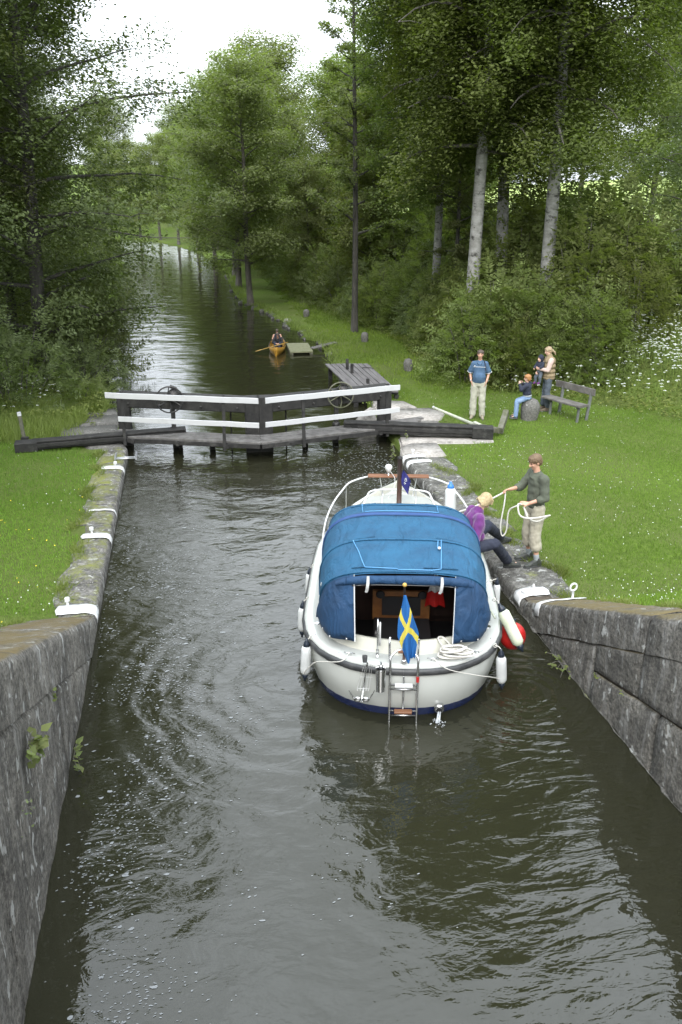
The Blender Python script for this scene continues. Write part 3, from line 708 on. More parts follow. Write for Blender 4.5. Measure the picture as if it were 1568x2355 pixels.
# ------------------------------------------------------------ turf, clover, foam: what nobody could count
def blades(name, n, region, hmin, hmax, wd, mat_, keep=None, lean=.5, three=False):
    x0, x1, y0, y1 = region
    X = rg.uniform(x0, x1, n); Y = rg.uniform(y0, y1, n)
    if keep is not None: k = keep(X, Y); X, Y = X[k], Y[k]
    n = len(X); Z = ground(X, Y) - .005; a = rg.uniform(0, 2 * np.pi, n); h = rg.uniform(hmin, hmax, n)
    patch = .5 + .5 * np.sin(X * 2.1 + np.sin(Y * 1.7) * 2) * np.cos(Y * 2.3 + np.sin(X * 1.1) * 1.5)
    h = h * (.85 + .4 * patch)
    dx, dy = np.cos(a) * wd * rg.uniform(.6, 1.4, n), np.sin(a) * wd * rg.uniform(.6, 1.4, n); la = rg.uniform(0, 2 * np.pi, n); l = rg.uniform(0, lean, n) * h
    P0 = np.stack([X - dx, Y - dy, Z], 1); P1 = np.stack([X + dx, Y + dy, Z], 1); P2 = np.stack([X + np.cos(la) * l, Y + np.sin(la) * l, Z + h], 1)
    V = np.stack([P0, P1, P2], 1).reshape(-1, 3); F = np.arange(3 * n).reshape(-1, 3)
    t = np.clip(.55 * rg.random(n) + .45 * (.5 + .5 * np.sin(X * .9 + np.cos(Y * .7) * 2.2)), 0, 1)
    return tag(link_mesh(name, np_mesh(name, V, F, mat_, t)), kind='stuff')
def keep_right(X, Y):
    inner = np.where(Y < 10.5, 5.18, 5.22 + .16 * np.sin(Y * 2.9) + .10 * np.sin(Y * 6.1 + 1))
    inner = np.where((Y > 17.5) & (Y < 19.3), 5.5 + .9 * (Y > 18.4), inner); inner = np.where((Y >= 19.3) & (Y < 22.4), 6.15 + .3 * np.sin(Y * 2), inner)
    bare = (np.abs(X - 6.5 + .1 * (Y - 24)) < .28 + .12 * np.sin(Y * 3)) & (Y > 23.0) & (Y < 28.5) & (rg.random(len(X)) < .75)
    return (X > inner) & (forest_dist(X, Y) < .4) & ~bare
def keep_left(X, Y):
    inner = np.where(Y < 11.1, -2.52 + .12 * np.sin(Y * 3), -2.02 - .10 * np.sin(Y * 3.1) - .07 * np.sin(Y * 7))
    inner = np.where((Y > 19.3) & (Y < 20.6), -2.5, inner); inner = np.where((Y >= 20.6) & (Y < 23.0), -2.9 - .3 * np.sin(Y * 2.2), inner)
    return X < inner
blades('lawn_grass', 300000, (4.9, 20, 3.5, 24.5), .025, .06, .0065, M['grass_blade'], keep_right)
blades('lawn_grass', 120000, (-9.5, -1.9, 5.5, 20.6), .03, .07, .0065, M['grass_blade'], keep_left)
blades('towpath_grass', 70000, (2, 9.5, 23, 60), .04, .11, .012, M['grass_blade'], lambda X, Y: (X > bank_edge(Y, RE) + .1) & keep_right(X, Y))
def edge_r(X, Y):
    inner = np.where(Y < 10.5, 5.16, 5.20 + .16 * np.sin(Y * 2.9) + .10 * np.sin(Y * 6.1 + 1)); return (np.abs(X - inner) < .10) & (Y < 17.6) & (rg.random(len(X)) < .4 + .6 * np.sin(Y * 5))
def edge_l(X, Y):
    inner = np.where(Y < 11.1, -2.50 + .12 * np.sin(Y * 3), -2.0 - .10 * np.sin(Y * 3.1) - .07 * np.sin(Y * 7)); return (np.abs(X - inner) < .10) & (rg.random(len(X)) < .4 + .6 * np.sin(Y * 4.3))
blades('edge_tufts', 60000, (4.9, 5.7, 5, 17.6), .05, .13, .008, M['weed'], edge_r, 1.6)
blades('edge_tufts', 60000, (-2.9, -1.8, 5, 19.3), .05, .13, .008, M['weed'], edge_l, 1.6)
blades('long_grass', 60000, (-9, -2.0, 20.4, 26), .10, .42, .010, M['weed'], lambda X, Y: keep_left(X, Y) & (X < bank_edge(Y, LE) - .15) & (rg.random(len(X)) < np.clip((Y - 19.8) / 2.5, 0, 1)), 1.0)
blades('bank_fringe', 26000, (2, 6, 22.8, 75), .05, .28, .012, M['weed'], lambda X, Y: (np.abs(X - bank_edge(Y, RE)) < .28), 1.4)
def discs(name, P, rad, k, mat_, flat=True, tilt=.4, squash=1.0):
    n = len(P); a = np.arange(k) * 2 * np.pi / k; rr = rad[:, None] * rg.uniform(.55, 1.3, (n, k)); ph = rg.uniform(0, 6.28, n)[:, None]
    st = 1 + (squash - 1) * rg.random(n)[:, None]
    lx = np.cos(a + 0 * ph) * rr * st; ly = np.sin(a + 0 * ph) * rr; ca, sa = np.cos(ph), np.sin(ph)
    if squash > 1: ca, sa = np.cos(ph * .12 - .2), np.sin(ph * .12 - .2)
    X = lx * ca - ly * sa; Y = lx * sa + ly * ca
    if flat: Z = np.zeros_like(X)
    else:
        tx, ty = rg.uniform(-tilt, tilt, (n, 1)), rg.uniform(-tilt - .5, tilt - .5, (n, 1)); Z = X * tx + Y * -ty
    V = P[:, None, :] + np.stack([X, Y, Z], 2)
    return tag(link_mesh(name, np_mesh(name, V.reshape(-1, 3), np.arange(n * k).reshape(-1, k), mat_)), kind='stuff')
def pick(n, region, keep, dz):
    x0, x1, y0, y1 = region; X = rg.uniform(x0, x1, n); Y = rg.uniform(y0, y1, n); k = keep(X, Y); X, Y = X[k], Y[k]
    return np.stack([X, Y, ground(X, Y) + dz], 1)
def clump_keep(f):
    return lambda X, Y: f(X, Y) & (rg.random(len(X)) < np.clip(.35 + .9 * np.sin(X * .8 + 1.2 * np.sin(Y * .6)) * np.cos(Y * .9), .06, 1))
Pc = pick(4600, (4.9, 18, 6, 24), clump_keep(keep_right), .045); discs('clover_flowers', Pc, rg.uniform(.005, .0095, len(Pc)), 6, M['flower_white'], False)
Pc = pick(1300, (-8, -1.9, 8, 21), clump_keep(keep_left), .05); discs('clover_flowers', Pc, rg.uniform(.005, .0095, len(Pc)), 6, M['flower_white'], False)
Pc = pick(200, (-4.5, -2.0, 11, 17), keep_left, .07); discs('buttercups', Pc[:46], rg.uniform(.008, .014, len(Pc))[:46], 6, M['flower_yellow'], False)
# foam flecks adrift, thickest along the left wall
def foam():
    n = 9500; X = XL + .03 + rg.gamma(1.5, .85, n); Y = rg.uniform(4.2, 15, n) ; d = np.clip(1 - (X - XL) / 4.2, 0, 1)
    k = (rg.random(n) < d * np.clip(.35 + 1.0 * np.sin(X * 2.2 + Y * .9 + np.sin(Y * 2.1)) * np.cos(Y * 1.3 - X + np.sin(X * 3)), .05, 1)) & (X < 2.2) & ~((X > .9) & (Y > 8.2))
    A = np.stack([X[k], Y[k]], 1); ra = rg.uniform(.0025, .008, len(A)) + (rg.random(len(A)) < .05) * rg.uniform(.004, .012, len(A))
    n = 1300; X2 = rg.uniform(2.2, 4.4, n); Y2 = rg.uniform(16.2, 19.6, n); k = rg.random(n) < (X2 - 1.9) / 2.5
    B = np.stack([X2[k], Y2[k]], 1); rb = rg.uniform(.005, .013, len(B))
    P = np.concatenate([A, B]); P = np.concatenate([P, np.full((len(P), 1), .004)], 1)
    discs('foam_flecks', P, np.concatenate([ra, rb]), 8, M['foam'], True, squash=2.6)
foam()
# ------------------------------------------------------------ trees and shrubs
def leaf_quads(C, S, rng_, up=.55, outward=None, elong=.55, tint=None):
    "one folded leaf per centre"
    n = len(C); nrm = rng_.normal(size=(n, 3)); nrm /= np.linalg.norm(nrm, axis=1)[:, None]
    nrm[:, 2] = np.abs(nrm[:, 2]) ; nrm += np.array([0, 0, up])
    if outward is not None: nrm += outward * .5
    nrm /= np.linalg.norm(nrm, axis=1)[:, None]
    t = rng_.normal(size=(n, 3)); t -= nrm * (t * nrm).sum(1)[:, None]; t /= np.linalg.norm(t, axis=1)[:, None]
    b = np.cross(nrm, t); s = S[:, None]
    P = np.stack([C - t * s, C + b * s * elong + nrm * s * .12, C + t * s * 1.05 - nrm * s * .15, C - b * s * elong + nrm * s * .12], 1)
    return P.reshape(-1, 3)
def sub_dir(d, rng_, spread):
    v = d + Vector(rng_.normal(size=3)) * spread; return v.normalized()
def make_tree(name, seed, H, base, rad, leafmat, barkmat, nleaf=42000, leaf=.055, trunk_r=.18, limbs=34, droop=0., asc=.5, shape='round', clump=.55, flat=.55, lean=(0, 0), crook=.25, weep=0., dead=0):
    rg_ = np.random.default_rng(seed); r = random.Random(seed)
    # trunk
    path = []; n = 14; ox = r.uniform(0, 9)
    for i in range(n + 1):
        t = i / n; path.append(Vector((lean[0] * t + crook * math.sin(t * 4 + ox) * t, lean[1] * t + crook * math.cos(t * 3.3 + ox) * t, H * t * .96)))
    wood = MB(); boughs = MB(); rads = [trunk_r * (1.25 if i == 0 else 1) * (1 - .9 * (i / n) ** 1.1) + .012 for i in range(n + 1)]
    wood.tube(path, rads, 10)
    def at(t): f = t * n; i = min(int(f), n - 1); return path[i].lerp(path[i + 1], f - i)
    ctr = []; cw = []
    for k in range(limbs):
        t = (k + r.random()) / limbs; h = base / H + (1 - base / H) * t ** .9 * .97
        if shape == 'round': prof = math.sqrt(max(0, 1 - (2 * t - .85) ** 2 / 1.5)) * 1.0
        elif shape == 'cone': prof = (1 - t) ** .8 * 1.05 + .12
        elif shape == 'tall': prof = min(1, .55 + 1.2 * t) * math.sqrt(max(0.02, 1 - t ** 3))
        else: prof = 1 - .35 * abs(2 * t - 1)
        L = rad * prof * r.uniform(.72, 1.12) + .25
        az = k * 2.399 + r.uniform(-.4, .4); p = at(h)
        el = asc * (.4 + .9 * t) + r.uniform(-.18, .18)
        d = Vector((math.cos(az) * math.cos(el), math.sin(az) * math.cos(el), math.sin(el)))
        pts = [p]; m = 6; q = p.copy(); dd = d.copy()
        for j in range(m):
            dd = (dd + Vector((r.uniform(-.16, .16), r.uniform(-.16, .16), r.uniform(-.10, .12) - droop * (j / m))))
            dd.normalize(); q = q + dd * L / m; pts.append(q.copy())
        r0 = max(.014, trunk_r * .34 * (1 - t * .75))
        boughs.tube(pts, [r0 * (1 - .85 * j / m) + .004 for j in range(m + 1)], 5, cap=False)
        nc = max(3, int(L * 2.6))
        for j in range(nc):
            u = .28 + .75 * (j + r.random()) / nc; f = min(u, .999) * m; i = int(f); c = pts[i].lerp(pts[i + 1], f - i)
            off = Vector(rg_.normal(size=3)) * (.30 * rad / 3 * (1.2 - u * .4)); off.z *= .6
            e = c + off; 
            if j % 3 == 0: boughs.tube([c, c.lerp(e, .5) + Vector((0, 0, .05)), e], [.012, .009, .004], 4, cap=False)
            ctr.append(e - Vector((0, 0, weep * u * r.random()))); cw.append(.7 + .6 * r.random() if u < .6 else .5 + .6 * r.random())
    for k in range(dead):
        az = r.uniform(0, 6.28); p = at(r.uniform(.45, .9)); q = p.copy(); d = Vector((math.cos(az), math.sin(az), r.uniform(.05, .5))); pts = [p]
        for j in range(7): d = (d + Vector(rg_.normal(size=3)) * .22).normalized(); q = q + d * rad * .22; pts.append(q.copy())
        boughs.tube(pts, [.03 - .004 * j for j in range(8)], 5)
    C = np.array([tuple(c) for c in ctr]); W = np.array(cw); pr = W / W.sum()
    idx = rg_.choice(len(C), nleaf, p=pr); off = rg_.normal(size=(nleaf, 3)); 
    rr = rg_.random(nleaf) ** .45; off = off / np.linalg.norm(off, axis=1)[:, None] * rr[:, None]
    sc_ = clump * W[idx][:, None]; off = off * sc_ * np.array([1, 1, flat])
    if weep: off[:, 2] -= rg_.random(nleaf) ** 2 * weep
    P = C[idx] + off; S = leaf * rg_.uniform(.6, 1.35, nleaf)
    cen = P.copy(); cen[:, :2] -= np.array([lean[0], lean[1]]) * (P[:, 2:3] / H); ow = cen * np.array([1, 1, .3]); ow /= np.linalg.norm(ow, axis=1)[:, None] + 1e-6
    V = leaf_quads(P, S, rg_, .6, ow)
    cl = rg_.random(len(C)); t = np.clip(.5 * rg_.random(nleaf) + .5 * cl[idx], 0, 1)
    leaves = np_mesh(name + '_crown', V, np.arange(4 * nleaf).reshape(-1, 4), M[leafmat], t)
    wm_ = bpy.data.meshes.new(name + '_trunk'); wm_.from_pydata(wood.v, [], wood.f); wm_.materials.append(M[barkmat])
    wm_.polygons.foreach_set('use_smooth', [True] * len(wm_.polygons)); wm_.update()
    bm2 = bpy.data.meshes.new(name + '_boughs'); bm2.from_pydata(boughs.v, [], boughs.f); bm2.materials.append(M['bark' if barkmat == 'bark_pale' else barkmat])
    bm2.polygons.foreach_set('use_smooth', [True] * len(bm2.polygons)); bm2.update()
    return wm_, leaves, bm2
def make_shrub(name, seed, rad, H, nspray, leafmat, leaflet=.05, pairs=5, spray=.34, stems=9):
    "sapling thicket: arching stems with feathered sprays of leaflets"
    rg_ = np.random.default_rng(seed); r = random.Random(seed); wood = MB(); ends = []
    for k in range(stems):
        a = k * 2.4 + r.uniform(-.5, .5); R0 = rad * r.uniform(.15, .9) * .8; h = H * r.uniform(.6, 1.0) * (1.05 - .45 * R0 / rad)
        p = [Vector((math.cos(a) * R0 * .35, math.sin(a) * R0 * .35, 0)), Vector((math.cos(a) * R0 * .6, math.sin(a) * R0 * .6, h * .5)), Vector((math.cos(a) * R0 * 1.1, math.sin(a) * R0 * 1.1, h))]
        c = curve_pts(p, 6); wood.tube(c, [.018 * (1 - .7 * i / len(c)) for i in range(len(c))], 5); ends.append(c)
    # sprays spread through a dome and round the stems
    n = nspray; u = rg_.random(n); az = rg_.uniform(0, 6.283, n); ph = np.arccos(rg_.uniform(0, 1, n)); rr = rg_.uniform(.55, 1.0, n) ** .6
    lum = 1 + .22 * np.sin(az * 3 + seed) * np.sin(ph * 4 + seed) + .12 * np.sin(az * 7 + 2 * seed)
    B = np.stack([np.sin(ph) * np.cos(az) * rad * rr * lum, np.sin(ph) * np.sin(az) * rad * rr * lum, np.cos(ph) * H * rr * lum * .92 + .05], 1)
    D = B / np.array([rad, rad, H]); D[:, 2] = D[:, 2] * .8 + .15; D += rg_.normal(size=(n, 3)) * .35; D /= np.linalg.norm(D, axis=1)[:, None]
    D[:, 2] = D[:, 2] * .9 + .1; D /= np.linalg.norm(D, axis=1)[:, None]
    side = np.cross(D, np.array([0, 0, 1.])); side /= np.linalg.norm(side, axis=1)[:, None] + 1e-6; upv = np.cross(side, D); ro = rg_.normal(size=(n, 1)) * .75; side, upv = side * np.cos(ro) + upv * np.sin(ro), upv * np.cos(ro) - side * np.sin(ro)
    Q = []; T = []; tn = rg_.random(n)
    for j in range(pairs):
        f = (j + .5) / pairs; L = spray * rg_.uniform(.7, 1.2, n)[:, None]
        c0 = B + D * L * f - np.array([0, 0, 1.]) * (f * f * .07); ll = leaflet * (1.15 - .5 * abs(f - .45)) * rg_.uniform(.8, 1.2, n)[:, None]
        for sg in (-1, 1):
            t = side * sg * .88 + D * .42 + upv * rg_.uniform(-.25, .25, n)[:, None]; t /= np.linalg.norm(t, axis=1)[:, None]
            b = np.cross(upv, t); a0 = c0; 
            Q.append(np.stack([a0, a0 + t * ll + b * ll * .36, a0 + t * ll * 2.1 - upv * ll * .35, a0 + t * ll - b * ll * .36], 1)); T.append(tn * .6 + rg_.random(n) * .4)
    V = np.concatenate(Q).reshape(-1, 3); t = np.concatenate(T)
    me = np_mesh(name + '_leaves', V, np.arange(len(V)).reshape(-1, 4), M[leafmat], t)
    wm_ = bpy.data.meshes.new(name + '_stems'); wm_.from_pydata(wood.v, [], wood.f); wm_.materials.append(M['bark']); wm_.update()
    return wm_, me
TPL = {
 'alder_a': make_tree('alder_a', 1, 19, 1.2, 4.6, 'leaf_alder', 'bark_dark', 104000, .057, .21, 56, .10, .5, 'round', .95, .72, (.6, -.4), .3),
 'alder_b': make_tree('alder_b', 2, 17, 1.0, 4.2, 'leaf_alder', 'bark_dark', 92000, .057, .18, 52, .06, .5, 'round', .92, .75, (-.5, .3), .35),
 'oak': make_tree('oak', 3, 17, 3.0, 5.4, 'leaf_mid', 'bark', 66000, .10, .26, 50, .05, .55, 'round', 1.15, .78, (0, 0), .4, dead=5),
 'ash': make_tree('ash', 4, 14, 2.2, 3.6, 'leaf_bright', 'bark', 48000, .085, .18, 42, .08, .6, 'round', .95, .75, (0, 0), .3),
 'bank_alder': make_tree('bank_alder', 5, 11.5, 1.8, 3.0, 'leaf_mid', 'bark', 44000, .068, .15, 40, .12, .45, 'round', .8, .7, (-.4, 0), .25),
 'aspen': make_tree('aspen', 6, 23, 6.6, 4.4, 'leaf_aspen', 'bark_pale', 190000, .060, .21, 84, .30, .30, 'tall', .82, .9, (.3, .1), .25, weep=.5),
 'thin': make_tree('thin', 7, 16, 4.0, 2.3, 'leaf_mid', 'bark_dark', 15000, .07, .15, 34, .02, .45, 'cone', .45, .5, (0, 0), .2, dead=6),
 'birch': make_tree('birch', 8, 13, 1.6, 3.4, 'leaf_greygreen', 'bark', 44000, .055, .13, 50, .28, .5, 'round', .55, .7, (0, 0), .3, weep=.55),
}
SH = {
 'sapling': make_shrub('sapling', 21, 1.05, 2.3, 620, 'leaf_shrub', .050, 5, .36),
 'bush': make_shrub('bush', 22, 1.5, 1.9, 900, 'leaf_greygreen', .044, 4, .28, 12),
 'ashling': make_shrub('ashling', 23, .95, 2.7, 520, 'leaf_bright', .056, 6, .44, 7),
 'low': make_shrub('low', 24, 1.3, .95, 640, 'leaf_shrub', .040, 4, .24, 10),
 'dark': make_shrub('dark', 25, 1.5, 2.4, 900, 'leaf_alder', .050, 4, .30, 10),
}
def plant(kind, tpl, x, y, s, label, cat, group, rz=None, sz=None, parts=('trunk', 'crown', 'boughs'), dz=0., tilt=(0, 0), wide=None):
    z = float(ground(x, y)) - .05 + dz
    o = empty(kind, (x, y, z), rz if rz is not None else rnd.uniform(0, 6.28), label, cat, group)
    o.rotation_euler = (tilt[0], tilt[1], o.rotation_euler.z)
    w_ = wide if wide is not None else s
    o.scale = (w_, w_, sz if sz is not None else s)
    for nm, me in zip(parts, tpl):
        c = bpy.data.objects.new(nm, me); COL.objects.link(c); c.parent = o
    return o
GL = 'dark alders crowding the left bank'
for i, (x, y, s, rz, lab, tp) in enumerate([
    (-4.3, 26.8, 1.0, .4, 'tall dark alder nearest the gate on the left bank, trunk running up the frame', 'alder_a'),
    (-7.6, 25.5, 1.05, 2.0, 'dark alder behind the shrubs at the left edge beside the nearest alder', 'alder_b'),
    (-6.0, 32.5, .95, 3.1, 'dark alder leaning over the canal just past the nearest left alder', 'alder_b'),
    (-7.9, 39.5, .92, 1.2, 'alder whose low branches reach over the left side of the canal', 'alder_a'),
    (-8.0, 48.0, .80, 5.0, 'smaller alder overhanging the left bank half way along the canal', 'alder_b'),
    (-10.5, 34.0, 1.15, .9, 'very dark alder in the second row at the far left', 'alder_a'),
    (-9.6, 62.0, .75, 4.2, 'alder beside the narrow part of the canal on the left', 'alder_a'),
    (-11.8, 78.0, .70, 2.8, 'far left alder where the canal begins to bend', 'alder_b'),
    (-11.5, 47.0, 1.0, 2.2, 'broad alder filling the gap in the second left row', 'alder_b')]):
    plant('alder_tree', TPL[tp], x, y, s, lab, 'tree', GL, rz)
plant('alder_tree', TPL['alder_a'], -8.4, 14.5, .9, 'alder standing left of the lawn, seen chiefly as a dark edge in the water', 'tree', GL, 2.5)
plant('alder_tree', TPL['alder_b'], -9.6, 4.5, .75, 'alder left of the rising wall, mirrored in the near water', 'tree', GL, 1.0)
# low branches over the water: one long bough
bough = empty('alder_bough', (-4.2, 26.9, 4.6), 0, 'long bare-ended bough reaching from the nearest left alder over the canal', 'branch')
bp_ = curve_pts([(0, 0, 0), (1.1, .3, .12), (2.2, .5, -.05), (3.3, .9, -.25), (4.5, 1.2, -.3)], 6)
MB().tube(bp_, [max(.008, .052 - .0019 * i) for i in range(len(bp_))], 7).build('limb', M['bark'], bough, smooth=True)
GB = 'alders standing along the towpath edge'
for (x, y, s, rz, lab) in [
    (2.96 + .35, 45.2, 1.0, .3, 'slim alder at the canal edge, nearest of the three trunks in the grass strip'),
    (3.25, 53.5, 1.05, 2.6, 'thick-trunked alder second along the grass strip at the canal edge'),
    (3.45, 60.5, 1.1, 4.4, 'third alder along the grass strip, its trunk just touching the water line'),
    (2.6, 72.0, 1.0, 1.1, 'alder on the bank before the canal bends left'),
    (1.6, 87.9, 1.0, 3.7, 'alder with a leaning bare trunk at the bend of the canal'),
    (-.2, 96.0, .95, 5.1, 'alder second round the bend'),
    (-2.2, 104.0, .95, .8, 'alder third round the bend'),
    (-4.6, 110.0, .9, 2.0, 'alder fourth round the bend, half hidden by the left bank'),
    (-8.5, 115.5, .95, 3.0, 'alder at the far end of the visible water')]:
    plant('bank_alder', TPL['bank_alder'], x, y, s, lab, 'tree', GB, rz)
GM = 'broad trees of the wood behind the towpath'
for (x, y, s, rz, tp, lab) in [
    (6.4, 66.0, .86, .5, 'oak', 'highest round-topped tree in the middle, against the white sky'),
    (9.6, 52.0, .80, 2.2, 'ash', 'bright ash in front of the highest round-topped tree'),
    (10.6, 58.0, .62, 3.3, 'oak', 'broad tree right of the highest round-topped tree'),
    (3.4, 86.0, .60, 4.1, 'oak', 'tree left of the round-topped one where the canal bends'),
    (8.6, 41.0, .66, 1.9, 'ash', 'young ash behind the towpath, left of the dark thin tree'),
    (6.9, 49.5, .60, 5.5, 'bank_alder', 'leafy alder between the towpath and the bright ash'),
    (11.5, 44.5, .78, .2, 'oak', 'spreading tree behind the dark thin tree'),
    (1.0, 118, .8, 1.0, 'oak', 'far tree closing the view above the bend'),
    (-9, 128, .85, 2.7, 'oak', 'far tree left of the bend under the open sky'),
    (-22, 124, .8, 2.7, 'oak', 'far tree beyond the left bank'),
    (9.5, 100, .85, 2.2, 'oak', 'distant tree behind the bend'),
    (15.8, 50.0, .78, 3.9, 'oak', 'tree in shade behind the left pale trunk'),
    (18.5, 60.0, .72, 5.0, 'oak', 'tree behind the pale trunks, at the meadow edge'),
    (24.2, 41.4, 1.0, 1.6, 'ash', 'leafy tree on the slope to the right of the meadow gap'),
    (29.5, 54.0, .8, 2.6, 'oak', 'tall tree at the upper right edge beyond the meadow'),
    (36.4, 80.0, .95, .6, 'oak', 'far tree at the top of the meadow'),
    (29.4, 76.0, .9, .2, 'oak', 'far ash above the meadow gap')]:
    plant('woodland_tree', TPL[tp], x, y, s, lab, 'tree', GM, rz)
plant('thin_alder', TPL['thin'], 6.8, 35.4, .98, 'thin dark tree with sparse crown and dead twigs, standing alone against the sky', 'tree', None, 1.0, wide=.8)
plant('thin_alder', TPL['thin'], 9.6, 31.0, .62, 'slender young tree in the thicket left of the pale trunks', 'tree', None, 2.0)
GA = 'tall pale-trunked aspens'
for (x, y, s, rz, lab) in [
    (8.89, 26.9, .98, .3, 'pale-trunked aspen, leftmost of the three, behind the man in blue'),
    (10.5, 28.6, 1.0, 3.0, 'pale-trunked aspen in the middle of the three'),
    (10.95, 26.0, 1.0, 4.4, 'pale-trunked aspen, rightmost of the three, spotted bark')]:
    plant('aspen_tree', TPL['aspen'], x, y, s, lab, 'tree', GA, rz)
plant('aspen_tree', TPL['aspen'], 9.4, 32.9, .78, 'shorter pale trunk half hidden in the thicket', 'tree', GA, 5.2)
plant('aspen_tree', TPL['aspen'], 18.5, 14.5, .85, 'aspen standing right of the lawn, mirrored in the near water', 'tree', GA, 2.8)
plant('birch_tree', TPL['birch'], 16.2, 26.2, .74, 'birch with fine drooping twigs at the right edge above the cow parsley', 'tree', 'birches on the right slope', .5)
plant('birch_tree', TPL['birch'], 20.6, 31.5, .8, 'second birch farther up the right slope', 'tree', 'birches on the right slope', 2.5)
# thicket along the foot of the wood
r2 = random.Random(77); kinds = ['sapling', 'bush', 'ashling', 'sapling', 'sapling', 'ashling', 'low']
words = {'sapling': 'leafy maple sapling', 'bush': 'grey-green bush', 'ashling': 'bright young ash', 'dark': 'dark hazel bush', 'low': 'low bramble mound'}
def along(t):
    seg = FOREST; d = np.r_[0, np.cumsum(np.hypot(*np.diff(seg, axis=0).T))]; return np.interp(t, d, seg[:, 0]), np.interp(t, d, seg[:, 1])
near = [('behind the man in blue', 7.6, 23.8), ('behind the bench', 9.9, 22.5), ('behind the woman with the baby', 9.2, 22.9), ('beside the nearest towpath bollard', 8.0, 27.3), ('beside the farther towpath bollard', 7.9, 33.0), ('above the cow parsley', 13.5, 20.5), ('at the foot of the pale trunks', 10.5, 26.5), ('beside the narrow grass strip', 6.2, 46.0), ('beyond the narrow grass strip', 5.8, 62.0), ('at the right edge of the picture', 17, 17.5)]
def where(x, y): return min(near, key=lambda q: (q[1] - x) ** 2 + (q[2] - y) ** 2)[0]
cnt = {}
def shrub(k, x, y, s, sz=None):
    lab = words[k] + ' ' + where(x, y); cnt[lab] = cnt.get(lab, 0) + 1
    g = 'shrubs of the thicket at the foot of the wood' if cnt[lab] == 1 else 'shrubs of the thicket at the foot of the wood'
    o = plant('sapling' if k in ('sapling', 'ashling') else 'bush', SH[k], x, y, s, lab, 'shrub', g, None, sz, ('stems', 'foliage')); o['_lab'] = lab
    return o
shr = []
t = 9.0
while t < 62:
    x, y = along(t); far = t > 34
    k = r2.choice(kinds)
    bank = x > 10.6
    s = r2.uniform(.62, .95) * (1.25 if far else 1)
    if not bank and not 25.8 < y < 28.6: shr.append(shrub(k, x + .7 + r2.uniform(-.2, .5), y + .7 + r2.uniform(-.2, .4), s))
    t += r2.uniform(.85, 1.25) * (1.5 if far else 1)
    if t > 14:
        for row, (off, ss) in enumerate(((2.0, 1.0), (3.6, 1.25), (5.6, 1.5))):
            if bank: off += 2.6
            if (row > 0 or not bank) and r2.random() < (.85 if not far else .6):
                nx, ny = x + off * .75 + r2.uniform(-.4, .4), y + off * .62 + r2.uniform(-.4, .4)
                la_, d_ = nx * .985 - ny * .174, nx * .174 + ny * .985
                gap = bank and .235 < la_ / d_ < .335
                if not (gap and row == 2): shr.append(shrub(r2.choice(['sapling', 'ashling', 'sapling', 'bush', 'ashling']), nx, ny, ss * r2.uniform(.85, 1.2) * ((.38 if gap else .66) if bank else 1)))
for q in ((8.3, 24.9, 1.15, 'sapling'), (9.1, 25.1, 1.2, 'ashling'), (9.9, 24.6, 1.1, 'ashling'), (10.7, 24.2, 1.0, 'sapling'), (9.2, 26.5, 1.1, 'ashling'), (11.6, 23.6, .95, 'ashling')): shr.append(shrub(q[3], q[0], q[1], q[2]))
while t < 105:
    x, y = along(t); shr.append(shrub(r2.choice(['bush', 'dark', 'sapling']), x + 1.2, y, 1.6 * r2.uniform(.8, 1.2))); t += 3.2
GS = 'shrubs on the left bank by the gate'
for (k, x, y, s, lab) in [('bush', -4.6, 24.2, 1.25, 'big pale green elder at the left edge above the long grass'), ('bush', -3.1, 25.4, .85, 'rounded alder bush between the elder and the canal'), ('dark', -6.4, 23.6, 1.3, 'dark bush at the very left edge'),
    ('dark', -3.2, 27.5, 1.2, 'dark bush under the nearest alder, leaning to the water'), ('bush', -3.7, 30.2, 1.1, 'bush overhanging the left canal edge below the alders'), ('sapling', -4.4, 33.5, 1.2, 'leafy sapling bending over the left side of the canal'),
    ('dark', -5.0, 37.5, 1.4, 'dark bush farther along the left water edge'), ('dark', -5.5, 43.0, 1.5, 'dark bush on the left bank half way to the bend'), ('dark', -6.0, 52.0, 1.7, 'dark bush on the left bank near the bend'), ('low', -2.9, 24.0, .8, 'low bush at the left corner behind the handrail'),
    ('dark', -6.8, 62.0, 1.8, 'dark bush beyond, where the left bank turns'), ('dark', -8.2, 73.0, 1.9, 'last dark bush on the left bank'), ('bush', -8.0, 21.5, 1.0, 'weedy bush at the left edge beside the lawn')]:
    plant('bush', SH[k], x, y, s, lab, 'shrub', GS, None, None, ('stems', 'foliage'))
# number look-alikes apart by what they stand between
seen = {}
for o in shr: seen.setdefault(o['_lab'], []).append(o)
size_w = ['tallest', 'second tallest', 'third tallest', 'fourth tallest', 'fifth tallest', 'sixth tallest', 'seventh tallest', 'eighth tallest', 'ninth tallest', 'tenth tallest', 'eleventh tallest', 'twelfth tallest', 'thirteenth tallest', 'fourteenth tallest', 'fifteenth tallest', 'sixteenth tallest']
for lab, l in seen.items():
    l.sort(key=lambda o: -o.scale[2])
    if len(l) > 1:
        for i, o in enumerate(l): o['label'] = (size_w[min(i, 15)] + ' ' + lab)
for o in shr: del o['_lab']
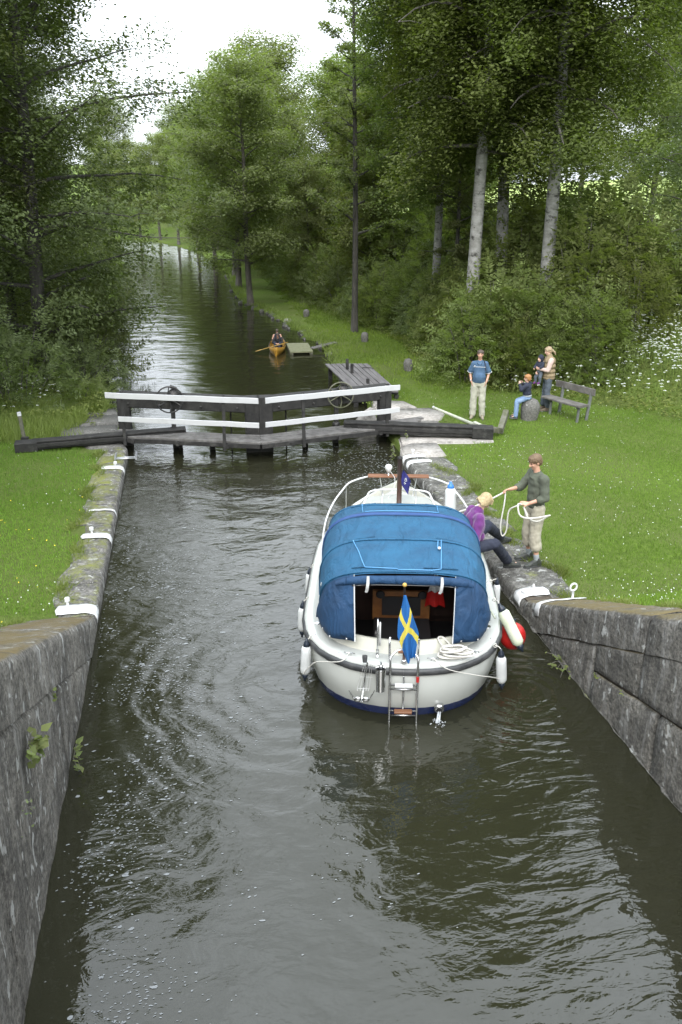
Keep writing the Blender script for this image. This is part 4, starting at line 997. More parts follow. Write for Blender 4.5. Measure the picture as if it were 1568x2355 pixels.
# ---- cow parsley on the bank, weeds under it
def weeds(name, n, region, keep, h0, h1, leaf, mt):
    x0, x1, y0, y1 = region; X = rg.uniform(x0, x1, n); Y = rg.uniform(y0, y1, n); k = keep(X, Y); X, Y = X[k], Y[k]; n = len(X)
    Z = ground(X, Y) + rg.uniform(h0, h1, n) * (.6 + .4 * np.sin(X * 2.2) * np.cos(Y * 1.9)); P = np.stack([X, Y, Z], 1)
    V = leaf_quads(P, leaf * rg.uniform(.5, 1.4, n), rg, .9, None, .4)
    return tag(link_mesh(name, np_mesh(name, V, np.arange(4 * n).reshape(-1, 4), M[mt], rg.random(n))), kind='stuff')
weeds('bank_weeds', 62000, (7.5, 24, 10, 34), lambda X, Y: (forest_dist(X, Y) > -.25 + .2 * np.sin(X * 3)) & (forest_dist(X, Y) < 7), .02, .42, .055, 'weed')
weeds('bank_weeds', 16000, (5, 10, 26, 60), lambda X, Y: np.abs(forest_dist(X, Y) - .3) < .6, .02, .35, .055, 'leaf_shrub')
weeds('bank_weeds', 16000, (-9, -2.2, 21.6, 26), lambda X, Y: (X < bank_edge(Y, LE) - .2) & (rg.random(len(X)) < (Y - 21) / 3), .03, .55, .05, 'weed')
def umbels(name, n, region, keep, h0, h1):
    x0, x1, y0, y1 = region; X = rg.uniform(x0, x1, n); Y = rg.uniform(y0, y1, n); k = keep(X, Y); X, Y = X[k], Y[k]; n = len(X)
    Z = ground(X, Y) + rg.uniform(h0, h1, n); r = rg.uniform(.022, .052, n); m = 10
    a = rg.uniform(0, 6.283, (n, m)); q = np.sqrt(rg.random((n, m))) * r[:, None]
    P = np.stack([X[:, None] + np.cos(a) * q, Y[:, None] + np.sin(a) * q, Z[:, None] - q * q * 6 + .01 * rg.random((n, m))], 2).reshape(-1, 3)
    discs(name, P, rg.uniform(.007, .013, len(P)), 5, M['flower_white'], False, .3)
    # stems
    P0 = np.stack([X, Y, Z - .02], 1); G0 = np.stack([X + rg.uniform(-.1, .1, n), Y + rg.uniform(-.1, .1, n), Z - rg.uniform(.3, .6, n)], 1)
    d = np.array([.004, 0, 0]); V = np.stack([G0 - d, G0 + d, P0 + d, P0 - d], 1).reshape(-1, 3)
    tag(link_mesh('parsley_stems', np_mesh('parsley_stems', V, np.arange(4 * n).reshape(-1, 4), M['weed'], rg.random(n))), kind='stuff')
umbels('cow_parsley', 19000, (9.0, 22, 14, 27), lambda X, Y: (forest_dist(X, Y) > .5) & (forest_dist(X, Y) < 5.5) & (X > 10.2) & (rg.random(len(X)) < np.clip((X - 9.8) / 3, .25, 1) * np.clip(.6 + .6 * np.sin(X * 1.7 + Y), .15, 1)), .45, .95)
umbels('cow_parsley', 260, (7.0, 12, 21.3, 24.5), lambda X, Y: (forest_dist(X, Y) > -.1) & (forest_dist(X, Y) < 1.0) & (rg.random(len(X)) < .8), .25, .6)
umbels('cow_parsley', 120, (-7, -2.6, 22.4, 25), lambda X, Y: X < -3.4, .35, .7)
# ---- small plants in the wall joints
def wall_plant(x, y, z, n, s, nx, label, mt='leaf_bright', hang=.1, spread=.16):
    o = empty('wall_plant', (x, y, z), 0, label, 'plant'); Q = MB(); r = random.Random(int(abs(y) * 100))
    for k in range(n):
        c = Vector((nx * r.uniform(.02, spread * .7), r.uniform(-spread, spread), r.uniform(-hang, hang * .8)))
        t = Vector((nx * .5 + r.uniform(-.4, .4), r.uniform(-1, 1), r.uniform(-.6, .5))).normalized(); u = Vector((nx * .5, 0, 1)).cross(t).normalized(); a = s * r.uniform(.6, 1.3)
        lf = MB(); lf.add([c - t * a * .9, c - t * a * .3 + u * a * .7, c + t * a * .3 + u * a * .45, c + t * a * 1.1, c + t * a * .3 - u * a * .45, c - t * a * .3 - u * a * .7], [(0, 1, 2, 3, 4, 5)])
        ob = lf.build('leaf', M[mt], o)
        at = ob.data.attributes.new('tint', 'FLOAT', 'FACE'); at.data.foreach_set('value', [r.random()])
        if k % 2 == 0: Q.tube([(0, 0, -.03), c * .6 + Vector((0, 0, .03)), c], .0025, 4)
    Q.build('stems', M['twig'], o)
wall_plant(XL + .02, 6.15, 1.60, 30, .050, 1, 'largest yellow-green leafy plant growing from the left wall', 'leaf_bright', .1, .2)
wall_plant(XL + .01, 7.45, 1.28, 7, .030, 1, 'small bright leaf tuft in the sloping joint of the left wall', 'leaf_bright', .05, .06)
wall_plant(XL + .01, 5.7, 1.32, 14, .014, 1, 'fine feathery weed at the left frame edge on the wall', 'leaf_greygreen', .12, .14)
wall_plant(XL + .05, 7.9, .24, 20, .036, 1, 'leafy stem rising from the water beside the left wall', 'leaf_shrub', .22, .12)
wall_plant(XR - .02, 9.0, .12, 22, .03, -1, 'bushy water-side weed at the foot of the right wall behind the boat', 'leaf_bright', .08, .3)
wall_plant(XR - .02, 8.15, .42, 8, .022, -1, 'tiny green tuft in the right wall joint, nearest the boat', 'leaf_bright', .04, .06)
wall_plant(XR - .02, 7.55, .56, 6, .018, -1, 'tiny dark tuft farther down the same right wall joint', 'leaf_shrub', .04, .05)
wall_plant(4.44, 18.25, .22, 26, .035, -1, 'young willowherb growing from the right wall beyond the boat', 'leaf_bright', .3, .14)
wall_plant(4.9, 18.9, .42, 10, .03, -1, 'small leafy weed under the right balance beam', 'leaf_bright', .12, .1)
# ------------------------------------------------------------ the lock gate
def wplank(name, m, parent, a, b, wd, th, up=(0, 0, 1), bev=.006, sag=0):
    "a plank from a to b, slightly irregular"
    a, b = Vector(a), Vector(b); t = (b - a); L = t.length; t.normalize(); side = t.cross(Vector(up)).normalized(); u = side.cross(t); n = max(2, int(L / .35)); secs = []
    ph = rnd.uniform(0, 9)
    for i in range(n + 1):
        c = a + t * L * i / n + u * (.004 * math.sin(i * 2 + ph)) + side * (.003 * math.sin(i * 1.7 + ph)); e = bev
        q = []
        for (x, y) in ((-1, -1), (1, -1), (1, 1), (-1, 1)):
            for (ex, ey) in (((e, 0), (0, e)) if (x * y > 0) else ((0, e), (e, 0))):
                q.append(c + side * (x * (wd / 2 - ex)) + u * (y * (th / 2 - ey)))
        secs.append(q)
    # order points round the section
    def order(q):
        cc = sum(q, Vector()) / len(q); return sorted(q, key=lambda p: math.atan2((p - cc).dot(u), (p - cc).dot(side)))
    secs = [order(q) for q in secs]
    mb = MB(); mb.loft(secs, closed=True, caps=True); return mb.build(name, m, parent, auto=True)
MIT = Vector((1.52, 19.46, 0)); HL = Vector((-1.62, 20.62, 0)); HR = Vector((4.72, 20.32, 0))
def gate_leaf(H, label, sgn):
    o = empty('lock_gate_leaf', (H.x, H.y, 0), 0, label, 'lock gate', 'the two leaves of the lock gate')
    O = Vector((H.x, H.y, 0)); A = Vector((0, 0, 0)); B = MIT - O; d = (B - A).normalized(); nrm = Vector((-d.y, d.x, 0)); L = (B - A).length
    if nrm.y > 0: nrm = -nrm           # nrm points to the viewer's side
    P = lambda t, off=0, z=0: A + d * (t * L) + nrm * off + Vector((0, 0, z))
    # frame of heavy timbers
    wplank('top_beam', M['wood_black'], o, P(0, -.02, 1.10), P(.985, -.02, 1.10), .24, .36, bev=.02)
    wplank('hinge_post', M['wood_black'], o, P(.02, -.02, -.9), P(.02, -.02, 1.24), .30, .30, up=(0, 1, 0), bev=.02)
    wplank('mitre_post', M['wood_black'], o, P(.95, -.03, -.9), P(.95, -.03, 1.28), .32, .30, up=(0, 1, 0), bev=.02)
    for t in (.42, .66): wplank('brace_post', M['wood_black'], o, P(t, .02, -.6), P(t, .02, .34), .13, .13, up=(0, 1, 0), bev=.01)
    MB().tube([P(.8, .0, -.5), P(.8, .0, .95)], .018, 6).build('tie_rod', M['iron'], o, smooth=True)
    for t in (.07, .30, .60, .86):
        for z in (1.02, 1.18): MB().lathe(P(t, .108, z), [(.028, -.01), (.028, .008), (.014, .02)], 8, M=Matrix.Rotation(R(90), 3, 'X')).build('bolt', M['iron'], o)
    # catwalk carried on brackets
    for k in range(4): wplank('walk_plank', M['wood_plank'], o, P(.0 if sgn < 0 else -.26 + .05 * k, .26 + .155 * k, .40), P(1.0 + (.26 + .155 * k) * .1, .26 + .155 * k, .42), .145, .05)
    wplank('walk_bearer', M['wood_black'], o, P(.02, .80, .34), P(1.07, .80, .35), .05, .10)
    for t in (.18, .5, .85): wplank('bracket', M['wood_black'], o, P(t, .12, .33), P(t, .86, .33), .08, .09)
    # handrail
    for t in ((.125, .83) if sgn < 0 else (.13, .77)):
        wplank('handrail_post', M['wood_black'], o, P(t, .86, .24), P(t, .80, 1.48), .07, .07, up=(0, 1, 0), bev=.006)
    wplank('upper_rail', M['rail_white'], o, P(.02 if sgn < 0 else .045, .90, 1.39), P(1.075 if sgn < 0 else 1.045, .88, 1.40), .035, .125, bev=.004)
    wplank('lower_rail', M['rail_white'], o, P(.10 if sgn < 0 else .045, .91, .86), P(1.075 if sgn < 0 else 1.05, .89, .86), .035, .115, bev=.004)
    # paddle winch with spoked wheel
    tw = .37 if sgn < 0 else .40; c = P(tw, .03, 1.20)
    wh = MB().tube([c + Vector((.30 * math.cos(q * math.pi / 14), -.34 - .02, .02 + .30 * math.sin(q * math.pi / 14))) for q in range(29)], .017, 7, cap=False)
    for q in range(6):
        a = q * math.pi / 3 + .5; wh.tube([c + Vector((0, -.34, .02)), c + Vector((.16 * math.cos(a) - .03 * math.sin(a), -.34, .02 + .16 * math.sin(a))), c + Vector((.30 * math.cos(a), -.36, .02 + .30 * math.sin(a)))], [.016, .013, .012], 5)
    wh.build('hand_wheel', M['iron'] if sgn < 0 else M['moss_wood'], o, smooth=True)
    gb = MB().lathe(c + Vector((.09, -.16, .08)), [(.02, -.12), (.13, -.10), (.14, 0), (.12, .08), (.03, .12)], 14, M=Matrix.Rotation(R(90), 3, 'X')); gb.box(c + Vector((.12, -.05, .02)), (.30, .22, .20)); gb.tube([c + Vector((-.02, -.36, .02)), c + Vector((.1, .0, .04))], .025, 8)
    gb.build('gear_box', M['iron'], o, smooth=False, auto=True)
    MB().box(c + Vector((.10, -.13, .245)), (.16, .16, .05), M=Matrix.Rotation(R(25), 4, 'Y')).build('gear_cover', M['iron'], o)
    wplank('paddle_rack', M['wood_black'], o, P(tw + .02, .06, -.3), P(tw + .02, .06, 1.05), .10, .09, up=(0, 1, 0))
    MB().lathe(P(tw + .02, .06, .44), [(.06, -.07), (.09, -.05), (.09, .05), (.05, .07)], 10).build('guide_collar', M['iron'], o, smooth=True)
    return o
gate_leaf(HL, 'left leaf of the lock gate with white handrails and black iron hand wheel', -1)
gate_leaf(HR, 'right leaf of the lock gate with white handrails and mossy hand wheel', 1)
ap = empty('gate_block', (4.35, 21.15, .30), R(20), 'split grey stone block leaning behind the right gate leaf', 'stone')
mb = MB(); mb.add([(-.45, -.2, -.35), (.30, -.25, -.35), (.35, .2, -.35), (-.4, .22, -.35), (-.12, -.1, .10), (.18, -.14, .22), (.22, .1, .2), (-.05, .12, .06)], [(0, 3, 2, 1), (4, 5, 6, 7), (0, 1, 5, 4), (1, 2, 6, 5), (2, 3, 7, 6), (3, 0, 4, 7)]); mb.build('block', M['granite_pale'], ap, bevel=.03)
def balance(label, a, b, w0, ext):
    o = empty('balance_beam', (a[0], a[1], 0), 0, label, 'balance beam', 'balance beams of the lock gate')
    A = Vector((0, 0, a[2])); B = Vector(b) - Vector((a[0], a[1], 0))
    wplank('timber', M['wood_black'], o, A, B, .26, w0, bev=.02)
    d = (B - A).normalized(); wplank('cap_board', M['wood_black'], o, A + Vector((0, 0, w0 / 2 + .02)), B - d * ext + Vector((0, 0, w0 / 2 + .02)), .30, .035)
    wplank('side_rib', M['wood_black'], o, A + Vector((0, -.15, .02)) + d * .3, B - d * ext + Vector((0, -.15, .02)), .035, .09)
    wplank('end_block', M['wood_black'], o, B - d * .42, B + d * .06, .34, w0 + .06, bev=.02)
    return o
balance('long black balance beam lying across the left lawn edge', (-.15, 19.95, .40), (-3.86, 19.74, .30), .165, .3)
balance('long black balance beam reaching over the right lawn', (3.55, 19.72, .42), (6.86, 18.80, .38), .21, .3)
o = empty('gate_lever', (-3.75, 20.0, .22), 0, 'short upright lever post with white tip at the end of the left beam', 'lever')
wplank('shaft', M['moss_wood'], o, (0, 0, .1), (-.05, .02, .72), .075, .075, up=(0, 1, 0)); wplank('foot', M['wood_black'], o, (0, -.06, -.02), (.02, -.05, .24), .15, .14, up=(0, 1, 0))
wplank('tip', M['rail_white'], o, (-.05, .02, .721), (-.055, .022, .80), .078, .078, up=(0, 1, 0))
o = empty('gate_lever', (7.2, 19.3, .22), 0, 'long pale pole slanting up from a black bracket by the right balance beam', 'lever')
MB().tube([(-.35, .0, .12), (-1.18, 1.35, .34)], [.052, .030], 8).build('pole', M['pole_grey'], o, smooth=True)
MB().tube([(-1.175, 1.34, .339), (-1.20, 1.39, .347)], .034, 8).build('tip', M['rail_white'], o, smooth=True)
wplank('bracket_arm', M['moss_wood'], o, (-.45, .13, .15), (-.02, -.28, .12), .12, .12); wplank('bracket_arm', M['moss_wood'], o, (-.02, -.28, .12), (.32, .30, .42), .13, .16)
wplank('socket', M['pole_grey'], o, (-.36, .02, .15), (-.50, .24, .19), .10, .10)
# ---- upstream deck
dk = empty('mooring_deck', (5.0, 25.2, 0), 0, 'weathered grey plank deck on the canal bank behind the gate', 'deck')
for k in range(8):
    x = -.52 + k * .152; wplank('deck_board', M['wood_deck'], dk, (x - .10 + .02 * k, 2.15 - .02 * k, .44), (x + .08 + rnd.uniform(-.02, .02), -2.05 + rnd.uniform(-.05, .05), .44), .144, .045)
for y in (-1.8, 0, 1.9): wplank('joist', M['wood_black'], dk, (-.62, y, .36), (.75, y, .36), .10, .10)
for x, y in ((-.55, 2.0), (-.5, .2), (-.45, -1.8), (.6, 2.0), (.65, .1), (.68, -1.9)): wplank('pile', M['wood_black'], dk, (x, y, -.5), (x, y, .31), .12, .12, up=(0, 1, 0))
for x, y, h in ((-.16, 1.15, .78), (-.12, .55, .74), (.05, -1.0, .60)): wplank('mooring_post', M['wood_black'], dk, (x, y, .465), (x, y, h), .085, .085, up=(0, 1, 0), bev=.01)
MB().tube(curve_pts([(.32, 1.15, .47), (.36, 1.15, .50), (.60, 1.05, .50), (.64, 1.05, .47)], 5), .014, 6).build('handle', M['iron'], dk, smooth=True)
jt = empty('floating_jetty', (4.15, 32.6, 0), R(-2), 'low mossy floating jetty beside the canoe', 'jetty')
for k in range(9): wplank('jetty_board', M['mossy'], jt, (-.42, -.85 + k * .205, .09), (.42, -.85 + k * .205, .09), .20, .06)
for x in (-.36, .36): wplank('float', M['moss_wood'], jt, (x, -.93, .03), (x, .93, .03), .12, .06)
gp = empty('gangplank', (4.6, 32.2, .12), R(8), 'narrow ridged gangplank from the jetty to the bank', 'gangplank')
wplank('plank', M['wood_plank'], gp, (-.05, 0, 0), (.95, .1, .16), .26, .04)
for k in range(6): wplank('cleat', M['wood_plank'], gp, (.08 + k * .15, -.12, .04 + k * .024), (.05 + k * .15, .14, .045 + k * .024), .03, .02)
# ---- stone bollards
def bollard(x, y, r, h, label, m='granite', tilt=0):
    o = empty('stone_bollard', (x, y, float(ground(x, y)) - .02), 0, label, 'bollard', 'rounded stone bollards'); o.rotation_euler = (0, tilt, 0)
    prof = [(r * .82, -.1), (r * .86, 0), (r * .98, h * .35), (r * 1.04, h * .6), (r * .95, h * .8), (r * .7, h * .95), (r * .3, h * 1.02), (.005, h * 1.03)]
    b = MB().lathe((0, 0, 0), prof, 16); b.v = [(p[0] * (1 + .05 * mnoise.noise(Vector(p) * 4 + Vector((x, y, 0)))), p[1] * (1 + .05 * mnoise.noise(Vector(p) * 4)), p[2]) for p in b.v]
    b.build('stone', M[m], o, smooth=True)
bollard(7.0, 27.2, .15, .40, 'grey stone bollard nearest on the towpath, beyond the plank deck')
bollard(6.72, 32.9, .14, .38, 'grey stone bollard second along the towpath')
bollard(5.45, 40.0, .14, .36, 'small stone bollard farthest along the towpath')
bollard(8.45, 20.42, .23, .56, 'egg-shaped stone bollard the child sits on', 'granite', R(4))
# ---- bench
bn = empty('park_bench', (9.55, 20.45, float(ground(9.55, 20.45))), 0, 'weathered wooden park bench with grey metal legs on the lawn', 'bench')
u = Vector((.36, -.933, 0)); v = Vector((-.933, -.36, 0))  # along the bench; towards its front
Lb = 1.34
def BP(a, f, z): return u * a + v * f + Vector((0, 0, z))
for f in (.02, .20): wplank('seat_board', M['wood_bench'], bn, BP(-Lb / 2, f + .1, .42), BP(Lb / 2, f + .1, .42), .165, .045)
wplank('back_board', M['wood_bench'], bn, BP(-Lb / 2, -.13, .73), BP(Lb / 2, -.13, .73), .04, .17, up=(0, 0, 1))
for a in (-.42, .54):
    wplank('leg', M['paint_bench'], bn, BP(a, -.05, -.05), BP(a, -.16, .80), .07, .05, up=(0, 1, 0)); wplank('leg', M['paint_bench'], bn, BP(a, .27, -.05), BP(a, .24, .39), .06, .05, up=(0, 1, 0))
    wplank('bearer', M['paint_bench'], bn, BP(a, -.12, .375), BP(a, .32, .375), .05, .05)
# ---- canoe and gear
cn = empty('canoe', (3.36, 32.9, 0), R(-8), 'yellow canoe with two paddlers lying beside the mossy jetty', 'canoe')
def canoe_sec(t):   # t -1..1 along
    wdt = .42 * (1 - abs(t) ** 2.4) + .012; sh = .30 + .20 * abs(t) ** 3; keel = -.08 + .10 * abs(t) ** 6
    return [Vector((wdt * math.sin(a), 2.35 * t, sh - (sh - keel) * max(0, math.cos(a)) ** .6)) for a in [R(-90 + 15 * k) for k in range(13)]]
mb = MB(); mb.loft([canoe_sec(-1 + 2 * i / 28) for i in range(29)]); hull = mb.build('hull', M['canoe_yellow'], cn, smooth=True)
sd = hull.modifiers.new('wall', 'SOLIDIFY'); sd.thickness = .02
for s in (-1, 1): MB().tube([canoe_sec(-1 + 2 * i / 28)[0 if s < 0 else 12] for i in range(29)], .016, 6).build('gunwale', M['pack_black'], cn, smooth=True)
for y in (-1.3, 1.0): wplank('thwart', M['paddle'], cn, (-.36, y, .27), (.36, y, .27), .16, .02, up=(0, 0, 1))
CK = .70; cn.scale = (CK, .66, CK)
def cworld(x, y, z): c, s = math.cos(R(-8)), math.sin(R(-8)); x *= CK; y *= .66; return (3.36 + x * c - y * s, 32.9 + x * s + y * c, z * CK)
pd = empty('paddle', cworld(0, -.95, .42), R(8), 'yellow canoe paddle lying across both sides of the canoe', 'paddle'); pd.scale = (CK,) * 3; MB().tube([(-.75, 0, -.22), (.62, 0, .08)], .018, 6).build('shaft', M['paddle'], pd, smooth=True); MB().tube([(-.75, 0, -.22), (-.9, 0, -.25), (-1.15, 0, -.31)], [.02, .07, .05], 6, squash=.25).build('blade', M['paddle'], pd, smooth=True)
bg = empty('duffel_bag', cworld(.05, -.45, .28), R(-10), 'dark bag stowed in the middle of the canoe', 'bag'); bg.scale = (CK,) * 3; MB().ell((0, 0, 0), (.24, .34, .16), n=14, m=9).build('body', M['pack_black'], bg, smooth=True); MB().tube([(-.22, -.1, .05), (0, -.1, .18), (.22, -.1, .05)], .015, 6).build('strap', M['plastic_white'], bg, smooth=True)
st = empty('bank_stone', (4.55, 39.6, .08), .4, 'pale stone at the canal edge beyond the jetty', 'stone'); MB().ell((0, 0, 0), (.22, .3, .12), n=9, m=6).build('rock', M['granite_pale'], st)
# flat stones along the towpath edge at the water
r5 = random.Random(9)
for k in range(46):
    y = 24 + k * .85 + r5.uniform(-.3, .3)
    if 29.5 < y < 31.2: continue
    x = float(bank_edge(y, RE)) + .16 * math.sin(y * 2.1) * (.3 if y < 30 else 1) - r5.uniform(-.02, .10); s = r5.uniform(.10, .26)
    o = bpy.data.objects.new('edge_stone', None) if False else empty('edge_stone', (x, y, .02), r5.uniform(0, 3), 'rough dark stone at the water edge of the grassy towpath', 'stone', 'rough stones along the towpath water edge')
    MB().ell((0, 0, 0), (s, s * r5.uniform(.6, 1.1), s * .55), n=7, m=5).build('rock', M['stone_bank'], o)
# ------------------------------------------------------------ the motor boat
BA = R(-12.6)
boat = empty('motor_boat', (2.20, 8.38, 0), BA, 'white motor boat with blue canvas canopy lying at the right lock wall', 'boat')
_c, _s = math.cos(BA), math.sin(BA)
def bw(u, v, z): return Vector((2.20 + u * _c - v * _s, 8.38 + u * _s + v * _c, z))   # boat -> world
LEN = 5.55
def half(v):       # half beam at the gunwale
    if v < 1.5: return 1.22 * (max(0, 1 - ((1.5 - v) / 1.56) ** 2.9)) ** (1 / 2.25)
    if v < 2.6: return 1.22
    t = min(1., (v - 2.6) / (LEN - 2.6)); return 1.22 * (1 - t ** 2.3) ** .9 + .0
def sheer(v): t = max(0., v) / LEN; return .68 + .02 * t + .30 * t ** 2.4
V_ = [-.06, -.055, -.04, 0, .05, .12, .22, .36, .55, .8, 1.1, 1.5, 2.0, 2.6, 3.2, 3.8, 4.3, 4.7, 5.0, 5.25, 5.42, 5.52, 5.55]
def hull_pt(v, side, k):
    "k 0 at gunwale .. 1 below the water"
    h = half(v); zs = sheer(v); z = zs - (zs + .35) * k; f = 1
    aft = max(0, 1 - max(v, 0) / 1.6); fwd = max(0, (v - 3) / 2.5)
    tuck = (.22 * k ** 2.6 + .05 * k) * (1 + 1.2 * fwd) + .0 * aft
    bulge = .018 * math.sin(min(1, k * 2.2) * math.pi)
    x = side * (h * (1 - tuck) + bulge * (h > .3)); y = v - .03 * math.sin(min(1, k * 1.6) * math.pi) * max(0, 1 - max(v, 0) / .9) + (.30 * k ** 3.2) * max(0, 1 - max(v, 0) / .9) - .35 * k * max(0, (v - 4.3) / 1.25)
    return Vector((x, y, z))
NK = 14
def hull_rows(side): return [[hull_pt(v, side, k / NK) for k in range(NK + 1)] for v in V_]
outer = MB(); full = []
for v in V_: full.append([hull_pt(v, -1, k / NK) for k in range(NK, -1, -1)])
L_ = hull_rows(-1); R_ = hull_rows(1)
WL = .085
mb = MB(); mb.loft(L_); mb.loft([r[::-1] for r in R_]);
# close the transom: the stern is a round fan between the two halves
mb.loft([L_[0], [(a + b) / 2 for a, b in zip(L_[0], R_[0])], R_[0]])
hm = bpy.data.materials.new('hull_paint'); hm.use_nodes = True; nt_ = hm.node_tree; bb = nt_.nodes['Principled BSDF']; bb.inputs['Roughness'].default_value = .25; bb.inputs['Coat Weight'].default_value = .35
tc_ = N(nt_, 'ShaderNodeTexCoord'); sp_ = N(nt_, 'ShaderNodeSeparateXYZ'); nt_.links.new(tc_.outputs['Object'], sp_.inputs[0])
rr_ = N(nt_, 'ShaderNodeMapRange'); rr_.inputs['From Min'].default_value = .125; rr_.inputs['From Max'].default_value = .130; nt_.links.new(sp_.outputs[2], rr_.inputs[0])
nz_ = N(nt_, 'ShaderNodeTexNoise', Scale=3.0, Detail=5); mpz = N(nt_, 'ShaderNodeMapping'); mpz.inputs['Scale'].default_value = (2, 2, .4); nt_.links.new(tc_.outputs['Object'], mpz.inputs[0]); nt_.links.new(mpz.outputs[0], nz_.inputs[0])
mg_ = N(nt_, 'ShaderNodeMix', data_type='RGBA'); mg_.inputs[6].default_value = (.47, .48, .45, 1); mg_.inputs[7].default_value = (.42, .43, .40, 1); nt_.links.new(nz_.outputs[0], mg_.inputs[0])
mj_ = N(nt_, 'ShaderNodeMix', data_type='RGBA'); mj_.inputs[6].default_value = (.014, .024, .085, 1); nt_.links.new(rr_.outputs[0], mj_.inputs[0]); nt_.links.new(mg_.outputs[2], mj_.inputs[7]); nt_.links.new(mj_.outputs[2], bb.inputs['Base Color'])
mb.build('hull', hm, boat, smooth=True, auto=True)
def outline(inset, dz, vmin=-.06, n=None):
    "closed loop round the deck edge, inset towards the centre"
    pts = []
    for side in (-1, 1):
        vs = V_ if side < 0 else V_[::-1]
        for v in vs:
            h = max(half(v) - inset, .004); yy = v + (inset if v < .5 else 0) * max(0, 1 - max(v, 0) / .55) - (inset * .9 if v > 5 else 0) * max(0, (v - 5) / .55)
            pts.append(Vector((side * h, yy, sheer(v) + dz)))
    return pts
# rubbing strake: black rubber round the whole hull
def strake(dz, out_, r, name, m):
    mbs = MB(); p = []
    for side in (-1, 1):
        for v in (V_ if side < 0 else V_[::-1]):
            a = hull_pt(v, side, (-dz) / (sheer(v) + .35)); h = half(v); nx = side * out_ * (1 if h > .2 else .2); p.append(Vector((a.x + nx, a.y - (out_ if v < .1 else 0), a.z)))
    p.append(p[0].copy()); mbs.tube(p, r, 8, cap=False, squash=1.5); mbs.build(name, m, boat, smooth=True)
strake(-.055, .012, .030, 'rubbing_strake', M['rubber'])
# white moulding above, side decks, coaming
oA, oB = outline(-.012, -.03), outline(-.012, .012); oC, oD = outline(.03, .03), outline(.10, .022)
mb = MB(); mb.loft([oA, oB, oC, oD], closed=True); mb.build('gunwale_moulding', M['gelcoat'], boat, smooth=True)
mb = MB(); mb.loft([outline(.10, .022), outline(.21, .016)], closed=True); mb.build('side_deck', M['deck_grey'], boat, smooth=True)
def coam_half(v):     # inner edge of side deck
    return None
mb = MB(); mb.loft([outline(.21, .016), outline(.225, .03), outline(.25, .16), outline(.285, .165), outline(.30, .05), outline(.32, -.25)], closed=True); mb.build('coaming', M['coaming'], boat, smooth=True)
# fore deck, cabin trunk and cockpit sole
fd = [Vector((s * max(half(v) - .2, .0), v - .1 * (v > 5), sheer(v) + .035)) for s, vs in ((-1, [v for v in V_ if v >= 2.6]), (1, [v for v in V_ if v >= 2.6][::-1])) for v in vs]
fdk = MB(); n_ = len(fd) // 2
fdk.loft([[fd[i] for i in range(n_)], [(fd[i] + fd[2 * n_ - 1 - i]) / 2 + Vector((0, 0, .05)) for i in range(n_)], [fd[2 * n_ - 1 - i] for i in range(n_)]]); fdk.build('fore_deck', M['gelcoat'], boat, smooth=True)
sole = MB().add([(-.6, .45, .13), (.6, .45, .13), (.8, 3.2, .13), (-.8, 3.2, .13)], [(0, 1, 2, 3)]); sole.build('cockpit_sole', M['interior_black'], boat)
ct = MB(); secs = []
for v, hw, zt in ((2.9, .80, 1.06), (3.4, .78, 1.12), (4.0, .70, 1.12), (4.5, .55, 1.10), (4.75, .40, 1.02)):
    z0 = sheer(v) - .02; secs.append([Vector((-hw - .06, v, z0)), Vector((-hw, v, zt - .06)), Vector((-hw * .85, v, zt)), Vector((0, v, zt + .05)), Vector((hw * .85, v, zt)), Vector((hw, v, zt - .06)), Vector((hw + .06, v, z0))])
ct.loft(secs, caps=True); ct.build('cabin_roof', M['gelcoat'], boat, smooth=False, auto=True)
# windscreen bulkhead inside: dark joinery, wooden panel, companionway
blk = MB().box((0, 2.15, .75), (1.9, .04, 1.3)); blk.build('bulkhead', M['interior'], boat)
MB().box((-.62, 2.0, .9), (.5, .25, 1.1)).build('locker', M['interior'], boat); MB().box((.60, 2.0, .95), (.40, .28, 1.2)).build('locker', M['interior'], boat)
MB().box((0, 1.55, .66), (.74, .05, .40)).build('helm_panel', M['panel_wood'], boat)
MB().box((0, 1.515, .66), (.50, .03, .26)).build('chart_pocket', M['interior_black'], boat)
for x in (-.27, .27): MB().lathe((x, 1.51, .82), [(.05, -.01), (.06, 0), (.05, .02)], 12, M=Matrix.Rotation(R(90), 3, 'X')).build('dial', M['interior_black'], boat)
MB().box((0, .95, .42), (.66, .7, .30)).build('engine_box', M['plastic_white'], boat, bevel=.03)
MB().box((0, .95, .575), (.70, .74, .02)).build('engine_lid', M['interior_black'], boat)
# ---- canopy: lofted arches, with slack between the hoops
def arch(v, hw, z0, zt, n=22, p=3.5, lean=0, sag=0):
    q = []
    for i in range(n + 1):
        a = math.pi * i / n; cx_, cz_ = math.cos(a), math.sin(a)
        x = -hw * math.copysign(abs(cx_) ** (2 / p), cx_); z = z0 + (zt - z0) * abs(cz_) ** (2 / p) - sag * math.sin(a) ** 2
        q.append(Vector((x, v + lean * (1 - abs(math.sin(a)) ** .7), z)))
    return q
HO = [(.42, 1.0, .80, 1.62, .50), (.95, 1.04, .82, 1.69, .30), (1.25, 1.05, .83, 1.70, .22), (1.95, 1.06, .86, 1.70, .08), (2.25, 1.06, .88, 1.68, .04), (3.05, 1.02, .94, 1.52, 0), (3.35, .97, .98, 1.41, 0)]
def canopy_section(v):
    for a, b in zip(HO[:-1], HO[1:]):
        if a[0] <= v <= b[0]:
            t = (v - a[0]) / (b[0] - a[0]); q = [a[i] * (1 - t) + b[i] * t for i in range(5)]; sag = .035 * math.sin(math.pi * t) * min(1, (b[0] - a[0]) / .7)
            return arch(v, q[1], q[2], q[3], lean=q[4], sag=sag)
tops = [canopy_section(v) for v in np.linspace(.42, 3.35, 34)]
